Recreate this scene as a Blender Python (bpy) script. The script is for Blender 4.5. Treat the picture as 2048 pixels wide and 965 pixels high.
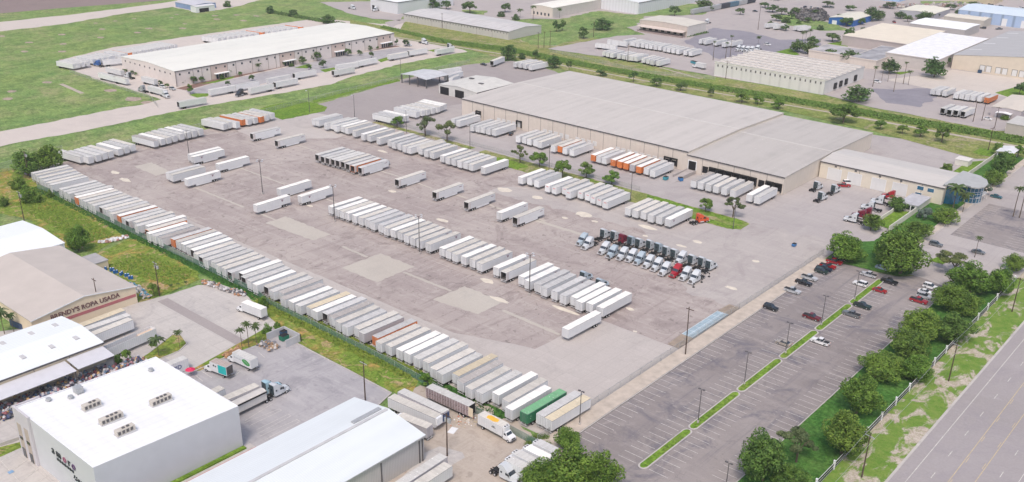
import bpy, bmesh, math, random
from mathutils import Vector, Matrix
from mathutils.geometry import tessellate_polygon
R = math.radians
PI = math.pi
for o in list(bpy.data.objects): bpy.data.objects.remove(o)
scene = bpy.context.scene
# ---------------------------------------------------------------- camera
CAMH = 137.0
CAM_ROT=((0.75797052,-0.28796990,0.58528115),(0.65210724,0.31336349,-0.69033286),(0.01538934,0.90491804,0.42530755))
cd = bpy.data.cameras.new('camera'); cam = bpy.data.objects.new('camera', cd); scene.collection.objects.link(cam)
cd.sensor_width = 36.0; cd.lens = 1944.4466/2048*36; cd.shift_y = (585.46-482.5)/2048
cd.clip_start = 1.0; cd.clip_end = 12000
mw = Matrix([list(r)+[0] for r in CAM_ROT]+[[0,0,0,1]]); mw.translation = (0,0,CAMH); cam.matrix_world = mw
scene.camera = cam
# ---------------------------------------------------------------- light: bright overcast noon
EL, AZ = R(58), R(150)
w = bpy.data.worlds.new('World'); scene.world = w; w.use_nodes = True
nt = w.node_tree; nt.nodes.clear()
sky = nt.nodes.new('ShaderNodeTexSky'); sky.sky_type = 'NISHITA'; sky.sun_disc = False
sky.sun_elevation = EL; sky.sun_rotation = AZ; sky.air_density = 1.0; sky.dust_density = 4.0; sky.ozone_density = 0.6
bg = nt.nodes.new('ShaderNodeBackground'); bg.inputs['Strength'].default_value = 0.15
wo = nt.nodes.new('ShaderNodeOutputWorld')
nt.links.new(sky.outputs[0], bg.inputs[0]); nt.links.new(bg.outputs[0], wo.inputs[0])
sd = bpy.data.lights.new('sun', 'SUN'); sd.energy = 1.4; sd.angle = R(13); sd.color = (1.0, 0.91, 0.81)
sun = bpy.data.objects.new('sun', sd); scene.collection.objects.link(sun)
dv = Vector((math.sin(AZ)*math.cos(EL), math.cos(AZ)*math.cos(EL), math.sin(EL)))
sun.rotation_euler = dv.to_track_quat('Z', 'Y').to_euler(); sun.location = (-200, 250, 300)
vs = scene.view_settings; vs.view_transform = 'Standard'; vs.look = 'None'; vs.exposure = 0.34; vs.gamma = 1.0
scene.render.engine = 'CYCLES'
HAZE = 0.00009
scene.cycles.volume_bounces = 1; scene.cycles.max_bounces = 4; scene.cycles.transparent_max_bounces = 12

# ---------------------------------------------------------------- materials
MC = {}
def nodes(name, rough=0.9, spec=0.3):
    m = bpy.data.materials.new(name); m.use_nodes = True; n = m.node_tree
    b = n.nodes['Principled BSDF']; b.inputs['Roughness'].default_value = rough
    b.inputs['Specular IOR Level'].default_value = spec
    return m, n, b
def noise(n, co, scale, detail=4, rough=0.55, dist=0.0, vec=None):
    t = n.nodes.new('ShaderNodeTexNoise'); t.inputs['Scale'].default_value = scale
    t.inputs['Detail'].default_value = detail; t.inputs['Roughness'].default_value = rough; t.inputs['Distortion'].default_value = dist
    n.links.new(co, t.inputs['Vector']); return t.outputs['Fac']
def ramp(n, f, stops):
    r = n.nodes.new('ShaderNodeValToRGB'); e = r.color_ramp.elements
    while len(e) < len(stops): e.new(0.5)
    for i, (p, c) in enumerate(stops):
        e[i].position = p; e[i].color = (c if isinstance(c, tuple) else (c, c, c)) + (1,)
    n.links.new(f, r.inputs[0]); return r.outputs['Color']
def mix(n, f, a, b, mode='MIX'):
    x = n.nodes.new('ShaderNodeMix'); x.data_type = 'RGBA'; x.blend_type = mode
    for s, v in ((0, f), (6, a), (7, b)):
        if isinstance(v, (int, float)): x.inputs[s].default_value = v
        elif isinstance(v, tuple): x.inputs[s].default_value = v + (1,)
        else: n.links.new(v, x.inputs[s])
    return x.outputs[2]
def coord(n, kind='pos', sc=(1, 1, 1), rot=0):
    if kind == 'pos': g = n.nodes.new('ShaderNodeNewGeometry').outputs['Position']
    else:
        g = n.nodes.new('ShaderNodeTexCoord').outputs['Object']
        if kind == 'rnd':
            oi = n.nodes.new('ShaderNodeObjectInfo'); ml = n.nodes.new('ShaderNodeVectorMath'); ml.operation = 'MULTIPLY_ADD'
            n.links.new(oi.outputs['Random'], ml.inputs[0]); ml.inputs[1].default_value = (171.0, 93.0, 57.0); n.links.new(g, ml.inputs[2]); g = ml.outputs[0]
    if sc == (1, 1, 1) and rot == 0: return g
    mp = n.nodes.new('ShaderNodeMapping'); mp.inputs['Scale'].default_value = sc; mp.inputs['Rotation'].default_value = (0, 0, rot)
    n.links.new(g, mp.inputs['Vector']); return mp.outputs[0]
def plain(name, col, rough=0.6, var=0.12, sc=0.6, metal=0.0, spec=0.3, kind='obj'):
    if name in MC: return MC[name]
    m, n, b = nodes(name, rough, spec)
    f = noise(n, coord(n, kind), sc, 5)
    c = mix(n, ramp(n, f, [(0.3, 0.0), (0.7, 1.0)]), tuple(x*(1-var) for x in col), tuple(min(1, x*(1+var)) for x in col))
    n.links.new(c, b.inputs['Base Color']); b.inputs['Metallic'].default_value = metal
    MC[name] = m; return m
def pave(name, base, light, dark, sc=1.0, streak=0.5, rot=0.0, slab=0, spots=0.0, light_amt=0.5, crack=0.0):
    # base surface, worn light scuffs, darker stains and tyre streaks
    if name in MC: return MC[name]
    m, n, b = nodes(name, 0.92, 0.2); p = coord(n)
    big = noise(n, p, 0.018*sc, 5, 0.6, 0.6); mid = noise(n, p, 0.12*sc, 6, 0.62, 0.8); fine = noise(n, p, 1.6, 4, 0.7)
    st = noise(n, coord(n, 'pos', (0.02*sc, 0.3*sc, 1), rot), 1.0, 6, 0.65, 0.5)
    st2 = noise(n, coord(n, 'pos', (0.3*sc, 0.018*sc, 1), rot+0.12), 1.0, 6, 0.65, 0.9)
    c = mix(n, ramp(n, big, [(0.35, 0.0), (0.68, light_amt)]), base, light)
    c = mix(n, ramp(n, mid, [(0.55, 0.0), (0.72, light_amt)]), c, light)
    c = mix(n, ramp(n, st, [(0.5, 0.0), (0.78, streak)]), c, light)
    c = mix(n, ramp(n, st2, [(0.54, 0.0), (0.78, streak*0.8)]), c, dark)
    c = mix(n, ramp(n, noise(n, p, 0.05*sc, 6, 0.7, 1.6), [(0.52, 0.0), (0.66, light_amt*0.9)]), c, dark)
    c = mix(n, ramp(n, noise(n, p, 0.16*sc, 7, 0.72, 2.2), [(0.60, 0.0), (0.655, light_amt)]), c, light)
    vo = n.nodes.new('ShaderNodeTexVoronoi'); vo.feature = 'DISTANCE_TO_EDGE'; vo.inputs['Scale'].default_value = 0.085; 
    nv = n.nodes.new('ShaderNodeTexNoise'); nv.inputs['Scale'].default_value = 0.25; nv.inputs['Detail'].default_value = 4; n.links.new(p, nv.inputs['Vector']); va = n.nodes.new('ShaderNodeVectorMath'); va.operation = 'MULTIPLY_ADD'; n.links.new(nv.outputs['Color'], va.inputs[0]); va.inputs[1].default_value = (9, 9, 0); n.links.new(p, va.inputs[2]); n.links.new(va.outputs[0], vo.inputs['Vector'])
    if crack: c = mix(n, ramp(n, vo.outputs['Distance'], [(0.0, crack), (0.011, 0.0)]), c, tuple(x*0.7 for x in dark))
    if spots: c = mix(n, ramp(n, noise(n, p, 0.35, 3, 0.5, 0.3), [(0.64, 0.0), (0.70, spots)]), c, tuple(x*0.6 for x in dark))
    c = mix(n, 0.55, c, ramp(n, fine, [(0.2, 0.70), (0.8, 1.0)]), 'MULTIPLY')
    if slab:
        br = n.nodes.new('ShaderNodeTexBrick'); br.offset = 0; br.inputs['Scale'].default_value = 1.0
        br.inputs['Brick Width'].default_value = slab; br.inputs['Row Height'].default_value = slab
        br.inputs['Mortar Size'].default_value = 0.07; br.inputs['Mortar Smooth'].default_value = 0.5
        br.inputs['Color1'].default_value = (1, 1, 1, 1); br.inputs['Color2'].default_value = (.96, .96, .96, 1); br.inputs['Mortar'].default_value = (.84, .83, .83, 1)
        n.links.new(p, br.inputs['Vector']); c = mix(n, 1.0, c, br.outputs['Color'], 'MULTIPLY')
    n.links.new(c, b.inputs['Base Color']); MC[name] = m; return m
def grassm(name, a, b_, dry, dry_amt=0.5, sc=1.0, soil=None):
    if name in MC: return MC[name]
    m, n, b = nodes(name, 1.0, 0.1); p = coord(n)
    c = mix(n, ramp(n, noise(n, p, 0.02*sc, 6, 0.6, 0.6), [(0.35, 0.0), (0.65, 1.0)]), a, b_)
    c = mix(n, ramp(n, noise(n, coord(n, 'pos', (1, 1, 1), 0.5), 0.035*sc, 6, 0.7, 0.4), [(0.48, 0.0), (0.66, dry_amt)]), c, dry)
    c = mix(n, ramp(n, noise(n, coord(n, 'pos', (1, .45, 1), .35), 0.12*sc, 7, 0.72, 1.0), [(0.47, 0.0), (0.56, 0.6)]), c, tuple(x*0.62 for x in a))
    if soil: c = mix(n, ramp(n, noise(n, p, 0.05*sc, 6, 0.68, 1.5), [(0.55, 0.0), (0.61, 0.8)]), c, soil)
    c = mix(n, ramp(n, noise(n, coord(n, 'pos', (.5, 1, 1), .2), 0.22*sc, 7, 0.78, 1.2), [(0.52, 0.0), (0.60, 0.55)]), c, tuple(x*0.5 for x in a))
    c = mix(n, ramp(n, noise(n, p, 0.28*sc, 5, 0.7, 0.6), [(0.50, 0.0), (0.62, 0.5)]), c, tuple(min(1, x*1.35) for x in b_))
    c = mix(n, 0.9, c, ramp(n, noise(n, p, 0.9, 5, 0.75), [(0.3, 0.45), (0.7, 1.35)]), 'MULTIPLY')
    n.links.new(c, b.inputs['Base Color'])
    bp = n.nodes.new('ShaderNodeBump'); bp.inputs['Strength'].default_value = 0.5; bp.inputs['Distance'].default_value = 0.3
    n.links.new(noise(n, p, 1.2, 4, 0.7), bp.inputs['Height']); n.links.new(bp.outputs[0], b.inputs['Normal'])
    MC[name] = m; return m
def vergem():
    m, n, b = nodes('verge_mix', 1.0, 0.1); p = coord(n)
    dirt = mix(n, ramp(n, noise(n, p, 0.5, 6, 0.7, 1), [(0.35, 0.0), (0.65, 1.0)]), (.36, .30, .25), (.54, .48, .42))
    gr = mix(n, ramp(n, noise(n, p, 0.35, 4, 0.7), [(0.35, 0.0), (0.65, 1.0)]), (.10, .21, .03), (.19, .27, .06))
    f = ramp(n, noise(n, coord(n, 'pos', (1, .55, 1)), 0.17, 8, 0.66, 0.6), [(0.44, 0.0), (0.50, 1.0)]); f2 = ramp(n, noise(n, p, 1.3, 6, 0.8, 1.2), [(0.52, 0.0), (0.60, 0.75)])
    c = mix(n, f, dirt, gr); c = mix(n, f2, c, (.17, .22, .06)); c = mix(n, 0.8, c, ramp(n, noise(n, p, 2.5, 4, 0.8), [(0.3, 0.7), (0.7, 1.2)]), 'MULTIPLY')
    n.links.new(c, b.inputs['Base Color']); return m
def ribbed(name, col, period=1.2, axis='x', depth=0.12, rough=0.5, dirt=0.18, kind='obj', metal=0.0, streak=(0.05, 0.6), grime=0.0):
    """sheet metal or panel: fine lines across one object axis plus weather streaks"""
    if name in MC: return MC[name]
    m, n, b = nodes(name, rough, 0.4); co = coord(n, kind)
    wv = n.nodes.new('ShaderNodeTexWave'); wv.bands_direction = axis.upper(); wv.inputs['Scale'].default_value = PI/ (period*10)*1.0
    wv.inputs['Distortion'].default_value = 0; n.links.new(co, wv.inputs['Vector'])
    ln = ramp(n, wv.outputs['Fac'], [(0.0, 1-depth), (0.22, 1.0)])
    sc = (streak[0], streak[1], 0.3) if axis == 'y' else (streak[1], streak[0], 0.3)
    d = noise(n, coord(n, 'rnd' if kind == 'obj' else kind, sc), 1.0, 6, 0.62, 0.3); kr = 'rnd' if kind == 'obj' else kind
    c = mix(n, ramp(n, d, [(0.42, 0.0), (0.75, 1.0)]), col, tuple(x*(1-dirt*1.6) for x in col))
    c = mix(n, ramp(n, noise(n, coord(n, kr), 0.15, 5), [(0.3, 0.0), (0.7, 0.6)]), c, tuple(min(1, x*(1+dirt*0.5)) for x in col))
    c = mix(n, 1.0, c, ln, 'MULTIPLY')
    if grime:
        c = mix(n, ramp(n, noise(n, coord(n, kr), 0.9, 6, 0.7, 1.2), [(0.54, 0.0), (0.70, grime)]), c, (.30, .26, .22))
        oi = n.nodes.new('ShaderNodeObjectInfo'); c = mix(n, 1.0, c, ramp(n, oi.outputs['Random'], [(0.0, 0.86), (1.0, 1.05)]), 'MULTIPLY')
        c = mix(n, ramp(n, noise(n, coord(n, kr), 2.2, 2, 0.5), [(0.70, 0.0), (0.72, 0.8)]), c, (.85, .85, .84))
    n.links.new(c, b.inputs['Base Color']); b.inputs['Metallic'].default_value = metal; MC[name] = m; return m
def leafm(name, a, b_, c_):
    if name in MC: return MC[name]
    m, n, b = nodes(name, 0.7, 0.25); p = coord(n)
    c = mix(n, ramp(n, noise(n, p, 0.42, 4, 0.7), [(0.40, 0.0), (0.60, 1.0)]), a, b_)
    c = mix(n, ramp(n, noise(n, p, 2.6, 2, 0.6), [(0.52, 0.0), (0.68, 0.7)]), c, c_)
    oi = n.nodes.new('ShaderNodeObjectInfo'); c = mix(n, 1.0, c, ramp(n, oi.outputs['Random'], [(0.0, (.72, .80, .85)), (0.35, (1.0, .95, .8)), (0.7, (.85, 1.0, .8)), (1.0, (1.15, 1.05, .9))]), 'MULTIPLY')
    n.links.new(c, b.inputs['Base Color'])
    tl = n.nodes.new('ShaderNodeBsdfTranslucent'); n.links.new(c, tl.inputs['Color']); ms = n.nodes.new('ShaderNodeMixShader'); ms.inputs[0].default_value = 0.22
    n.links.new(b.outputs[0], ms.inputs[1]); n.links.new(tl.outputs[0], ms.inputs[2]); n.links.new(ms.outputs[0], n.nodes['Material Output'].inputs['Surface'])
    MC[name] = m; return m
def meshfence(name, col, alpha):
    if name in MC: return MC[name]
    m, n, b = nodes(name, 0.6); b.inputs['Base Color'].default_value = col+(1,); b.inputs['Alpha'].default_value = alpha
    MC[name] = m; return m

YARD = pave('yard_asphalt', (.335, .284, .275), (.485, .435, .405), (.24, .197, .193), 1.3, 0.95, 0.1, 0, 0.5, 0.7, 0.5)
WORN = pave('worn_yard_surface', (.40, .365, .355), (.52, .48, .45), (.30, .265, .265), 1.3, 0.6, 0.5)
CONC = pave('yard_concrete', (.47, .43, .41), (.54, .50, .475), (.37, .335, .325), 1.0, 0.5, 0.2, 5.5)
APRON = pave('dock_apron', (.40, .365, .36), (.49, .455, .44), (.31, .28, .285), 0.9, 0.5, 0.0, 6.0)
PATCH = pave('patch_concrete', (.47, .43, .385), (.53, .50, .45), (.42, .385, .35), 1.5, 0.4)
LOT = pave('car_park_asphalt', (.215, .190, .190), (.345, .31, .30), (.125, .122, .155), 1.1, 1.0, 0.05, 0, 0.2, 0.85, 0.25)
ROADM = pave('highway_asphalt', (.325, .298, .298), (.39, .36, .37), (.285, .26, .285), 1.0, 0.3, PI/2)
CONC2 = pave('pale_concrete', (.49, .46, .44), (.57, .54, .51), (.36, .335, .34), 1.6, 0.7, 0.3, 4.5, 0.2, 0.6)
LOT2 = pave('grey_lot', (.355, .342, .36), (.47, .45, .46), (.26, .25, .27), 1.5, 1.0, 0.4, 0, 0.25, 0.7)
PINK = pave('back_yard_gravel', (.33, .295, .292), (.39, .355, .345), (.28, .25, .255), 1.0, 0.3, 0.0)
FARP = pave('far_pavement', (.40, .36, .355), (.47, .43, .41), (.32, .285, .30), 1.0, 0.5)
DARKP = pave('far_dark_asphalt', (.235, .225, .26), (.32, .305, .34), (.18, .17, .21), 1.0, 0.5)
ROADC = pave('pale_road', (.55, .49, .455), (.60, .545, .50), (.47, .42, .40), 0.8, 0.5)
DIRT = pave('dirt', (.42, .36, .31), (.52, .46, .40), (.29, .245, .21), 3.0, 0.7, 0.6, 0, 0.3)
SOIL = pave('ploughed_soil', (.24, .185, .18), (.28, .22, .21), (.20, .155, .155), 1.0, 0.2)
VERGE = vergem()
FIELD = grassm('field_grass', (.155, .27, .085), (.235, .31, .10), (.35, .32, .18), 0.75, 1.0, None)
LAWN = grassm('lawn', (.12, .235, .03), (.18, .285, .04), (.26, .27, .08), 0.4, 3.0)
LUSH = grassm('lush_grass', (.05, .155, .03), (.085, .19, .04), (.15, .19, .06), 0.4, 3.0)
BANK = grassm('canal_bank', (.19, .27, .06), (.27, .27, .10), (.37, .30, .18), 0.8, 1.5, (.36, .30, .22))
ROUGH = grassm('rough_grass', (.145, .25, .035), (.22, .27, .055), (.46, .26, .10), 1.0, 3.5, (.44, .30, .19))
WHITE = plain('white_paint', (.70, .71, .73), 0.4, 0.04, 0.4)
LINE = plain('line_paint', (.55, .53, .50), 0.7, 0.3, 1.5, kind='pos')
YEL = plain('yellow_line_paint', (.52, .41, .24), 0.7, 0.2, 1.5, kind='pos')
BLACK = plain('black_rubber', (.022, .022, .024), 0.7, 0.2, 3)
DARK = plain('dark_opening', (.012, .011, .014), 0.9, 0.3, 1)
STEEL = plain('dark_steel', (.10, .095, .10), 0.6, 0.2, 2)
GALV = plain('galvanised', (.42, .43, .44), 0.45, 0.15, 2, metal=0.3)
HUB = plain('hub_silver', (.62, .62, .64), 0.35, 0.1, 4, metal=0.3)
GLASS = plain('dark_glass', (.03, .04, .055), 0.12, 0.1, 1, spec=0.7)
BLUEG = plain('blue_glass', (.015, .11, .20), 0.12, 0.35, 0.5, spec=0.8)
BARK = plain('bark', (.13, .10, .075), 0.95, 0.3, 3)
WOODP = plain('pole_wood', (.085, .058, .045), 0.9, 0.25, 2)
BEIGE = ribbed('beige_wall', (.61, .545, .49), 2.6, 'x', 0.03, 0.85, 0.06)
BEIGEY = ribbed('beige_wall_side', (.60, .54, .475), 2.6, 'y', 0.03, 0.85, 0.06)
CREAM = plain('cream_wall', (.66, .56, .42), 0.85, 0.06, 0.3)
SEAM = plain('wall_joint', (.27, .235, .22), 0.9, 0.1, 1)
DOORW = ribbed('roller_door', (.66, .66, .66), 0.4, 'z', 0.15, 0.6, 0.05)
OR = plain('orange_paint', (.68, .20, .06), 0.45, 0.08, 0.5)
ROOFG = ribbed('grey_sheet_roof', (.56, .535, .52), 1.1, 'x', 0.07, 0.6, 0.12)
ROOFW = ribbed('white_sheet_roof', (.83, .86, .87), 1.0, 'x', 0.05, 0.5, 0.05)
MEMB = ribbed('white_membrane_roof', (.75, .76, .775), 2.4, 'x', .035, .6, .07, streak=(.5, .04), grime=.08)

# ---------------------------------------------------------------- mesh helpers
COL = scene.collection
class MB:
    def __init__(s): s.v = []; s.f = []; s.m = []
    def add(s, vs, fs, mi=0):
        k = len(s.v); s.v += [tuple(a) for a in vs]; s.f += [tuple(k+i for i in q) for q in fs]; s.m += [mi]*len(fs); return s
    def box(s, x0, x1, y0, y1, z0, z1, mi=0):
        return s.add([(x0,y0,z0),(x1,y0,z0),(x1,y1,z0),(x0,y1,z0),(x0,y0,z1),(x1,y0,z1),(x1,y1,z1),(x0,y1,z1)],
                     [(0,3,2,1),(4,5,6,7),(0,1,5,4),(1,2,6,5),(2,3,7,6),(3,0,4,7)], mi)
    def quad(s, a, b, c, d, mi=0): return s.add([a,b,c,d], [(0,1,2,3)], mi)
    def poly(s, pts, z=0.0, mi=0):
        if isinstance(z, (int, float)): p3 = [(p[0], p[1], z) for p in pts]
        tri = tessellate_polygon([[Vector(p) for p in p3]])
        out = []
        for t in tri:
            a, b, c = [Vector(p3[i]) for i in t]
            out.append(t if (b-a).cross(c-a).z > 0 else (t[0], t[2], t[1]))
        return s.add(p3, out, mi)
    def prism(s, pts, z0, z1, mi=0):
        n = len(pts); A = sum(pts[i][0]*pts[(i+1)%n][1]-pts[(i+1)%n][0]*pts[i][1] for i in range(n))
        if A < 0: pts = pts[::-1]
        s.poly(pts, z1, mi)
        return s.add([(p[0],p[1],z0) for p in pts]+[(p[0],p[1],z1) for p in pts], [(i,(i+1)%n,n+(i+1)%n,n+i) for i in range(n)], mi)
    def tube(s, a, b, r0, r1=None, n=8, mi=0, cap=True):
        r1 = r0 if r1 is None else r1; a = Vector(a); b = Vector(b); d = (b-a).normalized()
        u = d.orthogonal().normalized(); w_ = d.cross(u); vs = []
        for c, r in ((a, r0), (b, r1)):
            for i in range(n):
                t = 2*PI*i/n; vs.append(c+u*math.cos(t)*r+w_*math.sin(t)*r)
        fs = [(i, (i+1) % n, n+(i+1) % n, n+i) for i in range(n)]
        if cap: fs += [tuple(range(n))[::-1], tuple(range(n, 2*n))]
        return s.add(vs, fs, mi)
    def side_profile(s, pts, hw, mi=0):
        """closed outline in the y-z plane, extruded across x; hw(y, z) gives the half width"""
        n = len(pts); A = sum(pts[i][0]*pts[(i+1)%n][1]-pts[(i+1)%n][0]*pts[i][1] for i in range(n))
        if A < 0: pts = pts[::-1]
        L_ = [(-hw(y, z), y, z) for y, z in pts]; R_ = [(hw(y, z), y, z) for y, z in pts]
        tri = tessellate_polygon([[Vector((p[0], p[1], 0)) for p in pts]])
        k = len(s.v); s.v += L_+R_
        fs = []
        for t in tri:
            a, b, c = [Vector((pts[i][0], pts[i][1], 0)) for i in t]
            if (b-a).cross(c-a).z < 0: t = (t[0], t[2], t[1])
            fs.append((t[2], t[1], t[0])); fs.append(tuple(n+i for i in t))
        for i in range(n):
            j = (i+1) % n; fs.append((i, j, n+j, n+i))
        s.f += [tuple(k+i for i in q) for q in fs]; s.m += [mi]*len(fs); return s
    def build(s, name, mats, parent=None, loc=(0,0,0), rz=0, smooth=False):
        me = bpy.data.meshes.new(name); me.from_pydata([tuple(v) for v in s.v], [], s.f)
        if not isinstance(mats, (list, tuple)): mats = [mats]
        for m in mats: me.materials.append(m)
        if len(mats) > 1: me.polygons.foreach_set('material_index', s.m)
        if smooth: me.polygons.foreach_set('use_smooth', [True]*len(me.polygons))
        me.update()
        o = bpy.data.objects.new(name, me); COL.objects.link(o)
        if parent: o.parent = parent
        o.location = loc; o.rotation_euler = (0, 0, rz); return o
def tag(o, label=None, cat=None, group=None, kind=None):
    if label: o['label'] = label
    if cat: o['category'] = cat
    if group: o['group'] = group
    if kind: o['kind'] = kind
    return o
def empty(name, loc, rz=0, label=None, cat=None, group=None):
    o = bpy.data.objects.new(name, None); COL.objects.link(o); o.location = loc; o.rotation_euler = (0, 0, rz)
    o.empty_display_size = 0.5
    return tag(o, label, cat, group)
KIDS = {}
def copy_tree(o, parent=None):
    c = o.copy(); COL.objects.link(c); c.parent = parent
    for ch in o.children: copy_tree(ch, c)
    return c
NTH = lambda k: '%d%s' % (k, 'th' if 10 <= k % 100 <= 20 else {1: 'st', 2: 'nd', 3: 'rd'}.get(k % 10, 'th'))

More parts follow.
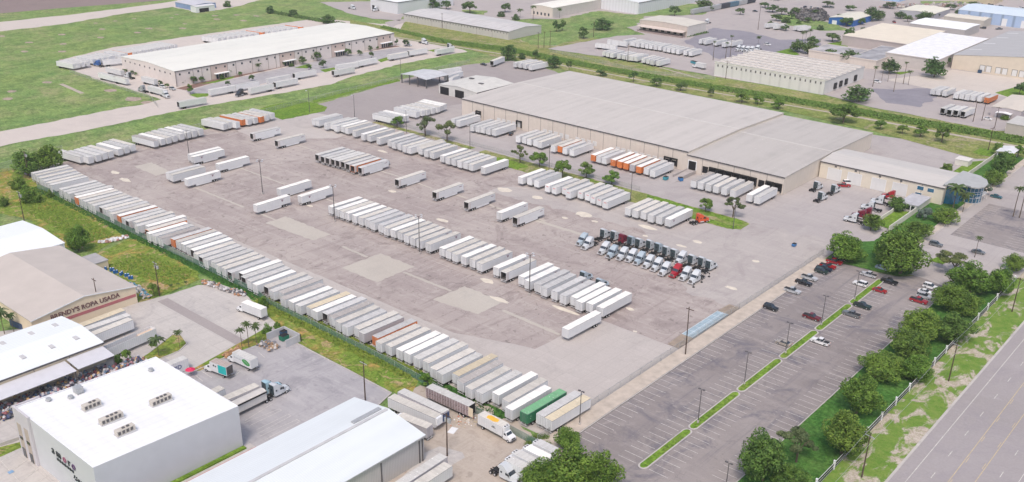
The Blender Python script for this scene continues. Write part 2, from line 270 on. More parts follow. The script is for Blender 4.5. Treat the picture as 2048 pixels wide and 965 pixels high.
TRAILERS=[(0,1,78,-410.6,175.85,358.5,'D','w','',15.6,'',467),
(0,2,78,-406.9,175.56,358.5,'D','w','',15.6,'',463),
(0,3,78,-402.39,175.01,358.5,'D','w','N',15.6,'',459),
(0,4,78,-397.8,174.37,358.5,'D','w','',15.6,'',455),
(0,5,78,-394.09,174.02,358.5,'D','w','',15.6,'',452),
(0,6,78,-390.76,173.92,358.5,'D','w','',15.6,'',449),
(0,7,78,-382.46,173.91,358.5,'D','w','',15.6,'',441),
(0,8,78,-378.54,173.71,358.5,'D','w','',15.6,'',438),
(0,9,78,-375.54,173.78,358.5,'D','w','',15.6,'',435),
(0,10,78,-371.83,174.87,358.5,'D','g','',15.6,'',433),
(0,11,78,-368.68,173.52,358.5,'D','o','W',15.6,'',429),
(0,12,78,-365.63,173.72,358.5,'D','w','N',15.6,'',427),
(0,13,78,-361.93,173.5,358.5,'D','w','',15.6,'',424),
(0,14,78,-358.46,173.64,358.5,'D','w','',15.6,'',421),
(0,15,78,-355.24,173.56,358.5,'D','w','',15.6,'',418),
(0,16,78,-351.05,174.43,358.5,'O','w','',15.6,'',415),
(0,17,78,-347.61,174.32,358.5,'D','w','N',15.6,'',412),
(0,18,78,-344.42,174.61,358.5,'D','w','',15.6,'',409),
(0,19,78,-341.41,173.49,358.5,'D','w','N',15.6,'',406),
(0,20,78,-337.59,174.33,358.5,'D','o','W',15.6,'',403),
(0,21,78,-333.76,174.06,358.5,'D','w','',15.6,'',400),
(0,22,78,-330.47,173.8,358.5,'O','w','',15.6,'',397),
(0,23,78,-326.95,175.01,358.5,'D','w','',15.6,'',395),
(0,24,78,-323.22,173.38,358.5,'D','w','',15.6,'',391),
(0,25,78,-320.06,175.87,358.5,'D','w','W',15.6,'',390),
(0,26,78,-316.47,173.75,358.5,'O','o','N',15.6,'',386),
(0,27,78,-313.11,172.24,358.5,'D','w','W',15.6,'',382),
(0,28,78,-309.62,172.41,358.5,'D','w','',15.6,'',379),
(0,29,78,-306.09,172.65,358.5,'D','w','K',15.6,'',377),
(0,30,78,-301.98,175.17,358.5,'D','o','L',15.6,'',375),
(0,31,78,-298.68,175.23,358.5,'D','w','N',15.6,'',372),
(0,32,78,-295.24,175.05,358.5,'D','w','W',15.6,'',369),
(0,33,78,-291.48,174.78,358.5,'D','w','',15.6,'',366),
(0,34,78,-287.98,174.33,358.5,'O','w','W',15.6,'',363),
(0,35,78,-284.12,173.06,358.5,'D','w','N',15.6,'',359),
(0,36,78,-280.56,172.78,358.5,'O','w','',15.6,'',356),
(0,37,78,-277.06,172.49,358.5,'D','w','',15.6,'',353),
(0,38,78,-273.67,173.12,358.5,'D','w','',15.6,'',351),
(0,39,78,-270.06,172.63,358.5,'D','w','',15.6,'',348),
(0,40,78,-266.57,172.47,358.5,'D','w','',15.6,'',345),
(0,41,78,-262.59,172.06,358.5,'O','w','',15.6,'',342),
(0,42,78,-258.88,174.01,358.5,'O','w','W',15.6,'',340),
(0,43,78,-255.66,172.63,358.5,'O','w','',15.6,'',337),
(0,44,78,-251.92,172.16,358.5,'D','w','',15.6,'',334),
(0,45,78,-248.23,171.69,358.5,'D','w','W',15.6,'',331),
(0,46,78,-244.04,173.13,358.5,'O','w','',15.6,'',329),
(0,47,78,-240.06,172.36,358.5,'D','w','',15.6,'',325),
(0,48,78,-236.94,173.75,358.5,'D','w','K',15.6,'',324),
(0,49,78,-232.89,171.31,358.5,'D','w','K',15.6,'',319),
(0,50,78,-229.25,171.58,358.5,'D','w','W',15.6,'',317),
(0,51,78,-225.59,171.41,358.5,'D','w','',15.6,'',314),
(0,52,78,-221.75,172.72,358.5,'D','w','T',15.6,'',312),
(0,53,78,-218.67,172.42,358.5,'D','w','W',15.6,'',310),
(0,54,78,-215.13,173.51,358.5,'O','w','',15.6,'',308),
(0,55,78,-211.48,173.19,358.5,'D','w','K',15.6,'',305),
(0,56,78,-207.61,172.24,358.5,'D','w','N',15.6,'',302),
(0,57,78,-203.93,171.8,358.5,'D','w','L',15.6,'',299),
(0,58,78,-200.36,173.48,358.5,'D','w','N',15.6,'',298),
(0,59,78,-197.12,172.43,358.5,'D','g','',15.6,'',295),
(0,60,78,-192.34,173.42,358.5,'D','o','L',15.6,'',292),
(0,61,78,-188.98,171.79,358.5,'D','w','',15.6,'',289),
(0,62,78,-185.4,172.34,358.5,'D','w','N',15.6,'',287),
(0,63,78,-181.3,172.61,358.5,'D','w','W',15.6,'',285),
(0,64,78,-178.23,172.78,358.5,'D','w','W',15.6,'',283),
(0,65,78,-174.31,172.72,358.5,'D','w','',15.6,'',281),
(0,66,78,-170.87,172.94,358.5,'D','w','N',15.6,'',279),
(0,67,78,-166.61,171.52,358.5,'D','w','N',15.6,'',275),
(0,68,78,-163.43,170.99,358.5,'D','w','',15.6,'',273),
(0,69,78,-159.74,173.38,358.5,'D','w','T',15.6,'',272),
(0,70,78,-156.16,171.48,358.5,'D','w','K',15.6,'',269),
(0,71,78,-152.28,170.49,358.5,'D','w','N',15.6,'',266),
(0,72,78,-148.73,170.75,358.5,'D','w','',15.6,'',264),
(0,73,78,-145.01,173.1,358.5,'D','w','W',15.6,'',264),
(0,74,78,-140.92,172.36,358.5,'D','w','',15.6,'',261),
(0,75,78,-137.62,169.84,358.5,'D','w','W',15.6,'',257),
(0,76,78,-133.52,171.01,358.5,'D','G','',15.6,'',256),
(0,77,78,-129.81,172.98,358.5,'D','w','',15.6,'',256),
(0,78,78,-126.9,172.82,358.5,'D','w','T',15.6,'',254),
(1,1,34,-287.12,235.31,359.2,'D','w','W',15.6,'',395),
(1,2,34,-283.04,235.06,359.2,'D','w','W',15.6,'',392),
(1,3,34,-279.85,235.02,359.2,'D','w','N',15.6,'',390),
(1,4,34,-276.85,235.12,359.2,'D','w','W',15.6,'',388),
(1,5,34,-272.72,235.04,359.2,'D','w','W',15.6,'',385),
(1,6,34,-269.05,235.15,359.2,'D','w','N',15.6,'',382),
(1,7,34,-265.52,235.36,359.2,'D','w','L',15.6,'',380),
(1,8,34,-262.14,235.0,359.2,'D','w','L',15.6,'',377),
(1,9,34,-257.93,235.17,359.2,'D','w','L',15.6,'',374),
(1,10,34,-254.38,234.58,359.2,'D','w','N',15.6,'',372),
(1,11,34,-250.79,234.91,359.2,'D','w','W',15.6,'',369),
(1,12,34,-247.23,235.06,359.2,'D','w','N',15.6,'',367),
(1,13,34,-243.41,234.59,359.2,'D','w','N',15.6,'',364),
(1,14,34,-239.88,234.35,359.2,'D','w','N',15.6,'',362),
(1,15,34,-236.3,234.2,359.2,'D','w','N',15.6,'',359),
(1,16,34,-231.94,234.39,359.2,'D','w','N',15.6,'',357),
(1,17,34,-225.21,234.59,359.2,'D','w','W',15.6,'',352),
(1,18,34,-221.86,234.39,359.2,'D','w','N',15.6,'',350),
(1,19,34,-218.3,234.03,359.2,'D','w','N',15.6,'',348),
(1,20,34,-214.27,234.3,359.2,'D','w','W',15.6,'',345),
(1,21,34,-210.42,234.54,359.2,'D','w','N',15.6,'',343),
(1,22,34,-206.45,233.91,359.2,'D','w','N',15.6,'',340),
(1,23,34,-199.78,234.93,359.2,'D','w','W',15.6,'',337),
(1,24,34,-195.49,233.94,359.2,'O','w','N',15.6,'',334),
(1,25,34,-188.65,235.09,359.2,'D','w','W',15.6,'',331),
(1,26,34,-184.9,233.85,359.2,'D','w','W',15.6,'',328),
(1,27,34,-181.0,234.25,359.2,'D','w','L',15.6,'',326),
(1,28,34,-177.54,233.24,359.2,'D','w','L',15.6,'',323),
(1,29,34,-173.33,233.47,359.2,'D','w','L',15.6,'',321),
(1,30,34,-169.39,232.91,359.2,'D','w','L',15.6,'',318),
(1,31,34,-165.91,234.1,359.2,'D','w','W',15.6,'',317),
(1,32,34,-162.67,232.6,359.2,'D','w','W',15.6,'',315),
(1,33,34,-159.43,233.82,359.2,'D','w','W',15.6,'',314),
(1,34,34,-155.46,233.81,359.2,'D','w','W',15.6,'',312),
(2,1,1,-154.42,215.32,179,'F','w','W',16.15,'',298),
(3,1,27,-393.57,312.77,180.5,'F','w','',16.15,'',521),
(3,2,27,-390.75,312.84,180.5,'F','w','',16.15,'',518),
(3,3,27,-383.03,312.08,180.5,'F','w','',16.15,'',512),
(3,4,27,-380.46,314.21,180.5,'F','w','',16.15,'',512),
(3,5,27,-376.13,312.73,180.5,'F','w','',16.15,'',507),
(3,6,27,-372.71,314.33,180.5,'F','w','W',16.15,'',506),
(3,7,27,-369.16,313.87,180.5,'F','w','N',16.15,'',503),
(3,8,27,-362.65,313.16,180.5,'F','w','N',16.15,'',498),
(3,9,27,-355.2,312.19,180.5,'F','w','W',16.15,'',492),
(3,10,27,-351.27,312.76,180.5,'F','w','N',16.15,'',489),
(3,11,27,-344.49,312.63,180.5,'F','w','N',16.15,'',484),
(3,12,27,-337.88,313.83,180.5,'F','w','',16.15,'',481),
(3,13,27,-333.92,312.72,180.5,'F','w','',16.15,'',477),
(3,14,27,-330.05,312.94,180.5,'F','w','',16.15,'',475),
(3,15,27,-325.78,312.09,180.5,'F','w','',16.15,'',471),
(3,16,27,-322.67,312.1,180.5,'F','w','',16.15,'',469),
(3,17,27,-320.36,316.38,180.5,'F','w','N',16.15,'',470),
(3,18,27,-317.74,314.76,180.5,'F','w','',16.15,'',467),
(3,19,27,-313.27,313.93,180.5,'F','w','',16.15,'',464),
(3,20,27,-309.59,314.13,180.5,'F','w','',16.15,'',461),
(3,21,27,-302.3,313.44,180.5,'F','w','W',16.15,'',456),
(3,22,27,-298.35,313.04,180.5,'F','w','',16.15,'',453),
(3,23,27,-294.81,313.25,180.5,'F','w','',16.15,'',451),
(3,24,27,-290.83,312.95,180.5,'F','w','',16.15,'',448),
(3,25,27,-287.59,313.33,180.5,'F','w','',16.15,'',446),
(3,26,27,-284.19,313.23,180.5,'F','w','',16.15,'',444),
(3,27,27,-277.35,313.8,180.5,'F','w','W',16.15,'',440),
(4,1,9,-344.86,275.55,0.5,'O','w','',16.15,'',462),
(4,2,9,-340.67,275.37,0.5,'O','w','',16.15,'',458),
(4,3,9,-337.43,275.56,0.5,'O','w','',16.15,'',456),
(4,4,9,-334.18,275.92,0.5,'O','w','',16.15,'',454),
(4,5,9,-331.4,276.26,0.5,'O','w','',16.15,'',452),
(4,6,9,-328.2,276.61,0.5,'O','w','',16.15,'',450),
(4,7,9,-324.29,276.06,0.5,'O','w','',16.15,'',447),
(4,8,9,-320.7,275.79,0.5,'O','o','',16.15,'',444),
(4,9,9,-316.4,276.36,0.5,'O','w','L',16.15,'',441),
(5,1,7,-394.69,275.81,0,'O','w','',16.15,'',500),
(5,2,7,-376.2,276.61,0,'O','w','',16.15,'',486),
(5,3,7,-292.59,276.23,0,'O','w','N',16.15,'',425),
(5,4,7,-269.75,275.79,0,'O','w','N',16.15,'',409),
(5,5,7,-251.9,275.86,0,'O','w','N',16.15,'',397),
(5,6,7,-234.41,275.91,0,'D','w','W',16.15,'',387),
(5,7,7,-226.4,276.22,0,'O','w','N',16.15,'',382),
(6,1,9,-370.19,215.14,180.8,'F','w','',16.15,'',449),
(6,2,9,-367.05,214.87,180.8,'F','w','',16.15,'',446),
(6,3,9,-357.29,215.87,180.8,'F','w','W',16.15,'',439),
(6,4,9,-386.43,236.12,0.8,'D','w','W',16.15,'',473),
(6,5,9,-382.86,235.36,0.8,'D','w','W',16.15,'',469),
(6,6,9,-365.5,236.68,0.8,'D','w','W',16.15,'',456),
(6,7,9,-310.12,216.68,180.8,'F','w','W',16.15,'',402),
(6,8,9,-319.03,234.65,0.8,'D','w','W',16.15,'',419),
(6,9,9,-305.84,235.08,0.8,'D','w','W',16.15,'',409),
(7,1,7,-342.73,362.48,181,'F','w','',16.15,'',517),
(7,2,7,-338.56,362.05,181,'F','w','',16.15,'',514),
(7,3,7,-327.82,360.69,181,'F','w','',16.15,'',506),
(7,4,7,-324.15,361.14,181,'F','w','',16.15,'',504),
(7,5,7,-321.07,361.56,181,'F','w','',16.15,'',502),
(7,6,7,-317.45,361.67,181,'F','w','',16.15,'',500),
(7,7,7,-314.06,362.08,181,'F','w','',16.15,'',498),
(8,1,9,-297.83,361.45,181,'F','w','',15.8,'',487),
(8,2,9,-294.35,362.08,181,'F','w','',15.8,'',486),
(8,3,9,-290.93,361.73,181,'F','w','N',15.8,'',484),
(8,4,9,-287.28,362.1,181,'F','w','',15.8,'',482),
(8,5,9,-284.08,361.45,181,'F','w','',15.8,'',479),
(8,6,9,-275.58,361.06,181,'F','w','',15.8,'',474),
(8,7,9,-272.51,362.49,181,'F','o','N',15.8,'',473),
(8,8,9,-269.06,361.77,181,'F','w','',15.8,'',471),
(8,9,9,-264.98,361.98,181,'F','w','',15.8,'',469),
(9,1,10,-252.8,362.38,181,'F','o','W',16,'',462),
(9,2,10,-249.68,362.39,181,'F','w','',16,'',460),
(9,3,10,-246.54,362.29,181,'F','w','',16,'',459),
(9,4,10,-241.8,362.65,181,'F','o','W',16,'',456),
(9,5,10,-238.03,362.54,181,'F','o','W',16,'',454),
(9,6,10,-234.72,362.57,181,'F','o','W',16,'',453),
(9,7,10,-231.11,362.38,181,'F','g','',16,'',451),
(9,8,10,-227.47,362.25,181,'F','o','W',16,'',449),
(9,9,10,-223.75,362.75,181,'F','w','',16,'',447),
(9,10,10,-219.93,361.97,181,'F','w','',16,'',445),
(10,1,8,-199.1,362.08,181,'F','w','K',16.15,'',435),
(10,2,8,-195.56,362.04,181,'F','w','',16.15,'',433),
(10,3,8,-191.96,362.21,181,'F','w','',16.15,'',432),
(10,4,8,-188.39,362.38,181,'F','w','',16.15,'',430),
(10,5,8,-184.52,362.52,181,'F','w','',16.15,'',429),
(10,6,8,-180.32,362.54,181,'F','w','',16.15,'',427),
(10,7,8,-172.68,362.47,181,'F','w','W',16.15,'',424),
(10,8,8,-169.02,362.23,181,'F','w','',16.15,'',422),
(11,1,12,-256.29,314.49,179.5,'F','w','W',15.8,'',428),
(11,2,12,-252.46,316.03,179.5,'F','w','',15.8,'',427),
(11,3,12,-248.34,315.79,179.5,'F','w','L',15.8,'',424),
(11,4,12,-241.0,314.16,179.5,'F','w','W',15.8,'',418),
(11,5,12,-237.32,314.13,179.5,'F','w','',15.8,'',416),
(11,6,12,-233.81,316.61,179.5,'F','w','',15.8,'',416),
(11,7,12,-229.79,314.1,179.5,'F','w','',15.8,'',412),
(11,8,12,-226.03,317.07,179.5,'F','w','',15.8,'',412),
(11,9,12,-222.24,317.15,179.5,'F','w','',15.8,'',410),
(11,10,12,-218.58,315.92,179.5,'F','w','N',15.8,'',407),
(11,11,12,-215.19,315.61,179.5,'F','w','',15.8,'',405),
(11,12,12,-211.52,314.62,179.5,'F','w','',15.8,'',403),
(12,1,6,-200.14,314.33,179.5,'F','w','N',16.15,'',397),
(12,2,6,-196.66,314.3,179.5,'F','w','N',16.15,'',395),
(12,3,6,-193.22,314.98,179.5,'F','w','N',16.15,'',394),
(12,4,6,-189.37,314.26,179.5,'F','w','',16.15,'',391),
(12,5,6,-185.74,314.77,179.5,'F','w','',16.15,'',390),
(12,6,6,-181.92,314.91,179.5,'F','w','W',16.15,'',388),
(13,1,8,-426.24,193.04,278,'F','w','',16.15,'',487),
(13,2,8,-422.79,195.17,278,'F','w','',16.15,'',485),
(13,3,8,-423.02,198.93,278,'F','w','',16.15,'',487),
(13,4,8,-423.7,202.32,278,'F','w','',16.15,'',489),
(13,5,8,-423.98,205.45,278,'F','w','',16.15,'',490),
(13,6,8,-424.52,210.44,278,'F','w','W',16.15,'',493),
(13,7,8,-425.24,213.95,278,'F','w','',16.15,'',495),
(13,8,8,-426.16,217.68,278,'F','w','',16.15,'',497),
(14,1,8,-424.59,228.59,278,'F','w','K',16.15,'',501),
(14,2,8,-424.99,232.27,278,'F','w','W',16.15,'',503),
(14,3,8,-425.03,235.6,278,'F','w','',16.15,'',504),
(14,4,8,-425.57,239.24,278,'F','w','',16.15,'',507),
(14,5,8,-426.02,243.2,278,'F','w','',16.15,'',509),
(14,6,8,-426.2,246.91,278,'F','w','W',16.15,'',511),
(14,7,8,-426.06,250.37,278,'F','w','',16.15,'',512),
(14,8,8,-426.29,254.1,278,'F','w','',16.15,'',514),
(15,1,9,-426.37,267.91,278,'F','w','',16.15,'',521),
(15,2,9,-426.72,271.18,278,'F','w','',16.15,'',523),
(15,3,9,-424.59,274.1,278,'F','w','',16.15,'',523),
(15,4,9,-426.65,279.11,278,'F','o','N',16.15,'',527),
(15,5,9,-425.28,281.66,278,'F','w','',16.15,'',528),
(15,6,9,-425.07,285.43,278,'F','w','',16.15,'',530),
(15,7,9,-424.57,288.79,278,'F','o','N',16.15,'',531),
(15,8,9,-425.22,292.52,278,'F','w','',16.15,'',533),
(15,9,9,-425.89,296.64,278,'F','w','',16.15,'',536),
(16,1,3,-372.66,335.17,274,'F','w','',16.15,'',519),
(16,2,3,-372.86,339.3,274,'F','w','',16.15,'',522),
(16,3,3,-372.75,342.63,274,'F','w','W',16.15,'',524),
(17,1,7,-374.01,351.63,274,'F','w','',16.15,'',531),
(17,2,7,-374.04,355.93,274,'F','w','',16.15,'',534),
(17,3,7,-373.47,359.07,274,'F','w','',16.15,'',535),
(17,4,7,-373.25,362.68,274,'F','w','',16.15,'',538),
(17,5,7,-373.38,366.6,274,'F','w','',16.15,'',540),
(17,6,7,-374.13,369.95,274,'F','w','W',16.15,'',543),
(17,7,7,-374.94,373.29,274,'F','w','W',16.15,'',546),
(18,1,4,-610.04,283.52,280,'F','w','',16.15,'',686),
(22,1,13,-473.17,285.09,356.1,'O','w','',16.15,'',569),
(22,2,13,-484.91,312.23,176.4,'D','w','',16.15,'',592),
(22,3,13,-484.53,328.73,178.5,'D','w','',16.15,'',601),
(22,4,13,-472.48,330.14,179.8,'D','w','',16.15,'',592),
(22,5,13,-484.58,351.59,358.0,'D','w','',16.15,'',614),
(22,6,13,-474.2,348.97,359.9,'O','w','',16.15,'',604),
(22,7,13,-484.8,371.28,357.9,'O','w','',16.15,'',625),
(22,8,13,-473.99,392.91,357.9,'O','w','',16.15,'',630),
(22,9,13,-484.03,404.58,352.8,'D','w','',16.15,'',645),
(22,10,13,-484.04,421.35,1.6,'D','w','',16.15,'',656),
(22,11,13,-484.62,449.27,357.2,'D','w','',16.15,'',674),
(22,12,13,-484.48,467.19,355.6,'O','w','',16.15,'',686),
(23,1,6,-561.57,284.58,274.1,'D','w','',16.15,'',644),
(23,2,6,-598.49,308.53,346.6,'D','w','',12.71,'',687),
(23,3,6,-572.67,295.37,274.6,'D','w','',16.15,'',658),
(23,4,6,-548.39,285.91,275.3,'D','w','',12.3,'',633),
(23,5,6,-535.59,296.65,272.5,'D','w','',12.89,'',627),
(23,6,6,-510.1,286.75,272.3,'D','w','',16.15,'',600),
(24,1,4,-427.21,439.84,348.9,'D','w','',16.15,'',628),
(24,2,4,-416.26,431.93,6.9,'D','w','',16.15,'',615),
(24,3,4,-410.02,426.26,16.7,'D','w','',10.7,'',607),
(24,4,4,-425.77,483.41,14.4,'O','w','',16.15,'',658),
(25,1,4,-409.29,490.39,356,'D','w','',16.15,'',653),
(25,2,4,-405.7,491.13,356,'D','w','',16.15,'',651),
(25,3,4,-401.61,491.24,356,'D','w','',16.15,'',649),
(25,4,4,-396.89,490.89,356,'D','w','',16.15,'',645),
(27,5,12,-373.47,559.59,0,'D','w','',13.7,'',686),
(27,6,12,-369.52,558.94,0,'D','w','',13.7,'',683),
(27,7,12,-367.14,559.78,0,'D','w','',13.7,'',683),
(27,8,12,-364.21,560.58,0,'D','w','',13.7,'',682),
(27,9,12,-357.9,560.25,0,'D','w','',13.7,'',678),
(27,10,12,-353.78,559.58,0,'D','w','',13.7,'',676),
(27,11,12,-349.9,558.43,0,'D','w','',13.7,'',673),
(27,12,12,-345.58,558.94,0,'D','w','',13.7,'',671),
(31,1,9,-183.1,607.61,356,'D','w','',13.7,'',649),
(31,2,9,-180.12,608.21,356,'D','w','',13.7,'',648),
(31,3,9,-176.46,608.56,356,'D','w','',13.7,'',648),
(31,4,9,-169.57,607.33,356,'D','w','',13.7,'',645),
(31,5,9,-166.43,608.14,356,'D','w','',13.7,'',645),
(31,6,9,-163.33,607.82,356,'D','w','',13.7,'',644),
(31,7,9,-160.33,608.97,356,'D','w','',13.7,'',644),
(31,8,9,-156.7,609.2,356,'D','w','',13.7,'',643),
(31,9,9,-152.7,609.36,356,'D','o','',13.7,'',642),
(32,1,4,-163.0,565.88,356,'O','w','',13.7,'',604),
(32,2,4,-159.13,565.04,356,'O','w','',13.7,'',602),
(32,3,4,-156.17,566.52,356,'O','w','',13.7,'',603),
(32,4,4,-152.34,566.69,356,'O','w','',13.7,'',602)]
FAR_TRAILERS=[(-610.2,286.09,280,'w',16.15),
(-610.88,289.55,280,'w',16.15),
(-611.48,293.13,280,'w',16.15),
(-615.21,299.29,280,'w',16.15),
(-614.19,302.31,280,'w',16.15),
(-614.29,305.95,280,'w',16.15),
(-614.39,309.63,280,'w',16.15),
(-616.14,312.87,280,'w',16.15),
(-616.67,319.16,280,'w',16.15),
(-616.9,322.2,280,'w',16.15),
(-617.14,325.27,280,'o',16.15),
(-617.37,328.35,280,'w',16.15),
(-617.61,331.46,280,'w',16.15),
(-617.85,334.59,280,'w',16.15),
(-618.08,337.74,280,'w',16.15),
(-618.33,340.91,280,'w',16.15),
(-618.57,344.11,280,'w',16.15),
(-618.81,347.33,280,'w',16.15),
(-619.06,350.57,280,'w',16.15),
(-619.31,353.84,280,'w',16.15),
(-619.56,357.13,280,'w',16.15),
(-619.81,360.45,280,'w',16.15),
(-618.48,393.89,280,'w',16.15),
(-618.23,398.31,280,'w',16.15),
(-617.98,402.76,280,'w',16.15),
(-617.73,407.25,280,'w',16.15),
(-617.47,411.78,280,'w',16.15),
(-617.22,416.34,280,'w',16.15),
(-616.96,420.95,280,'w',16.15),
(-616.7,425.6,280,'w',16.15),
(-616.43,430.28,280,'o',16.15),
(-616.16,435.01,280,'w',16.15),
(-615.9,439.78,280,'w',16.15),
(-615.62,444.59,280,'w',16.15),
(-615.35,449.45,280,'w',16.15),
(-615.07,454.34,280,'w',16.15),
(-614.8,459.29,280,'w',16.15),
(-614.51,464.27,280,'o',16.15),
(-473.92,482.95,357.0,'w',16.15),
(-403.34,603.58,0,'w',13.7),
(-396.63,602.22,0,'w',13.7),
(-394.11,602.31,0,'w',13.7),
(-390.43,601.49,0,'w',13.7),
(-386.93,602.61,0,'w',13.7),
(-383.1,602.35,0,'w',13.7),
(-379.73,602.33,0,'w',13.7),
(-376.04,602.64,0,'w',13.7),
(-372.8,603.2,0,'w',13.7),
(-367.95,602.06,0,'w',13.7),
(-364.41,601.63,0,'w',13.7),
(-360.56,601.54,0,'w',13.7),
(-356.5,601.06,0,'w',13.7),
(-351.14,601.89,0,'w',13.7),
(-347.06,602.14,0,'w',13.7),
(-389.84,559.81,0,'w',13.7),
(-386.08,558.82,0,'w',13.7),
(-382.45,558.37,0,'w',13.7),
(-377.11,559.35,0,'w',13.7),
(-403.95,575.39,282.2,'w',16.15),
(-405.27,591.36,275.6,'w',16.15),
(-364.8,646.3,355,'w',13.7),
(-360.78,646.05,355,'w',13.7),
(-353.5,647.7,355,'w',13.7),
(-346.21,647.29,355,'w',13.7),
(-343.69,653.37,355,'w',13.7),
(-360.57,741.1,340,'w',12),
(-353.21,741.38,340,'w',12),
(-339.02,748.34,340,'w',12),
(-335.14,747.29,340,'w',12)]
ROW_DESC=['the long row by the green fence','the middle row of the yard','','the upper row beside the tree strip','the tight block of open trailers','the open trailers standing apart','the white trailers scattered upper left','the warehouse docks,left end','the warehouse docks,middle part','the dock row with orange trailers','the warehouse docks,right end','the row below the tree strip','the short row beside the orange tractor','the first upper-left edge group','the second upper-left edge group','the third upper-left edge group','the lower group near the open shed','the upper group near the open shed','the corner group behind the white-roofed warehouse','the second group behind the white-roofed warehouse','the row behind the white-roofed warehouse','the far row behind the white-roofed warehouse','the road before the white-roofed warehouse','the yard left of the white-roofed warehouse','the back yard by the open shed','the group under trees behind the yard','the upper row across the canal','the lower row across the canal','the pair lying crosswise across the canal','the dark asphalt lot across the canal','the top of the far car park','the upper group at far right','the lower open group at far right']
ROW_GROUP=['trailers in the long row along the green fence','trailers in the middle row of the yard','lone trailer standing ahead of the middle row','trailers in the upper row beside the tree strip','open trailers in the tight block','open trailers standing apart in the yard','white trailers scattered over the upper left of the yard','trailers at the left warehouse docks','trailers at the middle warehouse docks','trailers in the dock row with the orange ones','trailers at the right warehouse docks','trailers in the row below the tree strip','trailers in the short row beside the orange tractor','trailers in the leftmost edge group','trailers in the second edge group','trailers in the third edge group','trailers in the lower group near the open shed','trailers in the upper group near the open shed','trailers at the far corner of the white-roofed building','trailers in the second group behind the white-roofed building','trailers behind the white-roofed building','trailers in the far row behind the white-roofed building','trailers on the road before the white-roofed building','trailers by the left end of the white-roofed building','trailers in the back yard near the open shed','trailers under the trees behind the warehouse','trailers in the upper row across the canal','trailers in the lower row across the canal','lone trailers across the canal','trailers on the dark asphalt across the canal','trailers at the top of the far car park','trailers in the upper group of the far right yard','trailers in the lower group of the far right yard']
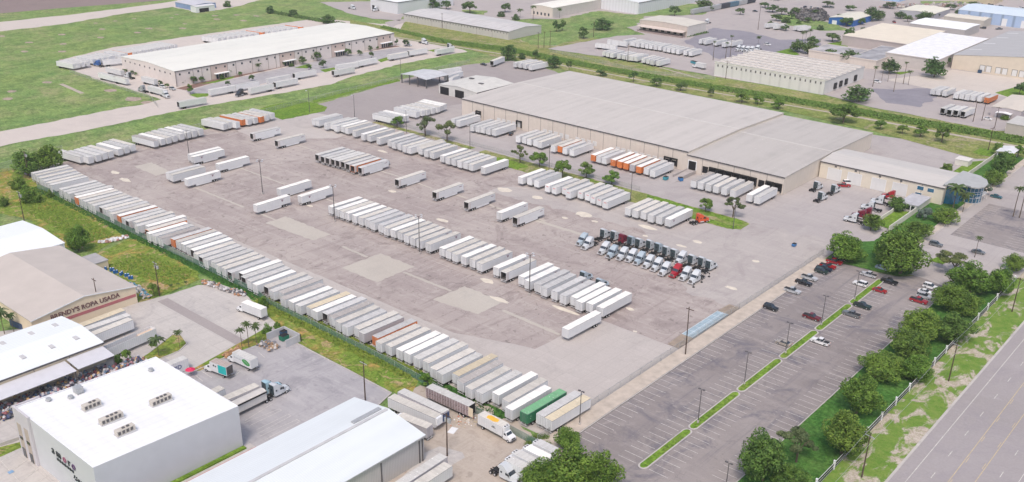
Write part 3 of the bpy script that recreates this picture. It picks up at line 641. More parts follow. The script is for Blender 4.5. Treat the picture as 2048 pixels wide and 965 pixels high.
TREES=[('on the strip before the warehouse',1,-362.1,333.4,7.2,5.7,'M',500),
('on the strip before the warehouse',1,-341.2,333.1,11.5,10.7,'S',487),
('on the strip before the warehouse',2,-326.1,333.2,11.6,10.5,'S',479),
('on the strip before the warehouse',3,-278.4,332.5,9.3,8.1,'S',450),
('on the strip before the warehouse',2,-267.5,333.5,8.0,6.6,'M',445),
('on the strip before the warehouse',3,-250.6,328.6,8.9,7.7,'M',431),
('on the strip before the warehouse',4,-242.4,335.4,8.4,6.4,'M',431),
('on the strip before the warehouse',5,-228.6,335.6,8.5,5.5,'M',423),
('on the strip before the warehouse',6,-181.1,334.2,6.7,5.7,'M',394),
('on the strip before the warehouse',4,-169.6,336.0,10.2,8.7,'S',389),
('between the warehouse and the canal',1,-357.1,504.2,7.6,3.8,'M',615),
('between the warehouse and the canal',1,-332.4,504.4,6.2,6.6,'S',601),
('between the warehouse and the canal',2,-316.2,505.7,8.2,5.2,'M',592),
('between the warehouse and the canal',3,-299.5,506.6,7.8,5.1,'M',583),
('between the warehouse and the canal',4,-278.8,506.2,5.0,4.8,'M',570),
('between the warehouse and the canal',5,-258.4,506.3,8.6,5.4,'M',559),
('between the warehouse and the canal',6,-250.2,509.5,6.9,4.6,'M',556),
('between the warehouse and the canal',7,-236.8,508.4,7.6,4.8,'M',547),
('between the warehouse and the canal',8,-197.3,505.5,17.2,9.5,'M',522),
('between the warehouse and the canal',9,-177.5,506.8,6.6,5.0,'M',512),
('between the warehouse and the canal',10,-165.7,506.4,6.2,5.0,'M',504),
('between the warehouse and the canal',11,-156.7,507.3,7.5,5.4,'M',500),
('between the warehouse and the canal',12,-145.0,504.8,9.1,7.5,'M',491),
('around the office entrance',1,-122.8,360.1,8.8,6.5,'O',378),
('around the office entrance',2,-124.2,389.4,8.6,5.8,'O',399),
('around the office entrance',3,-105.8,365.3,10.5,6.2,'O',372),
('around the office entrance',1,-111.6,386.2,7.0,5.4,'V',390),
('around the office entrance',4,-104.2,389.3,11.0,6.5,'O',388),
('around the office entrance',1,-126.9,458.4,6.9,3.8,'B',448),
('around the office entrance',1,-106.9,406.4,8.3,8.3,'P',401),
('around the office entrance',2,-102.8,406.2,6.6,6.5,'P',398),
('around the office entrance',3,-83.6,359.9,2.9,7.8,'P',355),
('around the office entrance',2,-102.9,435.5,6.5,5.2,'V',419),
('around the office entrance',5,-104.3,450.6,10.0,7.4,'O',430),
('around the office entrance',1,-117.5,501.7,6.3,5.6,'M',473),
('around the office entrance',6,-107.0,469.2,11.0,9.2,'O',444),
('around the office entrance',7,-108.7,488.1,9.4,5.5,'O',458),
('around the office entrance',4,-85.8,415.3,4.1,12.0,'P',395),
('around the office entrance',8,-69.6,357.4,9.2,6.0,'O',345),
('around the office entrance',2,-108.7,504.4,6.3,5.6,'M',470),
('around the office entrance',5,-83.5,415.5,4.1,12.8,'P',393),
('along the right edge of the car park',1,-76.8,183.1,12.8,11.8,'O',229),
('along the right edge of the car park',2,-71.2,184.8,9.4,5.1,'O',227),
('along the right edge of the car park',1,-74.2,195.5,9.5,9.6,'S',236),
('along the right edge of the car park',3,-67.5,206.4,12.4,11.2,'O',240),
('along the right edge of the car park',4,-117.6,324.1,14.4,10.7,'O',350),
('along the right edge of the car park',5,-72.3,226.8,11.1,10.8,'O',257),
('along the right edge of the car park',6,-76.2,249.1,11.3,6.7,'O',274),
('along the right edge of the car park',7,-107.5,333.5,10.8,8.3,'O',351),
('along the right edge of the car park',8,-75.0,255.2,11.5,5.9,'O',278),
('along the right edge of the car park',9,-98.3,326.2,19.3,15.6,'O',341),
('along the right edge of the car park',10,-74.0,266.9,13.2,8.4,'O',285),
('along the right edge of the car park',11,-67.2,254.7,9.8,6.8,'O',273),
('along the right edge of the car park',12,-76.0,282.1,13.8,9.0,'O',297),
('along the right edge of the car park',13,-75.0,307.8,12.9,8.9,'O',314),
('along the right edge of the car park',14,-67.3,286.9,12.9,9.0,'O',295),
('along the right edge of the car park',2,-84.2,339.3,14.1,7.4,'S',341),
('along the right edge of the car park',15,-69.6,307.9,9.6,7.1,'O',311),
('along the right edge of the car park',16,-74.4,324.8,15.9,11.5,'O',326),
('along the right edge of the car park',17,-66.6,330.9,9.0,9.6,'O',325),
('at the bottom edge of the yard',1,-165.5,159.6,4.6,4.2,'M',265),
('at the bottom edge of the yard',1,-126.9,160.0,6.9,2.4,'F',242),
('at the bottom edge of the yard',1,-112.7,145.0,11.0,8.4,'O',224),
('at the bottom edge of the yard',2,-119.0,163.0,7.2,6.5,'O',240),
('at the bottom edge of the yard',3,-107.1,148.2,14.4,13.6,'O',223),
('at the bottom edge of the yard',4,-103.2,153.5,9.2,9.4,'O',224),
('at the upper left corner of the yard',1,-391.2,146.7,5.2,3.8,'B',388),
('at the upper left corner of the yard',2,-407.1,160.2,7.3,5.4,'B',407),
('at the upper left corner of the yard',1,-421.2,170.4,13.5,10.4,'O',422),
('at the upper left corner of the yard',3,-386.9,155.5,9.3,7.3,'B',392),
('at the upper left corner of the yard',2,-421.4,179.8,13.7,11.0,'O',429),
('at the upper left corner of the yard',4,-387.8,163.8,4.1,3.1,'B',398),
('among the lower left workshops',1,-281.3,97.8,5.1,7.4,'P',290),
('among the lower left workshops',2,-280.5,100.2,3.3,5.6,'P',291),
('among the lower left workshops',3,-278.4,107.5,3.6,2.3,'P',295),
('among the lower left workshops',1,-325.3,143.8,8.9,8.8,'O',347),
('among the lower left workshops',1,-240.0,111.1,2.8,2.9,'B',275),
('among the lower left workshops',1,-238.8,113.4,3.1,3.8,'M',276),
('among the lower left workshops',2,-242.1,123.3,2.1,2.1,'B',285),
('among the lower left workshops',2,-272.5,141.8,4.2,4.5,'M',315),
('among the lower left workshops',4,-235.2,121.0,4.9,5.2,'P',279),
('among the lower left workshops',5,-271.0,147.4,1.5,2.5,'P',318),
('among the lower left workshops',6,-270.7,149.7,1.3,2.2,'P',320),
('among the lower left workshops',7,-235.0,127.7,2.9,5.4,'P',283),
('among the lower left workshops',8,-270.3,152.3,1.3,2.2,'P',321),
('among the lower left workshops',9,-222.2,140.1,3.2,5.5,'P',285),
('among the lower left workshops',10,-220.7,141.5,3.2,7.6,'P',285),
('among the lower left workshops',11,-219.8,143.6,3.5,6.6,'P',286),
('among the lower left workshops',3,-238.8,159.7,4.4,4.8,'B',308),
('among the lower left workshops',4,-223.8,150.3,3.9,3.3,'B',292),
('among the lower left workshops',5,-224.2,154.3,3.0,2.4,'B',296),
('before the long white-roofed warehouse',1,-575.0,302.6,4.0,2.6,'M',603),
('before the long white-roofed warehouse',2,-568.0,303.7,3.1,2.4,'M',600),
('before the long white-roofed warehouse',3,-562.6,303.2,2.1,2.1,'M',596),
('before the long white-roofed warehouse',4,-528.7,299.7,3.5,2.8,'M',574),
('before the long white-roofed warehouse',5,-521.6,299.6,2.9,2.5,'M',570),
('before the long white-roofed warehouse',6,-521.8,310.0,3.9,3.1,'M',577),
('before the long white-roofed warehouse',7,-499.5,300.7,4.3,5.1,'M',558),
('before the long white-roofed warehouse',8,-519.7,315.7,5.4,4.6,'M',580),
('before the long white-roofed warehouse',9,-519.4,321.4,4.2,3.5,'M',584),
('before the long white-roofed warehouse',1,-518.8,335.0,3.7,2.6,'B',593),
('before the long white-roofed warehouse',10,-499.8,326.2,3.6,3.4,'M',575),
('before the long white-roofed warehouse',11,-521.5,341.8,4.9,5.4,'M',599),
('before the long white-roofed warehouse',12,-516.8,346.5,3.1,3.0,'M',599),
('before the long white-roofed warehouse',13,-501.6,344.5,4.2,3.5,'M',589),
('before the long white-roofed warehouse',1,-517.7,361.3,4.4,3.9,'P',610),
('before the long white-roofed warehouse',14,-520.6,383.2,4.2,3.7,'M',627),
('before the long white-roofed warehouse',2,-517.2,386.5,4.5,2.1,'B',627),
('before the long white-roofed warehouse',15,-517.0,395.3,5.9,5.0,'M',633),
('before the long white-roofed warehouse',16,-501.4,387.7,4.1,3.7,'M',619),
('before the long white-roofed warehouse',17,-521.9,405.7,4.6,4.5,'M',643),
('before the long white-roofed warehouse',18,-519.1,408.5,6.0,5.8,'M',644),
('before the long white-roofed warehouse',19,-499.4,397.9,5.5,5.3,'M',625),
('before the long white-roofed warehouse',20,-522.6,418.6,4.4,4.2,'M',653),
('before the long white-roofed warehouse',21,-517.0,433.4,5.8,4.6,'M',660),
('before the long white-roofed warehouse',22,-512.8,440.0,4.1,3.3,'M',662),
('before the long white-roofed warehouse',23,-517.6,454.3,3.8,3.7,'M',674),
('before the long white-roofed warehouse',24,-500.9,440.2,4.0,3.9,'M',655),
('before the long white-roofed warehouse',25,-518.1,461.2,2.4,2.4,'M',679),
('before the long white-roofed warehouse',26,-519.3,475.1,3.5,3.1,'M',690),
('before the long white-roofed warehouse',27,-521.9,482.8,2.9,3.9,'M',697),
('before the long white-roofed warehouse',28,-513.1,483.9,6.1,4.4,'M',692),
('beside the canal at the top',1,-745.6,494.6,7.7,5.4,'B',836),
('beside the canal at the top',2,-693.2,500.6,9.2,6.4,'B',809),
('beside the canal at the top',3,-668.4,505.0,10.3,5.8,'B',798),
('beside the canal at the top',4,-625.6,505.4,13.9,6.3,'B',773),
('beside the canal at the top',1,-624.7,598.1,10.3,8.3,'M',836),
('beside the canal at the top',2,-616.6,614.2,15.2,8.2,'M',843),
('beside the canal at the top',3,-606.4,621.1,9.5,7.5,'M',841),
('beside the canal at the top',4,-578.1,620.5,14.4,10.6,'M',824),
('beside the canal at the top',5,-547.9,626.6,8.3,4.7,'B',811),
('beside the canal at the top',5,-560.8,645.9,10.3,7.4,'M',832),
('beside the canal at the top',1,-431.6,500.3,11.8,10.8,'O',656),
('beside the canal at the top',6,-529.9,624.2,8.2,4.7,'B',799),
('beside the canal at the top',1,-533.9,634.0,5.8,5.9,'P',808),
('beside the canal at the top',7,-426.8,509.7,6.8,4.2,'B',659),
('beside the canal at the top',2,-518.6,632.5,5.3,10.8,'P',798),
('beside the canal at the top',6,-418.2,513.7,6.1,5.9,'M',657),
('beside the canal at the top',2,-392.5,501.9,10.1,8.1,'O',634),
('beside the canal at the top',7,-472.8,605.6,7.0,7.6,'M',753),
('beside the canal at the top',3,-509.4,655.9,4.6,7.2,'P',809),
('beside the canal at the top',8,-472.4,612.1,7.8,7.6,'M',757),
('beside the canal at the top',1,-378.4,499.2,4.8,7.6,'S',624),
('beside the canal at the top',9,-441.8,599.2,9.4,7.2,'M',730),
('beside the canal at the top',3,-452.7,638.4,16.5,8.9,'O',763),
('beside the canal at the top',10,-448.4,737.0,9.8,7.8,'M',829),
('beside the canal at the top',4,-447.2,783.8,17.7,8.3,'O',861),
('across the canal on the right',1,-330.8,598.6,2.7,12.6,'P',665),
('across the canal on the right',2,-328.0,610.7,2.8,10.6,'P',671),
('across the canal on the right',3,-327.9,616.8,3.1,14.2,'P',675),
('across the canal on the right',1,-411.2,783.1,8.6,5.8,'M',839),
('across the canal on the right',4,-365.1,728.1,3.6,20.2,'P',774),
('across the canal on the right',5,-335.2,671.4,4.1,5.6,'P',717),
('across the canal on the right',2,-414.1,834.4,9.9,5.1,'M',876),
('across the canal on the right',1,-366.9,752.0,6.5,3.9,'B',792),
('across the canal on the right',3,-397.4,816.3,13.2,6.2,'M',854),
('across the canal on the right',4,-374.6,777.8,10.1,5.5,'M',814),
('across the canal on the right',5,-385.6,809.7,10.8,5.7,'M',842),
('across the canal on the right',6,-347.5,739.8,7.9,4.5,'M',772),
('across the canal on the right',2,-364.1,774.9,9.1,5.1,'B',806),
('across the canal on the right',7,-370.2,796.5,8.5,5.7,'M',824),
('across the canal on the right',8,-377.2,818.4,9.5,5.3,'M',843),
('across the canal on the right',1,-301.7,666.2,10.7,9.0,'O',694),
('across the canal on the right',3,-354.5,778.0,5.0,3.1,'B',802),
('across the canal on the right',6,-317.0,706.2,4.1,6.9,'P',731),
('across the canal on the right',7,-316.0,710.0,4.1,6.9,'P',733),
('across the canal on the right',2,-293.9,666.6,12.4,8.8,'O',690),
('across the canal on the right',9,-351.0,788.4,7.5,4.8,'M',807),
('across the canal on the right',8,-315.6,716.0,4.2,7.7,'P',737),
('across the canal on the right',10,-304.3,697.1,9.6,6.3,'M',717),
('across the canal on the right',11,-364.7,831.3,7.8,4.5,'M',845),
('across the canal on the right',4,-329.5,764.6,7.2,3.8,'B',778),
('across the canal on the right',12,-376.3,882.2,11.9,5.3,'M',887),
('across the canal on the right',13,-274.8,661.6,10.4,6.6,'M',675),
('across the canal on the right',14,-300.6,722.7,12.8,6.7,'M',733),
('across the canal on the right',15,-335.1,811.7,10.1,5.5,'M',814),
('across the canal on the right',16,-321.2,795.6,13.1,6.9,'M',795),
('across the canal on the right',3,-260.3,659.8,14.4,7.7,'O',666),
('across the canal on the right',17,-291.3,732.1,11.3,10.2,'M',734),
('across the canal on the right',18,-352.0,875.4,9.8,5.1,'M',868),
('across the canal on the right',4,-210.4,557.9,17.5,9.2,'O',566),
('across the canal on the right',19,-315.8,811.1,9.9,5.5,'M',803),
('across the canal on the right',20,-278.3,723.4,11.9,7.0,'M',720),
('across the canal on the right',21,-291.2,755.1,13.1,7.3,'M',749),
('across the canal on the right',5,-317.7,836.6,12.7,11.5,'O',821),
('across the canal on the right',9,-219.3,599.7,3.4,12.0,'P',600),
('across the canal on the right',6,-313.5,844.4,11.9,9.4,'O',824),
('across the canal on the right',10,-221.7,620.0,3.2,8.1,'P',616),
('across the canal on the right',5,-292.3,802.6,7.3,3.8,'B',783),
('across the canal on the right',11,-217.8,620.0,3.2,8.1,'P',613),
('across the canal on the right',7,-226.2,643.7,13.1,9.3,'O',634),
('across the canal on the right',22,-330.6,913.7,11.8,6.0,'M',882),
('across the canal on the right',12,-204.7,595.9,3.0,13.6,'P',589),
('across the canal on the right',8,-303.3,865.8,10.3,5.7,'O',833),
('across the canal on the right',13,-208.0,620.1,3.1,13.4,'P',608),
('across the canal on the right',23,-292.9,855.2,8.4,4.8,'M',820),
('across the canal on the right',14,-204.7,619.6,3.7,8.6,'P',605),
('across the canal on the right',15,-286.7,841.0,3.7,5.9,'P',806),
('across the canal on the right',6,-312.1,925.0,10.0,4.7,'B',879),
('across the canal on the right',9,-288.3,874.0,10.2,5.7,'O',830),
('across the canal on the right',10,-285.2,877.3,15.4,6.9,'O',830),
('across the canal on the right',11,-200.8,654.4,16.8,11.0,'O',627),
('across the canal on the right',24,-283.3,893.7,8.7,4.9,'M',841),
('across the canal on the right',25,-206.3,691.1,6.7,6.6,'M',656),
('across the canal on the right',7,-256.6,845.6,5.7,3.1,'B',792),
('across the canal on the right',26,-289.1,949.1,10.9,5.1,'M',882),
('across the canal on the right',8,-276.5,930.7,8.0,4.2,'B',862),
('across the canal on the right',27,-279.8,983.5,9.3,4.4,'M',900),
('across the canal on the right',9,-134.5,574.6,6.0,2.7,'B',533),
('across the canal on the right',28,-146.0,642.7,7.9,7.0,'M',587)]
MAST=[(-388.3,229.2),
(-328.2,225.2),
(-281.7,225.0),
(-234.5,224.7),
(-183.0,224.7)]
LAMP=[(-418.4,321.9),
(-393.7,332.3),
(-440.5,410.3),
(-351.2,329.7),
(-309.5,331.9),
(-261.8,333.3),
(-210.8,324.0),
(-163.2,324.7)]
PARK=[(-101.2,194.7),
(-101.9,220.6),
(-101.6,245.0),
(-101.7,269.6),
(-101.6,294.8),
(-79.9,170.7),
(-123.4,173.3)]
UTIL=[(-123.1,224.3),
(-59.7,200.3),
(-59.8,261.0),
(-59.7,320.6),
(-172.9,144.3),
(-139.1,140.7),
(-271.2,143.0),
(-273.1,123.5),
(-369.1,144.5),
(-417.5,169.2),
(-146.2,557.6),
(-143.3,563.3),
(-133.4,552.0),
(-123.0,506.7),
(-369.0,551.5),
(-295.5,553.2),
(-440.1,549.8),
(-439.3,555.7),
(-440.8,544.0),
(-438.9,607.8),
(-545.0,553.2)]
TF=[(-196.8,269.0),
(-193.1,267.4),
(-185.9,267.7),
(-181.8,266.9),
(-178.0,267.9),
(-174.7,268.8),
(-171.1,268.6),
(-167.1,268.2),
(-163.5,268.1),
(-159.4,266.8),
(-155.7,268.1),
(-151.9,268.1),
(-148.2,267.9)]
TB=[(-194.4,281.1),
(-190.4,282.2),
(-186.2,281.5),
(-182.7,282.1),
(-179.3,282.2),
(-175.5,283.6),
(-171.6,283.3),
(-167.8,282.6),
(-164.2,282.4),
(-156.8,282.1),
(-153.1,282.8),
(-149.7,282.1)]
TBF=[(-160.1,278.2)]
TR3=[(-159.7,390.1),
(-152.2,391.1),
(-152.3,378.4)]
TRW=[(-135.6,363.1),
(-134.8,368.9),
(-134.1,373.2),
(-136.2,381.4),
(-136.1,391.4),
(-135.1,400.3)]

# ================================================================ THE GROUND
LZ = [-0.10]
JAG = {'concrete_patch': (.35, 1.2), 'worn_yard_surface': (1.6, 3), 'concrete_joint': (.16, 1.5), 'yard_concrete': (.2, 2.5), 'tree_strip': (.3, 1.5), 'strip_lawn': (.7, 1.5), 'back_yard': (.8, 3), 'access_road': (.8, 4), 'dirt_road': (1.2, 5), 'far_pavement': (.8, 5), 'far_grass': (1.5, 4), 'roadside_lawn': (.15, 2), 'workshop_pavement': (.3, 3), 'dirt_lot': (1.2, 2), 'vacant_lot': (.6, 2), 'grass_island': (.5, 2), 'far_dark_asphalt': (1.5, 4), 'dirt_lot_edge': (1, 2)}
def ground(name, mat, polys, label=None, z=None):
    b = MB()
    if z is None: LZ[0] += 0.004; z = LZ[0]
    for p in polys: b.poly(jag(p, *JAG[name]) if name in JAG else p, z)
    o = b.build(name, mat); tag(o, label, None, None, 'structure'); return o
def jag(poly, amp=.6, step=2.2, seed=1):
    q = random.Random(seed); out = []
    for i in range(len(poly)):
        a = Vector(poly[i]); b_ = Vector(poly[(i+1) % len(poly)]); n_ = max(1, int((b_-a).length/step)); nn = Vector((-(b_-a).y, (b_-a).x)).normalized()
        for k in range(n_):
            v = a.lerp(b_, k/n_); d = q.uniform(-amp, amp) if k else q.uniform(-amp, amp)*.3; out.append((v.x+nn.x*d, v.y+nn.y*d))
    return out
def rect(x0, x1, y0, y1): return [(x0,y0),(x1,y0),(x1,y1),(x0,y1)]
def strip(a, b, wd):
    a = Vector(a); b = Vector(b); n = (b-a).normalized(); n = Vector((-n.y, n.x))*wd/2
    return [tuple(a+n), tuple(a-n), tuple(b-n), tuple(b+n)]
ground('terrain', FIELD, [rect(-2595, 895, -395, 2595)], z=-0.11)
ground('ploughed_field', SOIL, [[(-853.2,303.1),(-842.6,345.0),(-833.4,394.8),(-821.4,442.5),(-814.0,479.1),(-855.1,550.1),(-1009.9,578.4),(-1074.6,389.6)]])
rs = random.Random(31); pol = []
for x_, y_ in (((-575.2,235.0),3,),((-637.8,294.5),3),((-664.9,306.3),3),((-708.5,307.1),3),((-679.9,291.2),3),((-692.6,350.0),3),((-687.1,321.0),3),((-749.6,377.5),2),((-722.6,368.2),3),((-699.5,394.8),3),((-683.9,410.8),3),((-689.9,378.0),3),((-700.0,422.2),2),((-716.2,462.4),3),((-705.7,476.9),3),((-680.1,465.6),3),((-698.7,453.0),3),((-689.3,483.3),3),((-741.1,443.5),2),((-746.7,406.7),2),((-748.3,391.8),2),((-721.3,337.5),3),((-561.6,225.5),3),((-510.9,273.3),5),((-499.3,273.5),4),((-582.7,259.2),3),((-539.4,271.8),4),((-731.3,432.8),2),((-744.1,303.1),3)):
    for q_ in range(1):
        ox, oy = rs.uniform(-1.5,1.5), rs.uniform(-1.5,1.5); pol.append([(x_[0]+ox+y_*1.1*math.cos(2*PI*i/12)*rs.uniform(.8,1.2), x_[1]+oy+y_*.8*math.sin(2*PI*i/12)*rs.uniform(.8,1.2)) for i in range(12)])
ground('bare_patch', plain('bare_earth', (.34,.27,.23), 1.0, .35, .5, kind='pos'), pol)
ground('worn_track', DIRT, [strip((-574.5,261.8),(-543.8,259.1),2.5)])
ground('dirt_road', ROADC, [[(-761.8,287.8),(-764.6,310.4),(-761.7,358.7),(-774.5,415.9),(-777.3,461.3),(-742.1,460.5),(-736.6,481.1),(-742.8,505.4),(-758.6,537.8),(-775.8,572.8),(-841.0,540.7),(-803.6,477.7),(-799.7,430.2),(-798.3,377.1),(-804.0,327.9),(-802.2,304.6)]])
ground('access_road', ROADC, [[(-499.7,178.8),(-499.1,192.9),(-498.4,207.6),(-499.0,246.9),(-497.4,273.9),(-500.0,282.3),(-511.6,282.3),(-568.7,282.1),(-601.6,284.3),(-625.4,285.3),(-640.1,296.6),(-653.0,337.8),(-651.3,414.6),(-647.8,515.9),(-623.0,521.2),(-593.4,532.0),(-583.2,552.4),(-554.3,528.4),(-554.3,499.0),(-542.3,505.6),(-512.8,502.5),(-477.4,504.6),(-469.0,500.7),(-471.1,491.3),(-473.1,443.4),(-468.4,396.2),(-460.7,371.8),(-464.2,336.9),(-466.7,318.0),(-470.2,294.2),(-471.6,273.4),(-470.9,225.0),(-473.3,195.7),(-473.6,181.6),(-474.7,168.3)]])
ground('warehouse_car_park', LOT2, [[(-506.5,302.3),(-492.2,299.6),(-489.6,324.0),(-491.3,339.9),(-491.8,357.8),(-489.9,399.0),(-492.9,448.3),(-488.6,478.6),(-490.6,486.4),(-513.8,478.1),(-520.9,427.1),(-515.6,357.5),(-512.9,326.0)]])
ground('planting_bed', plain('mulch', (.20, .12, .10), 1.0, 0.3, 1.0, kind='pos'), [[(-517.0,302.3),(-508.6,303.6),(-514.0,326.7),(-517.9,359.2),(-523.5,429.3),(-516.1,480.8),(-521.8,480.3),(-527.3,432.5),(-526.2,365.1),(-521.8,332.0)]])
ground('planted_island', LAWN, [[(-498.0,298.8),(-499.1,302.8),(-492.6,309.1),(-487.6,304.1),(-488.6,298.3)],[(-498.3,355.2),(-499.5,369.4),(-492.9,366.2),(-492.2,353.7)],[(-496.4,392.6),(-495.8,403.5),(-490.4,400.6),(-488.6,390.2)],[(-512.7,384.7),(-515.6,396.6),(-511.5,398.6),(-505.5,389.8)],[(-493.3,438.7),(-495.8,452.3),(-487.9,444.1),(-485.8,435.1)],[(-492.3,484.7),(-491.1,495.9),(-485.4,484.2)],[(-517.4,318.0),(-517.2,327.2),(-520.1,345.2),(-515.5,340.2),(-512.9,326.0)]])
ground('yard', YARD, [rect(-429.5, -123.8, 163.2, 345)])
ground('back_yard', PINK, [[(-429.5,300),(-429.5,345),(-440,410),(-441,470),(-428,500),(-400,500),(-350,480),(-350,340),(-380,322),(-429.5,322)]])
ground('dock_apron', APRON, [[(-378,331),(-124,331),(-124,345),(-117.2,345),(-117.2,493),(-150,500),(-230,482),(-352,480),(-376,376),(-378,340)]])
ground('worn_yard_surface', WORN, [[(-203,331),(-160,336),(-124,340),(-124,262),(-146,262),(-170,288),(-190,300),(-262,292),(-262,300),(-240,322),(-212,322)]])
ground('yard_concrete', CONC, [[(-203,163.2),(-126,163.2),(-126,226),(-155,226),(-157.5,209),(-158,197.2),(-165,195.4),(-183,188.6),(-203,188.6)], [(-404,181),(-203,181),(-203,188.6),(-404,187)], [(-425,275),(-396,272),(-370,300),(-377,330),(-426,322)]])
ground('concrete_patch', PATCH, [[(-245.3,197.8),(-245.3,215.4),(-227.6,215.6),(-227.6,197.8)],[(-204,200.9),(-203.6,215.5),(-186.1,215.2),(-185.8,203)],[(-300,205.8),(-300.1,215.6),(-272.3,215.2),(-272.6,207)],[(-400.5,208.5),(-400.2,217),(-381.4,215.3),(-381.7,208)]])
ground('concrete_joint', PATCH, [strip((-356.3,210.8),(-320.8,210.5),1.0),strip((-311.2,210.6),(-300.3,210.4),1.0),strip((-260.3,210.5),(-246.0,210.0),1.1),strip((-227.0,209.6),(-204.3,209.7),1.1),strip((-182.0,210.3),(-158.3,209.4),1.3),strip((-382.1,239.6),(-331.6,239.2),0.8),strip((-304.2,239.3),(-296.8,239.2),0.8),strip((-375.3,279.2),(-358.6,279.4),0.8),strip((-316.9,279.6),(-303.7,280.0),0.9),strip((-291.9,279.4),(-281.9,278.6),0.9),strip((-271.0,279.8),(-262.4,279.6),0.9),strip((-252.3,280.9),(-246.1,279.3),0.9),strip((-225.2,279.5),(-202.9,279.9),1.8),strip((-246.8,279.5),(-221.9,281.1),1.5),strip((-421.5,222.3),(-421.3,230.3),0.8),strip((-421.4,257.4),(-420.3,268.5),0.8)])
# painted bays of the trailer yard
b = MB(); rs = random.Random(4)
for i in range(64):
    x = -296+i*3.65
    if x < -160: b.poly(rect(x, x+0.14, 216.5+rs.uniform(0, 1.5), 232), LZ[0]+0.004)
for i in range(40):
    x = -300+i*3.65
    if x < -160: b.poly(rect(x, x+0.12, 262, 278), LZ[0]+0.004)
for i in range(34):
    x = -292+i*3.65
    b.poly(rect(x, x+0.12, 208.5, 214.5), LZ[0]+0.004)
LZ[0] += 0.004; tag(b.build('yard_bay_line', plain('faded_line_paint', (.40, .37, .355), 0.8, 0.3, 1.0, kind='pos')), None, None, None, 'structure')
# potholes filled with pale caliche
rs = random.Random(8); pol = []
for px_, rx, ry in (((-215.4,297.8),4.5,2.6),((-218.5,289.5),1.4,1.0),((-207.5,294.5),1.6,1.0),((-166.4,303.5),2.0,1.5),((-168.9,295.9),2.2,1.1),((-136.4,275.4),2.3,1.1),((-141.2,301.7),1.3,1.2),((-291.5,264.5),2.2,1.2),((-252.1,254.4),3.0,1.4),((-258.0,298.6),4.0,2.5),((-188.6,303.2),4.2,1.6),((-184.3,295.1),1.2,1.0),((-152.6,238.7),1.6,1.0),((-167.6,224.0),5.5,1.0),((-129.7,227.8),0.8,0.6),((-142.5,226.7),0.8,0.6),((-231.0,244.9),2,1.0),((-302.7,229.6),1.6,.8),((-241.8,300.7),2.5,2.0),((-294.4,248.9),1.8,0.9),((-337.1,300.5),3.5,1.2),((-287.4,237.5),2,1),((-398.7,198.3),3,1.5),((-386.2,196.0),4,1.5),((-200.8,223.8),3,1.5),((-187.8,215.5),4,1.2)):
    n_ = 14; pol.append([(px_[0]+rx*math.cos(2*PI*i/n_)*rs.uniform(.75,1.15), px_[1]+ry*math.sin(2*PI*i/n_)*rs.uniform(.75,1.15)) for i in range(n_)])
ground('pothole', plain('caliche', (.60, .55, .47), 0.95, 0.12, 0.5, kind='pos'), pol)
ground('tree_strip', BANK, [[(-379,331.3),(-350,331.5),(-309,331.6),(-309,335.6),(-350,335.2),(-379,335)],[(-303,323),(-212,323),(-209,323),(-165,323.4),(-160.5,326),(-161,334),(-165,335.6),(-216,336),(-303,335.6)]])
ground('strip_lawn', LAWN, [[(-296,323.4),(-272,323.4),(-272,331),(-290,332)],[(-208,332),(-163,331),(-165,335.2),(-210,335.6)],[(-187,323.8),(-163,324),(-161,328),(-185,327)],[(-245,333),(-228,333),(-228,335.4),(-245,335.4)],[(-262,325),(-252,325),(-252,330),(-262,330)]])
ground('grass_island', LAWN, [[(-442.0,302.0),(-445.8,316.3),(-443.9,335.4),(-432.9,336.6),(-420.7,336.1),(-414.2,329.0),(-415.6,313.2),(-416.6,302.5),(-425.4,303.7)],[(-432.9,336.6),(-440.7,341.7),(-444.3,364.9),(-444.2,386.2),(-444.0,410.7),(-437.0,406.2),(-436.9,389.7),(-437.0,372.0),(-433.3,353.8)]])
ground('fence_strip', LUSH, [[(-404,163.5),(-137,160),(-137,165.4),(-404,166.3)]])
# car park on the right
ground('car_park', LOT, [[(-121,140),(-121,314),(-119.5,319.5),(-116.6,322.5),(-104,322),(-97.5,323.5),(-93.8,328.1),(-90,345),(-83,345),(-81.2,320),(-81.2,140)]])
ground('office_forecourt', APRON, [[(-97,328),(-103.5,345),(-103.5,520),(-20,560),(-20,420),(-60,356),(-64,346),(-81.2,334),(-83,326),(-90,328)]])
ground('office_car_park', LOT, [rect(-98, -68, 377, 425), rect(-64, -44, 352, 420)])
b = MB(); zz = LZ[0]+0.004
for k in range(56):
    y = 169.1+2.727*k
    if y < 318: b.poly(rect(-120.8, -115.5, y+0.05-.06, y+.06+.05), zz)
    if y < 317 and not (y > 312): b.poly(rect(-108.3, -103.0 if y < 300 else -103.3, y-.06, y+.06), zz); b.poly(rect(-99.3, -94.0, y-.06, y+.06), zz)
    if 175 < y < 312: b.poly(rect(-86.9, -81.7, y-.06, y+.06), zz)
for k in range(17):
    b.poly(rect(-98, -92.5, 378+2.73*k, 378.12+2.73*k), zz); b.poly(rect(-80, -69, 378+2.73*k, 378.12+2.73*k), zz); b.poly(rect(-63, -52, 356+2.73*k, 356.12+2.73*k), zz)
LZ[0] = zz; tag(b.build('parking_line', LINE), None, None, None, 'structure')
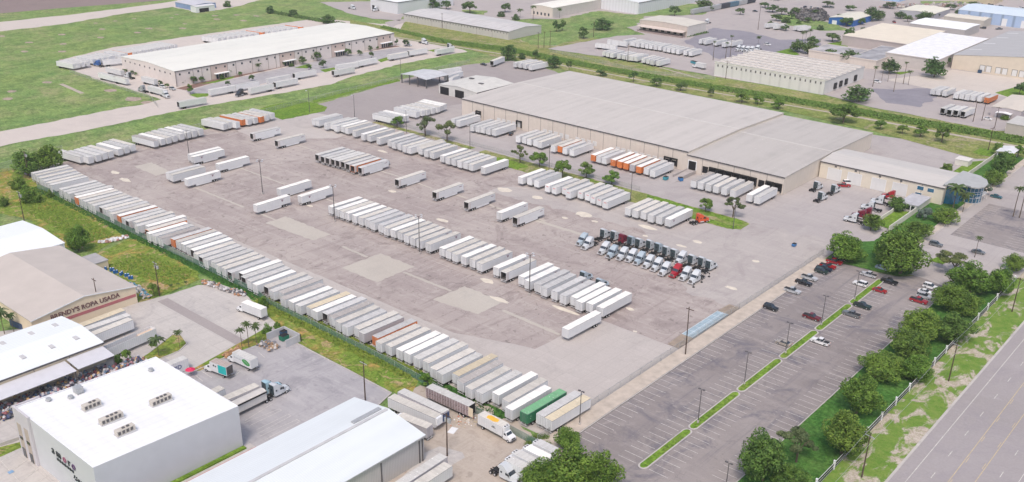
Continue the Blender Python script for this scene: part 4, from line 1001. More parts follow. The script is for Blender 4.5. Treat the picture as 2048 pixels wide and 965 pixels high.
# raised islands with kerbs
def island(pts, h=0.13, kerb=0.35):
    b = MB(); b.prism(pts, 0, h); o = b.build('kerb', CONC2); tag(o, None, None, None, 'structure')
    cx = sum(p[0] for p in pts)/len(pts); cy = sum(p[1] for p in pts)/len(pts); q = []
    for p in pts:
        d = Vector((p[0]-cx, p[1]-cy)); 
        q.append((p[0]-kerb*(1 if d.x > 0 else -1)*min(1, abs(d.x)), p[1]-kerb*(1 if d.y > 0 else -1)*min(1, abs(d.y))))
    b = MB(); b.prism(q, h, h+0.05); tag(b.build('island_grass', LAWN), None, None, None, 'structure')
def capsule(x0, x1, y0, y1):
    r = (x1-x0)/2; cx = (x0+x1)/2; return [(cx+r*math.cos(t), y1-r+r*math.sin(t)) for t in [PI*i/8 for i in range(9)]]+[(cx+r*math.cos(t), y0+r+r*math.sin(t)) for t in [PI+PI*i/8 for i in range(9)]]
for y0, y1 in ((168.0, 190.6), (191.0, 215.6), (216.2, 240.6), (241.2, 264.8), (265.3, 290.2), (291.0, 317.0)): island(capsule(-102.4, -99.8, y0, y1))
# kerbs along the car park, pavement strips
b = MB(); b.box(-121.35, -121.05, 150, 318, 0, 0.15); b.box(-81.15, -80.9, 150, 322, 0, 0.15); b.box(-104.6, -103.9, 345, 500, 0, .15); b.box(-102.9,-102.6,356,520,0,.16)
tag(b.build('kerb_line', CONC2), None, None, None, 'structure')
ground('pavement_strip', plain('tan_verge', (.46, .40, .345), 0.95, 0.15, 0.4, kind='pos'), [rect(-126.2, -121.4, 158, 320), rect(-105.6, -102.9, 345, 520)], z=0.16)
ground('roadside_lawn', LUSH, [[(-80.9,140),(-66.2,140),(-66.2,346),(-80.5,334),(-80.9,320)], [(-116.9,321),(-104,322.6),(-97.5,324),(-95,329),(-103,345),(-105.6,345),(-105.6,505),(-117,505),(-117.2,350),(-124,342),(-123.5,321)]], z=0.14)
ground('office_lawn', LAWN, [[(-123.2,368),(-117.4,366),(-117.4,392),(-123.6,389),(-126,378)], [(-124.1,458.1),(-124.0,478.9),(-118.9,487.0),(-117.6,462.2),(-118.9,455.9)], [(-127.6,497.7),(-127.1,507.5),(-120.7,510.0),(-117.7,495.8),(-124.4,495.0)], [(-95,345),(-90,345),(-89,352),(-93,354)]], z=0.15)
ground('highway_verge', VERGE, [[(-66.2,120),(-54.8,120),(-54.8,420),(-66.2,400)]], z=0.05)
ground('highway', ROADM, [rect(-54.8, 60, -200, 900)], z=0.09)
b = MB()
b.poly(rect(-51.25,-51.1,-100,800), .1); b.poly(rect(-54.95,-54.3,-100,800), .098, 2)
b.poly(rect(-43.62,-43.47,-100,800), .1, 1); b.poly(rect(-38.8,-38.65,-100,800), .1, 1); b.poly(rect(-31,-30.85,-100,800), .1)
for k in range(60):
    y = 150+12.2*k
    b.poly(rect(-47.25,-47.1,y,y+3.0), .1); b.poly(rect(-34.98,-34.83,y-.8,y+2.2), .1)
    b.poly(rect(-43.15,-43.02,y,y+3.0), .1, 1); b.poly(rect(-39.25,-39.12,y,y+3.0), .1, 1)
tag(b.build('road_marking', [LINE, YEL, CONC2]), None, None, None, 'structure')
# lower left workshops
ground('workshop_pavement', CONC2, [[(-206.7,54.6),(-280.7,84.8),(-285.4,95.3),(-279.9,104.8),(-277.0,114.2),(-271.8,135.4),(-269.5,146.6),(-269.3,155.8),(-264.9,161.5),(-252.3,162.5),(-230.3,157.0),(-213.1,152.7),(-170.9,151.9),(-168.7,145.0),(-157.7,142.6),(-142.1,112.4)]])
ground('trailer_yard_gap', PINK, [strip((-267.9,142.0),(-222.9,141.6),3.6)])
ground('truck_lot', LOT2, [[(-220.1,121.5),(-220.9,136.8),(-221.8,153.4),(-212.6,152.3),(-188.3,152.2),(-170.8,151.7),(-168.7,145.0),(-170.8,124.0),(-169.3,96.8),(-169.4,67.6),(-196.3,70.0),(-233.1,121.7)]])
ground('dirt_lot', DIRT, [[(-161.3,144.1),(-167.5,151.8),(-167.9,159.7),(-163.3,162.8),(-149.1,163.4),(-134.9,163.2),(-126.3,161.7),(-116.9,162.8),(-95.8,153.9),(-147.1,107.9)]])
ground('workshop_slab', CONC2, [[(-144.2,138.2),(-143.3,142.5),(-137.4,144.3),(-135.5,143.2),(-135.6,138.9),(-132.4,129.8),(-137.1,116.9),(-140.6,126.4)]])
ground('vacant_lot', ROUGH, [[(-318.2,146.0),(-322.8,161.1),(-321.0,164.0),(-279.2,162.3),(-272.5,158.9),(-271.1,146.7),(-271.6,135.6),(-281.2,140.1)],[(-393.5,138.3),(-448.0,161.5),(-434.9,171.0),(-395.2,169.5),(-328.6,162.4),(-320.3,147.1),(-332.5,142.2),(-368.6,146.5)]])
ground('grass_strip', ROUGH, [[(-250.4,163.1),(-237.8,162.6),(-209.4,162.5),(-184.3,162.5),(-170.4,161.8),(-165.6,153.6),(-171.1,152.4),(-188.8,152.6),(-213.6,153.1),(-230.3,157.0)]])
ground('palm_bed', ROUGH, [[(-236.0,111.7),(-239.2,120.6),(-244.1,130.9),(-241.7,132.2),(-235.9,130.6),(-233.7,126.8),(-233.7,118.8),(-231.4,112.1)],[(-221.4,122.3),(-223.6,133.6),(-225.5,143.5),(-227.0,150.9),(-222.0,153.6),(-220.2,145.0),(-220.9,136.8),(-219.3,124.1)],[(-217.8,63.7),(-218.5,68.6),(-218.8,75.4),(-220.7,76.6),(-222.7,70.5),(-224.1,66.3)]])
# canal and industrial area beyond
ground('canal_bank', BANK, [[(-623.8,527.1),(-585.4,527.4),(-563.2,525.3),(-589.6,555.7),(-475.3,556.8),(-468.6,586.3),(-418.9,614.0),(-418.1,587.6),(-432.5,547.3),(-367.8,552.7),(-304.3,552.3),(-230.7,556.5),(-202.2,546.7),(-106.6,554.0),(-89.5,485.7),(-114.2,495.8),(-123.2,487.3),(-179.3,501.2),(-235.0,507.1),(-373.0,498.5),(-401.3,508.2),(-438.5,500.4),(-472.5,507.1),(-536.6,500.2),(-603.0,509.3)]])
ground('canal_track', DIRT, [strip((-551.7,501.7),(-448.4,511.7),2.2),strip((-448.4,511.7),(-329.8,513.6),2.0),strip((-329.8,513.6),(-200.6,522.3),2.0),strip((-200.6,522.3),(-99.2,524.7),3.0),strip((-469.1,557.6),(-389.5,565.9),2.2),strip((-389.5,565.9),(-307.9,542.9),1.6)])
ground('far_pavement', FARP, [[(-436.0,548.8),(-432.5,594.7),(-429.6,626.0),(-417.0,644.7),(-476.9,679.0),(-525.0,636.3),(-548.2,588.4),(-630.6,631.4),(-777.5,659.5),(-270.1,1208.9),(-108.4,561.3),(-131.6,546.9),(-203.6,550.0),(-231.8,558.9),(-306.5,556.1),(-370.6,556.7)],[(-710.9,567.3),(-683.3,604.8),(-610.6,575.7),(-592.4,552.8),(-614.8,543.3),(-645.9,546.2)],[(-595.7,539.5),(-596.4,562.3),(-585.7,553.1),(-574.9,525.6)]])
ground('far_grass', FIELD, [[(-499.1,629.1),(-506.0,649.0),(-509.7,710.6),(-475.1,716.6),(-474.1,804.5),(-448.7,814.5),(-434.1,759.2),(-464.7,716.4),(-444.7,672.0),(-450.1,634.9),(-467.8,629.2)],[(-474.2,563.5),(-477.8,594.6),(-470.8,613.8),(-451.0,610.1),(-442.5,595.7),(-439.0,561.2),(-454.2,551.2)],[(-392.7,802.3),(-374.1,821.6),(-325.7,794.3),(-310.2,778.0),(-327.5,760.3),(-355.2,764.0)],[(-327.7,980.7),(-275.7,1035.7),(-277.0,994.9),(-314.1,955.9)],[(-595.0,629.2),(-576.5,640.9),(-564.1,624.0),(-579.3,615.6)]])
ground('far_dark_asphalt', DARKP, [[(-380.5,641.9),(-395.6,709.6),(-365.3,715.4),(-332.6,701.5),(-312.5,727.7),(-297.8,695.7),(-300.3,660.2),(-326.8,643.5),(-328.2,603.6),(-356.2,624.1)],[(-218.3,593.3),(-203.8,603.9),(-192.2,622.6),(-181.2,608.3),(-179.0,569.1),(-197.9,565.2)]])
ground('far_yard_concrete', pave('tan_concrete', (.56, .50, .45), (.60, .55, .50), (.50, .44, .40), 1.0, 0.3, 0, 6.0), [[(-221.2,624.4),(-207.8,657.7),(-199.8,686.6),(-140.9,691.7),(-123.7,622.8),(-156.7,632.2),(-191.2,619.8)]])
ground('far_verge', LAWN, [[(-313.1,654.8),(-312.0,676.2),(-296.1,659.4),(-302.3,641.2)],[(-299.7,712.7),(-294.2,740.5),(-283.2,710.5),(-295.0,706.6)],[(-158.4,637.6),(-151.6,673.6),(-141.1,647.5),(-147.8,630.6)],[(-227.4,648.7),(-216.5,663.7),(-219.7,645.9)]])

# ================================================================ BUILDINGS
def wallbox(b, x0, x1, y0, y1, z0, z1, sides=(0, 0, 0, 0), gable=None, rise=0):
    """four walls; material index 0 for the faces across y, 1 for the faces across x"""
    if gable == 'x':   # ridge runs along x, gable ends on the x faces
        ym = (y0+y1)/2
        b.add([(x0,y0,z0),(x1,y0,z0),(x1,y0,z1),(x0,y0,z1)], [(0,1,2,3)], 0); b.add([(x1,y1,z0),(x0,y1,z0),(x0,y1,z1),(x1,y1,z1)], [(0,1,2,3)], 0)
        b.add([(x1,y0,z0),(x1,y1,z0),(x1,y1,z1),(x1,ym,z1+rise),(x1,y0,z1)], [(0,1,2,3,4)], 1); b.add([(x0,y1,z0),(x0,y0,z0),(x0,y0,z1),(x0,ym,z1+rise),(x0,y1,z1)], [(0,1,2,3,4)], 1)
    elif gable == 'y':
        xm = (x0+x1)/2
        b.add([(x1,y0,z0),(x1,y1,z0),(x1,y1,z1),(x1,y0,z1)], [(0,1,2,3)], 1); b.add([(x0,y1,z0),(x0,y0,z0),(x0,y0,z1),(x0,y1,z1)], [(0,1,2,3)], 1)
        b.add([(x0,y0,z0),(x1,y0,z0),(x1,y0,z1),(xm,y0,z1+rise),(x0,y0,z1)], [(0,1,2,3,4)], 0); b.add([(x1,y1,z0),(x0,y1,z0),(x0,y1,z1),(xm,y1,z1+rise),(x1,y1,z1)], [(0,1,2,3,4)], 0)
    else:
        b.add([(x0,y0,z0),(x1,y0,z0),(x1,y0,z1),(x0,y0,z1)], [(0,1,2,3)], 0); b.add([(x1,y1,z0),(x0,y1,z0),(x0,y1,z1),(x1,y1,z1)], [(0,1,2,3)], 0)
        b.add([(x1,y0,z0),(x1,y1,z0),(x1,y1,z1),(x1,y0,z1)], [(0,1,2,3)], 1); b.add([(x0,y1,z0),(x0,y0,z0),(x0,y0,z1),(x0,y1,z1)], [(0,1,2,3)], 1)
    return b
def roofslab(b, x0, x1, y0, y1, z, gable=None, rise=0, t=0.25, ov=0.25, mi=0):
    x0 -= ov; x1 += ov; y0 -= ov; y1 += ov
    if gable == 'x':
        ym = (y0+y1)/2
        for s, (ya, yb) in ((1, (y0, ym)), (-1, (ym, y1))):
            za, zb = (z, z+rise) if s == 1 else (z+rise, z)
            b.add([(x0,ya,za),(x1,ya,za),(x1,yb,zb),(x0,yb,zb),(x0,ya,za+t),(x1,ya,za+t),(x1,yb,zb+t),(x0,yb,zb+t)],
                  [(0,3,2,1),(4,5,6,7),(0,1,5,4),(1,2,6,5),(2,3,7,6),(3,0,4,7)], mi)
    elif gable == 'y':
        xm = (x0+x1)/2
        for s, (xa, xb) in ((1, (x0, xm)), (-1, (xm, x1))):
            za, zb = (z, z+rise) if s == 1 else (z+rise, z)
            b.add([(xa,y0,za),(xb,y0,zb),(xb,y1,zb),(xa,y1,za),(xa,y0,za+t),(xb,y0,zb+t),(xb,y1,zb+t),(xa,y1,za+t)],
                  [(0,3,2,1),(4,5,6,7),(0,1,5,4),(1,2,6,5),(2,3,7,6),(3,0,4,7)], mi)
    else: b.box(x0, x1, y0, y1, z, z+t, mi)
    return b
def bld(name, label, cat, x0, x1, y0, y1, h, gable=None, rise=0, wall=None, wall2=None, roof=None, trim=None, seams=0, seams2=0, parapet=0, rz=0, ov=0.2, group=None):
    root = empty(name, (x0, y0, 0), rz, label, cat, group); L = x1-x0; W = y1-y0
    wall = wall or BEIGE; wall2 = wall2 or wall
    b = wallbox(MB(), 0, L, 0, W, 0, h, gable=gable, rise=rise)
    if seams:
        n_ = int(L/seams)
        for i in range(1, n_): b.box(i*L/n_-.12, i*L/n_+.12, -.03, .02, 0.1, h-.05, 2)
    if seams2:
        n_ = int(W/seams2)
        for i in range(1, n_): b.box(L-.02, L+.03, i*W/n_-.12, i*W/n_+.12, 0.1, h-.05, 2)
    b.build('wall', [wall, wall2, SEAM], root)
    b = MB(); roofslab(b, 0, L, 0, W, h, gable, rise, ov=ov); b.build('roof', roof or ROOFG, root)
    if trim:
        b = MB()
        if gable != 'y': b.box(-ov-.06, L+ov+.06, -ov-.12, -ov, h-.25, h+.22); 
        else: b.box(L+ov, L+ov+.12, -ov-.06, W+ov+.06, h-.25, h+.22)
        if gable is None: b.box(L+ov, L+ov+.12, -ov-.06, W+ov+.06, h-.25, h+.22)
        b.build('gutter', trim, root)
    if parapet:
        b = MB(); t = .3
        for q in ((-t,L+t,-t,0),(-t,L+t,W,W+t),(-t,0,0,W),(L,L+t,0,W)): b.box(*q, h-.3, h+parapet)
        b.build('parapet', wall2, root)
    return root
def opening(root, name, face, L, pos, wd, z0, z1, mat, frame=None, out=0.05, ft=0.2):
    """panel with a frame on a wall: face 'f' is y=0, 'r' is x=L"""
    b = MB(); c = MB()
    if face == 'f':
        b.box(pos, pos+wd, -out, .02, z0, z1)
        for q in ((pos-ft,pos,z0,z1),(pos+wd,pos+wd+ft,z0,z1),(pos-ft,pos+wd+ft,z1,z1+ft)): c.box(q[0],q[1],-out-.1,.02,q[2],q[3])
    else:
        b.box(L-.02, L+out, pos, pos+wd, z0, z1)
        for q in ((pos-ft,pos,z0,z1),(pos+wd,pos+wd+ft,z0,z1),(pos-ft,pos+wd+ft,z1,z1+ft)): c.box(L-.02,L+out+.1,q[0],q[1],q[2],q[3])
    o = b.build(name, mat, root)
    if frame: c.build('frame', frame, o)
    return o

# --- main warehouse, left and right volumes
ROOFMAIN = ribbed('main_warehouse_roof', (.475, .445, .42), 0.9, 'x', 0.05, 0.7, 0.13, streak=(0.01, 0.25), grime=.10)
mw_ = bld('warehouse', 'huge beige warehouse with low grey gable roof and long dock wall', 'warehouse', -355, -214.8, 374.5, 468.5, 9.0, 'x', .9, BEIGE, BEIGEY, ROOFMAIN, STEEL, seams=7.6)
b = MB(); b.box(0, 140.2, 46.7, 47.3, 10.1, 10.25); b.build('ridge_cap', plain('ridge_pale', (.56,.54,.52), .7, .05, .3), mw_)
for i, x in enumerate((-346.3,-342.8,-328.5,-325,-321.5,-318,-314.5,-297.5,-294,-290.5,-287,-283.5,-277,-273.5,-270,-266.5,-253,-249.6,-246.2,-242.6,-239,-235.5,-232,-228.5,-225,-221.5)):
    o = opening(mw_, 'dock_door', 'f', 0, x+355-1.2, 2.4, 1.2, 3.5, DARK if i in (1, 24, 25) else DOORW, None)
    if i in (1, 6, 24, 25): 
        c = MB(); p = x+355
        for q in ((p-1.75,p-1.35,1.1,4.6),(p+1.35,p+1.75,1.1,4.6),(p-1.75,p+1.75,4.2,4.7)): c.box(q[0],q[1],-0.8,.02,q[2],q[3])
        c.build('dock_seal', BLACK, mw_)
mr = bld('warehouse', 'lower right wing of the beige warehouse with black dock seals', 'warehouse', -214.7, -167.2, 374.2, 468.4, 7.8, 'x', .9, BEIGE, BEIGEY, ROOFMAIN, STEEL, seams=7.9, seams2=0)
b = MB(); b.box(0, 47.5, 46.9, 47.4, 8.92, 9.05); b.build('ridge_cap', plain('ridge_pale', (.56,.54,.52), .7, .05, .3), mr)
opening(mr, 'ramp_door', 'f', 0, 1.0, 3.8, 1.3, 5.4, DARK, WHITE, ft=.35)
for i in range(10):
    x = 8.2+i*3.95
    if x+3 > 47: break
    opening(mr, 'dock_door', 'f', 0, x, 2.8, 1.3, 4.4, DARK, None)
    if i not in (0, 7):
        c = MB()
        for q in ((x-.4,x,1.1,4.7),(x+2.8,x+3.2,1.1,4.7),(x-.4,x+3.2,4.4,4.85)): c.box(q[0],q[1],-0.85,.02,q[2],q[3])
        c.build('dock_seal', BLACK, mr)
# ramp in front
b = MB(); b.add([(-213.8,374,1.25),(-209.9,374,1.25),(-209.9,374,0),(-213.8,374,0),(-213.8,357,0.02),(-209.9,357,0.02)], [(0,4,5,1),(0,3,4),(1,5,2)]); b.box(-214.2,-213.8,362,374,0,1.6); b.box(-209.9,-209.5,362,374,0,1.6)
tag(b.build('dock_ramp', APRON), 'sloping concrete ramp up to the dark door in the dock wall', 'ramp')
# --- truck shop extension
ex = bld('workshop_wing', 'long low beige wing with four white roller doors', 'building', -166.6, -112.4, 408.6, 434, 7.3, 'x', 1.2, CREAM if False else plain('wing_wall', (.63, .575, .49), .85, .05, .3), BEIGEY, ribbed('wing_roof', (.52, .495, .47), 1.0, 'y', 0.08, .6, .1), STEEL, seams=9.0)
for i, x in enumerate((4.0, 13.2, 24.0, 33.2)):
    opening(ex, 'roller_door', 'f', 0, x, 6.0, 0.05, 5.2, DOORW, WHITE)
    opening(ex, 'vent', 'f', 0, x+2.6, 1.0, 6.0, 6.8, STEEL, None)
for x, z in ((43.4, 4.5), (47.7, 4.5), (43.0, 1.6)): opening(ex, 'window', 'f', 0, x, 2.6, z, z+1.6, BLUEG, WHITE, ft=.12)
# --- glass office drum
dr = empty('office_entrance', (-112.5, 435, 0), 0, 'round blue glass entrance tower of the office under a pale flat roof', 'building')
dr.location = (0, 0, 0); ctr = (-105.6,422.5); N_ = 36
b = MB(); pts = [(ctr[0]+4.3*math.cos(2*PI*i/N_), ctr[1]+1.5+4.9*math.sin(2*PI*i/N_)) for i in range(N_)]
b.prism(pts, 0, 8.2); q2 = [(-112.3,411.2),(-109.5,412.4),(-107.6,415),(-107.5,422),(-112.3,430)]; b.prism(q2, 0, 8.1); b.build('glass_wall', BLUEG, dr)
c = MB()
for i in range(N_):
    x, y = pts[i]; x = ctr[0]+(x-ctr[0])*1.012; y = ctr[1]+1.5+(y-ctr[1]-1.5)*1.012
    if i % 2 == 0: c.tube((x, y, 0), (x, y, 8.2), .07, n=5)
for z in (0.1, 2.1, 4.0, 4.9, 6.7, 8.0): c.prism([(ctr[0]+(x-ctr[0])*1.016, ctr[1]+1.5+(y-ctr[1]-1.5)*1.016) for x, y in pts], z, z+.11)
c.build('mullion', WHITE, dr)
b = MB(); b.prism([(-113.5,410.0),(-109,410.6),(-106.6,413.5),(-105.4,415.2),(-103.6,414.2),(-101.2,414.8),(-99.6,418.2),(-99.8,423.5),(-101.8,428.5),(-106,432.5),(-113.5,434.5)], 8.25, 8.75); b.build('roof', plain('office_roof', (.38, .39, .395), .7, .08, .3), dr)
MB().box(-112.3, -105.5, 422, 434, 0, 8.2).build('rear_block', BEIGEY, dr)
b = MB(); e0 = (-101.6,417.9); e1 = (-100.5,429.1)
for k in range(5): x = e0[0]+(e1[0]-e0[0])*k/4; y = e0[1]+(e1[1]-e0[1])*k/4; b.tube((x, y, 0), (x, y, 2.9), .07, n=6); b.tube((x-1.8, y+2.6, 0), (x-1.8, y+2.6, 2.9), .07, n=6)
b.poly([e0, e1, (e1[0]-1.8, e1[1]+2.6), (e0[0]-1.8, e0[1]+2.6)], 2.95)
tag(b.build('entrance_canopy', meshfence('canopy_glass', (.62, .64, .66), .6)), 'pale glass canopy on thin posts before the blue glass office entrance', 'canopy')
gh = bld('guard_house', 'small flat guard house with white columns on the lawn', 'building', -123, -116.8, 391.5, 405, 3.2, None, 0, plain('guard_wall', (.60, .57, .52), .8, .05, 1), None, plain('grey_flat_roof', (.42, .42, .45), .8, .15, .4), None, ov=.8)
c = MB()
for x in (.1, 2.1, 4.1, 6.1): c.box(x-.15, x+.15, -.85, -.55, 0, 3.15)
c.build('column', WHITE, gh); opening(gh, 'window', 'f', 0, .8, 4.6, .8, 2.6, GLASS, WHITE, ft=.1)
# --- boundary wall of the office garden
b = MB(); b.box(-117.0, -116.7, 363, 410, 0, 2.5); b.box(-116.9, -116.6, 448, 500, 0, 2.2); b.box(-124.2, -123.9, 372, 391, 0, 1.8); 
tag(b.build('garden_wall', plain('garden_wall_paint', (.62, .595, .54), .85, .06, .4)), 'long cream garden wall running past the glass office entrance', 'wall')
bx = bld('pump_house', 'small cream box hut on the grass right of the wing', 'hut', -127.5, -121.5, 471, 477, 2.6, None, 0, plain('hut_wall', (.62, .60, .55), .8, .05, 1), None, plain('hut_roof', (.62, .60, .57), .8, .05, 1))
b = MB(); 
for x, y in ((-115.3,493.5),(-109.2,493.5),(-115.3,504.5),(-109.2,504.5)): b.box(x-.15, x+.15, y-.15, y+.15, 0, 4)
roofslab(b, -115.8, -108.8, 493, 505, 4, 'y', .6, .2, .4)
tag(b.build('gate_canopy', plain('pale_canopy', (.63, .64, .66), .6, .06, .5)), 'pale pitched canopy on posts at the far right garden gate', 'canopy')
# --- open shed and small building behind the left end
sh = empty('open_shed', (-433.5, 404, 0), 0, 'open steel shed with a pale roof on dark posts', 'shed')
b = MB(); roofslab(b, 0, 21.5, 0, 19, 5.2, 'y', 1.0, .2, .3); b.build('roof', plain('shed_roof', (.50, .51, .53), .6, .1, .3), sh)
for x in (0.3, 7, 14, 21.2):
    for y in (0.3, 18.7):
        MB().box(x-.25, x+.25, y-.25, y+.25, 0, 5.2+(.6 if 5 < x < 16 else 0)).build('post', STEEL, sh)
s2 = bld('repair_shed', 'pale repair shed with two open dark bays beside the warehouse', 'shed', -398.5, -368.5, 401, 433, 5.2, 'y', 1.2, plain('pale_metal_wall', (.56, .555, .54), .7, .06, .5), None, plain('repair_roof', (.55, .54, .51), .7, .08, .3), STEEL)
for x in (1.0, 13.0): opening(s2, 'bay_opening', 'f', 0, x, 7.0, 0.02, 4.4, DARK, None)
MB().box(5, 8, 20, 22, 6.3, 6.6).box(18, 21, 14, 16, 6.3, 6.6).build('skylight', STEEL, s2)

# --- long white-roofed warehouse upper left
W1 = plain('pinkish_panel_wall', (.66, .60, .575), .85, .05, .3)
b1 = bld('warehouse', 'long pinkish warehouse with a white roof and small square windows', 'warehouse', -580, -520.2, 304.6, 479.3, 8.8, 'y', 1.3, W1, W1, ribbed('cream_white_roof', (.70, .695, .64), 1.5, 'y', .03, .6, .08, streak=(0.12, 0.02)), STEEL, seams2=0)
Y0 = 304.6
TAN = plain('tan_panel', (.52, .42, .38), .85, .05, .4)
for y in (24, 75, 117.5, 159):
    MB().box(59.8, 59.86, y, y+12, 0.1, 8.4).build('entrance_panel', TAN, b1)
    MB().box(59.8, 61.8, y+2, y+12, 3.3, 3.7).build('entrance_canopy', ROOFW, b1)
    for k in range(4): MB().box(59.85, 59.95, y+3.5+k*2, y+4.9+k*2, .2, 2.8).build('window', GLASS, b1)
for k in range(28): MB().box(59.8, 59.93, 2.6+k*6.2, 3.7+k*6.2, 6.2, 7.3).build('window', GLASS, b1)
for k in range(10): MB().box(4+k*5.6, 5.0+k*5.6, -.1, .02, 6.4, 7.4).build('window', GLASS, b1)
c = MB()
for y in (12, 18, 24, 36, 42, 54, 66, 72, 75, 87, 93, 105, 117.5, 129.5, 135, 147, 159, 171): c.box(59.8, 59.9, y-.12, y+.12, .1, 8.5)
c.box(60.0, 60.3, 0, .3, 0, 8.6); c.build('panel_joint', SEAM, b1)

# --- white cold store at the lower left
WW = plain('pale_blue_wall', (.55, .56, .59), .7, .03, .3)
am = empty('cold_store', (-215.5, 73.4, 0), 0, 'big pale block with a white flat roof, rooftop chillers and dark lettering', 'building')
b = MB(); V = [(0,0),(36.5,0),(36.5,36.6),(0,36.6)]; hh_ = [13.15,13.15,11.75,11.75]
b.add([(x,y,0) for x, y in V]+[(V[i][0],V[i][1],hh_[i]) for i in range(4)], [(0,1,5,4),(1,2,6,5),(2,3,7,6),(3,0,4,7)]); b.build('wall', WW, am)
b = MB(); b.add([(V[i][0],V[i][1],hh_[i]-.35) for i in range(4)], [(0,1,2,3)])
for i in range(4):
    j = (i+1) % 4; a0 = Vector((*V[i], hh_[i])); a1 = Vector((*V[j], hh_[j])); c0 = Vector((18.25,18.3,0)); 
    q0 = a0+(Vector((c0.x,c0.y,a0.z))-a0).normalized()*.45; q1 = a1+(Vector((c0.x,c0.y,a1.z))-a1).normalized()*.45
    b.add([a0+Vector((0,0,.01)), a1+Vector((0,0,.01)), q1+Vector((0,0,.01)), q0+Vector((0,0,.01))], [(0,1,2,3)]); b.add([q0,q1,q1-Vector((0,0,.36)),q0-Vector((0,0,.36))], [(0,1,2,3)])
b.build('roof', MEMB, am)
MB().box(-.3, 7.6, -.55, -.02, 0, 13.6).box(-.3, -.02, -.02, 6, 0, 13.5).build('entrance_block', plain('offwhite_wall', (.52, .50, .53), .8, .04, .4), am)
for x in (.6, 4.2):
    MB().box(x, x+1.9, -.62, -.5, 0, 9.5).build('window_strip', plain('tan_strip', (.42, .36, .31), .7, .08, 1), am)
    MB().box(x+.2, x+1.7, -.72, -.6, .1, 2.6).build('door', GLASS, am); MB().box(x+.2, x+1.7, -.72, -.6, 5.2, 6.0).build('window', GLASS, am)
def textmesh(s, size, depth=0.06, name='lettering', mat=None, parent=None, loc=(0,0,0), rot=(PI/2, 0, 0), bold=0.0, spacing=1.0):
    cu = bpy.data.curves.new(name, 'FONT'); cu.body = s; cu.size = size; cu.extrude = depth; cu.offset = bold; cu.space_character = spacing
    t = bpy.data.objects.new(name, cu); me = bpy.data.meshes.new_from_object(t); bpy.data.objects.remove(t); bpy.data.curves.remove(cu)
    o = bpy.data.objects.new(name, me); COL.objects.link(o); me.materials.clear(); me.materials.append(mat)
    if parent: o.parent = parent
    o.location = loc; o.rotation_euler = rot; return o
INK = plain('dark_letter', (.035, .045, .05), .5, .1, 1); PURP = plain('purple_letter', (.10, .05, .14), .5, .1, 1); PINKL = plain('pink_letter', (.28, .09, .16), .5, .1, 1)
x = 16.7
for ch, m_ in (('a', INK), ('m', INK), ('o', PINKL), ('r', INK), ('o', PURP)):
    t = textmesh(ch, 2.9, .08, 'letter', m_, am, (x, -.15, 8.1), bold=.02); x += {'a': 2.1, 'm': 3.1, 'o': 2.3, 'r': 1.8}[ch]
c = MB()
for k in range(7): c.box(18.6+k*1.15, 19.3+k*1.15, -.2, -.02, 6.9, 7.5)
for k in range(22):
    t0 = k/22.; xx = 26.0+t0*6.5; c.tube((xx, -.02, 5.6+.6*math.sin(k*1.9)*(1-t0)), (xx, -.2, 5.6+.6*math.sin(k*1.9)*(1-t0)), .22, n=6)
c.build('small_lettering', INK, am)
def chiller(x, y, n_, L, label):
    r = empty('roof_chiller', (x, y, 13.4-y*0+(73.4-y)*.0383-.55), 0, label, 'air conditioner', 'chillers on the white roof')
    MB().box(-.75, .75, -L/2, L/2-0, .35, 1.55).build('casing', plain('chiller_beige', (.50, .465, .42), .6, .08, 1), r)
    c = MB()
    for k in range(int(L)): c.box(.75, .83, -L/2+.2+k, -L/2+.8+k, .6, 1.35)
    c.build('grille', STEEL, r)
    for k in range(n_): MB().tube((0, -L/2+1.9+k*(L-2.2)/max(1, n_), 1.55), (0, -L/2+1.9+k*(L-2.2)/max(1, n_), 1.72), .38, n=12).build('fan', STEEL, r)
    MB().box(-1.0, 1.0, -L/2-.2, L/2+.2, 0, .3).build('skid', HUB, r)
chiller(*(-203.0,85.8), 2, 4.2, 'two-fan beige chiller nearest the back edge of the white roof')
chiller(*(-194.3,86.0), 3, 5.4, 'three-fan beige chiller in the middle of the white roof')
chiller(*(-187.3,85.5), 2, 4.4, 'two-fan beige chiller nearest the front corner of the white roof')
chiller(*(-193.8,98.4), 3, 5.2, 'three-fan beige chiller alone on the right of the white roof')
for i, (p, lb) in enumerate((((-213.3,80.4), 'small roof fan near the left end of the white roof'), ((-209.8,105.2), 'small roof fan at the top corner of the white roof'), ((-210.8,84.6), 'tiny roof vent left of the boxed fan'))):
    c = MB(); c.tube((0,0,0), (0,0,.5), .5, n=10); c.tube((0,0,.5), (0,0,1.0), .75, .6, n=10); tag(c.build('roof_fan', GALV, None, (p[0], p[1], 12.6+(73.4-p[1])*.0383)), lb, 'vent')
c = MB(); c.box(-1,1,-.9,.9,.5,2.0); c.box(-1.1,-.9,-.8,-.6,0,.5); c.box(.9,1.1,.6,.8,0,.5); c.box(-1.1,-.9,.6,.8,0,.5); c.box(.9,1.1,-.8,-.6,0,.5); p = (-212.0,87.2)
tag(c.build('roof_unit', GALV, None, (p[0], p[1], 12.6+(73.4-p[1])*.0383), 0), 'grey boxed fan unit on legs at the back of the white roof', 'vent')

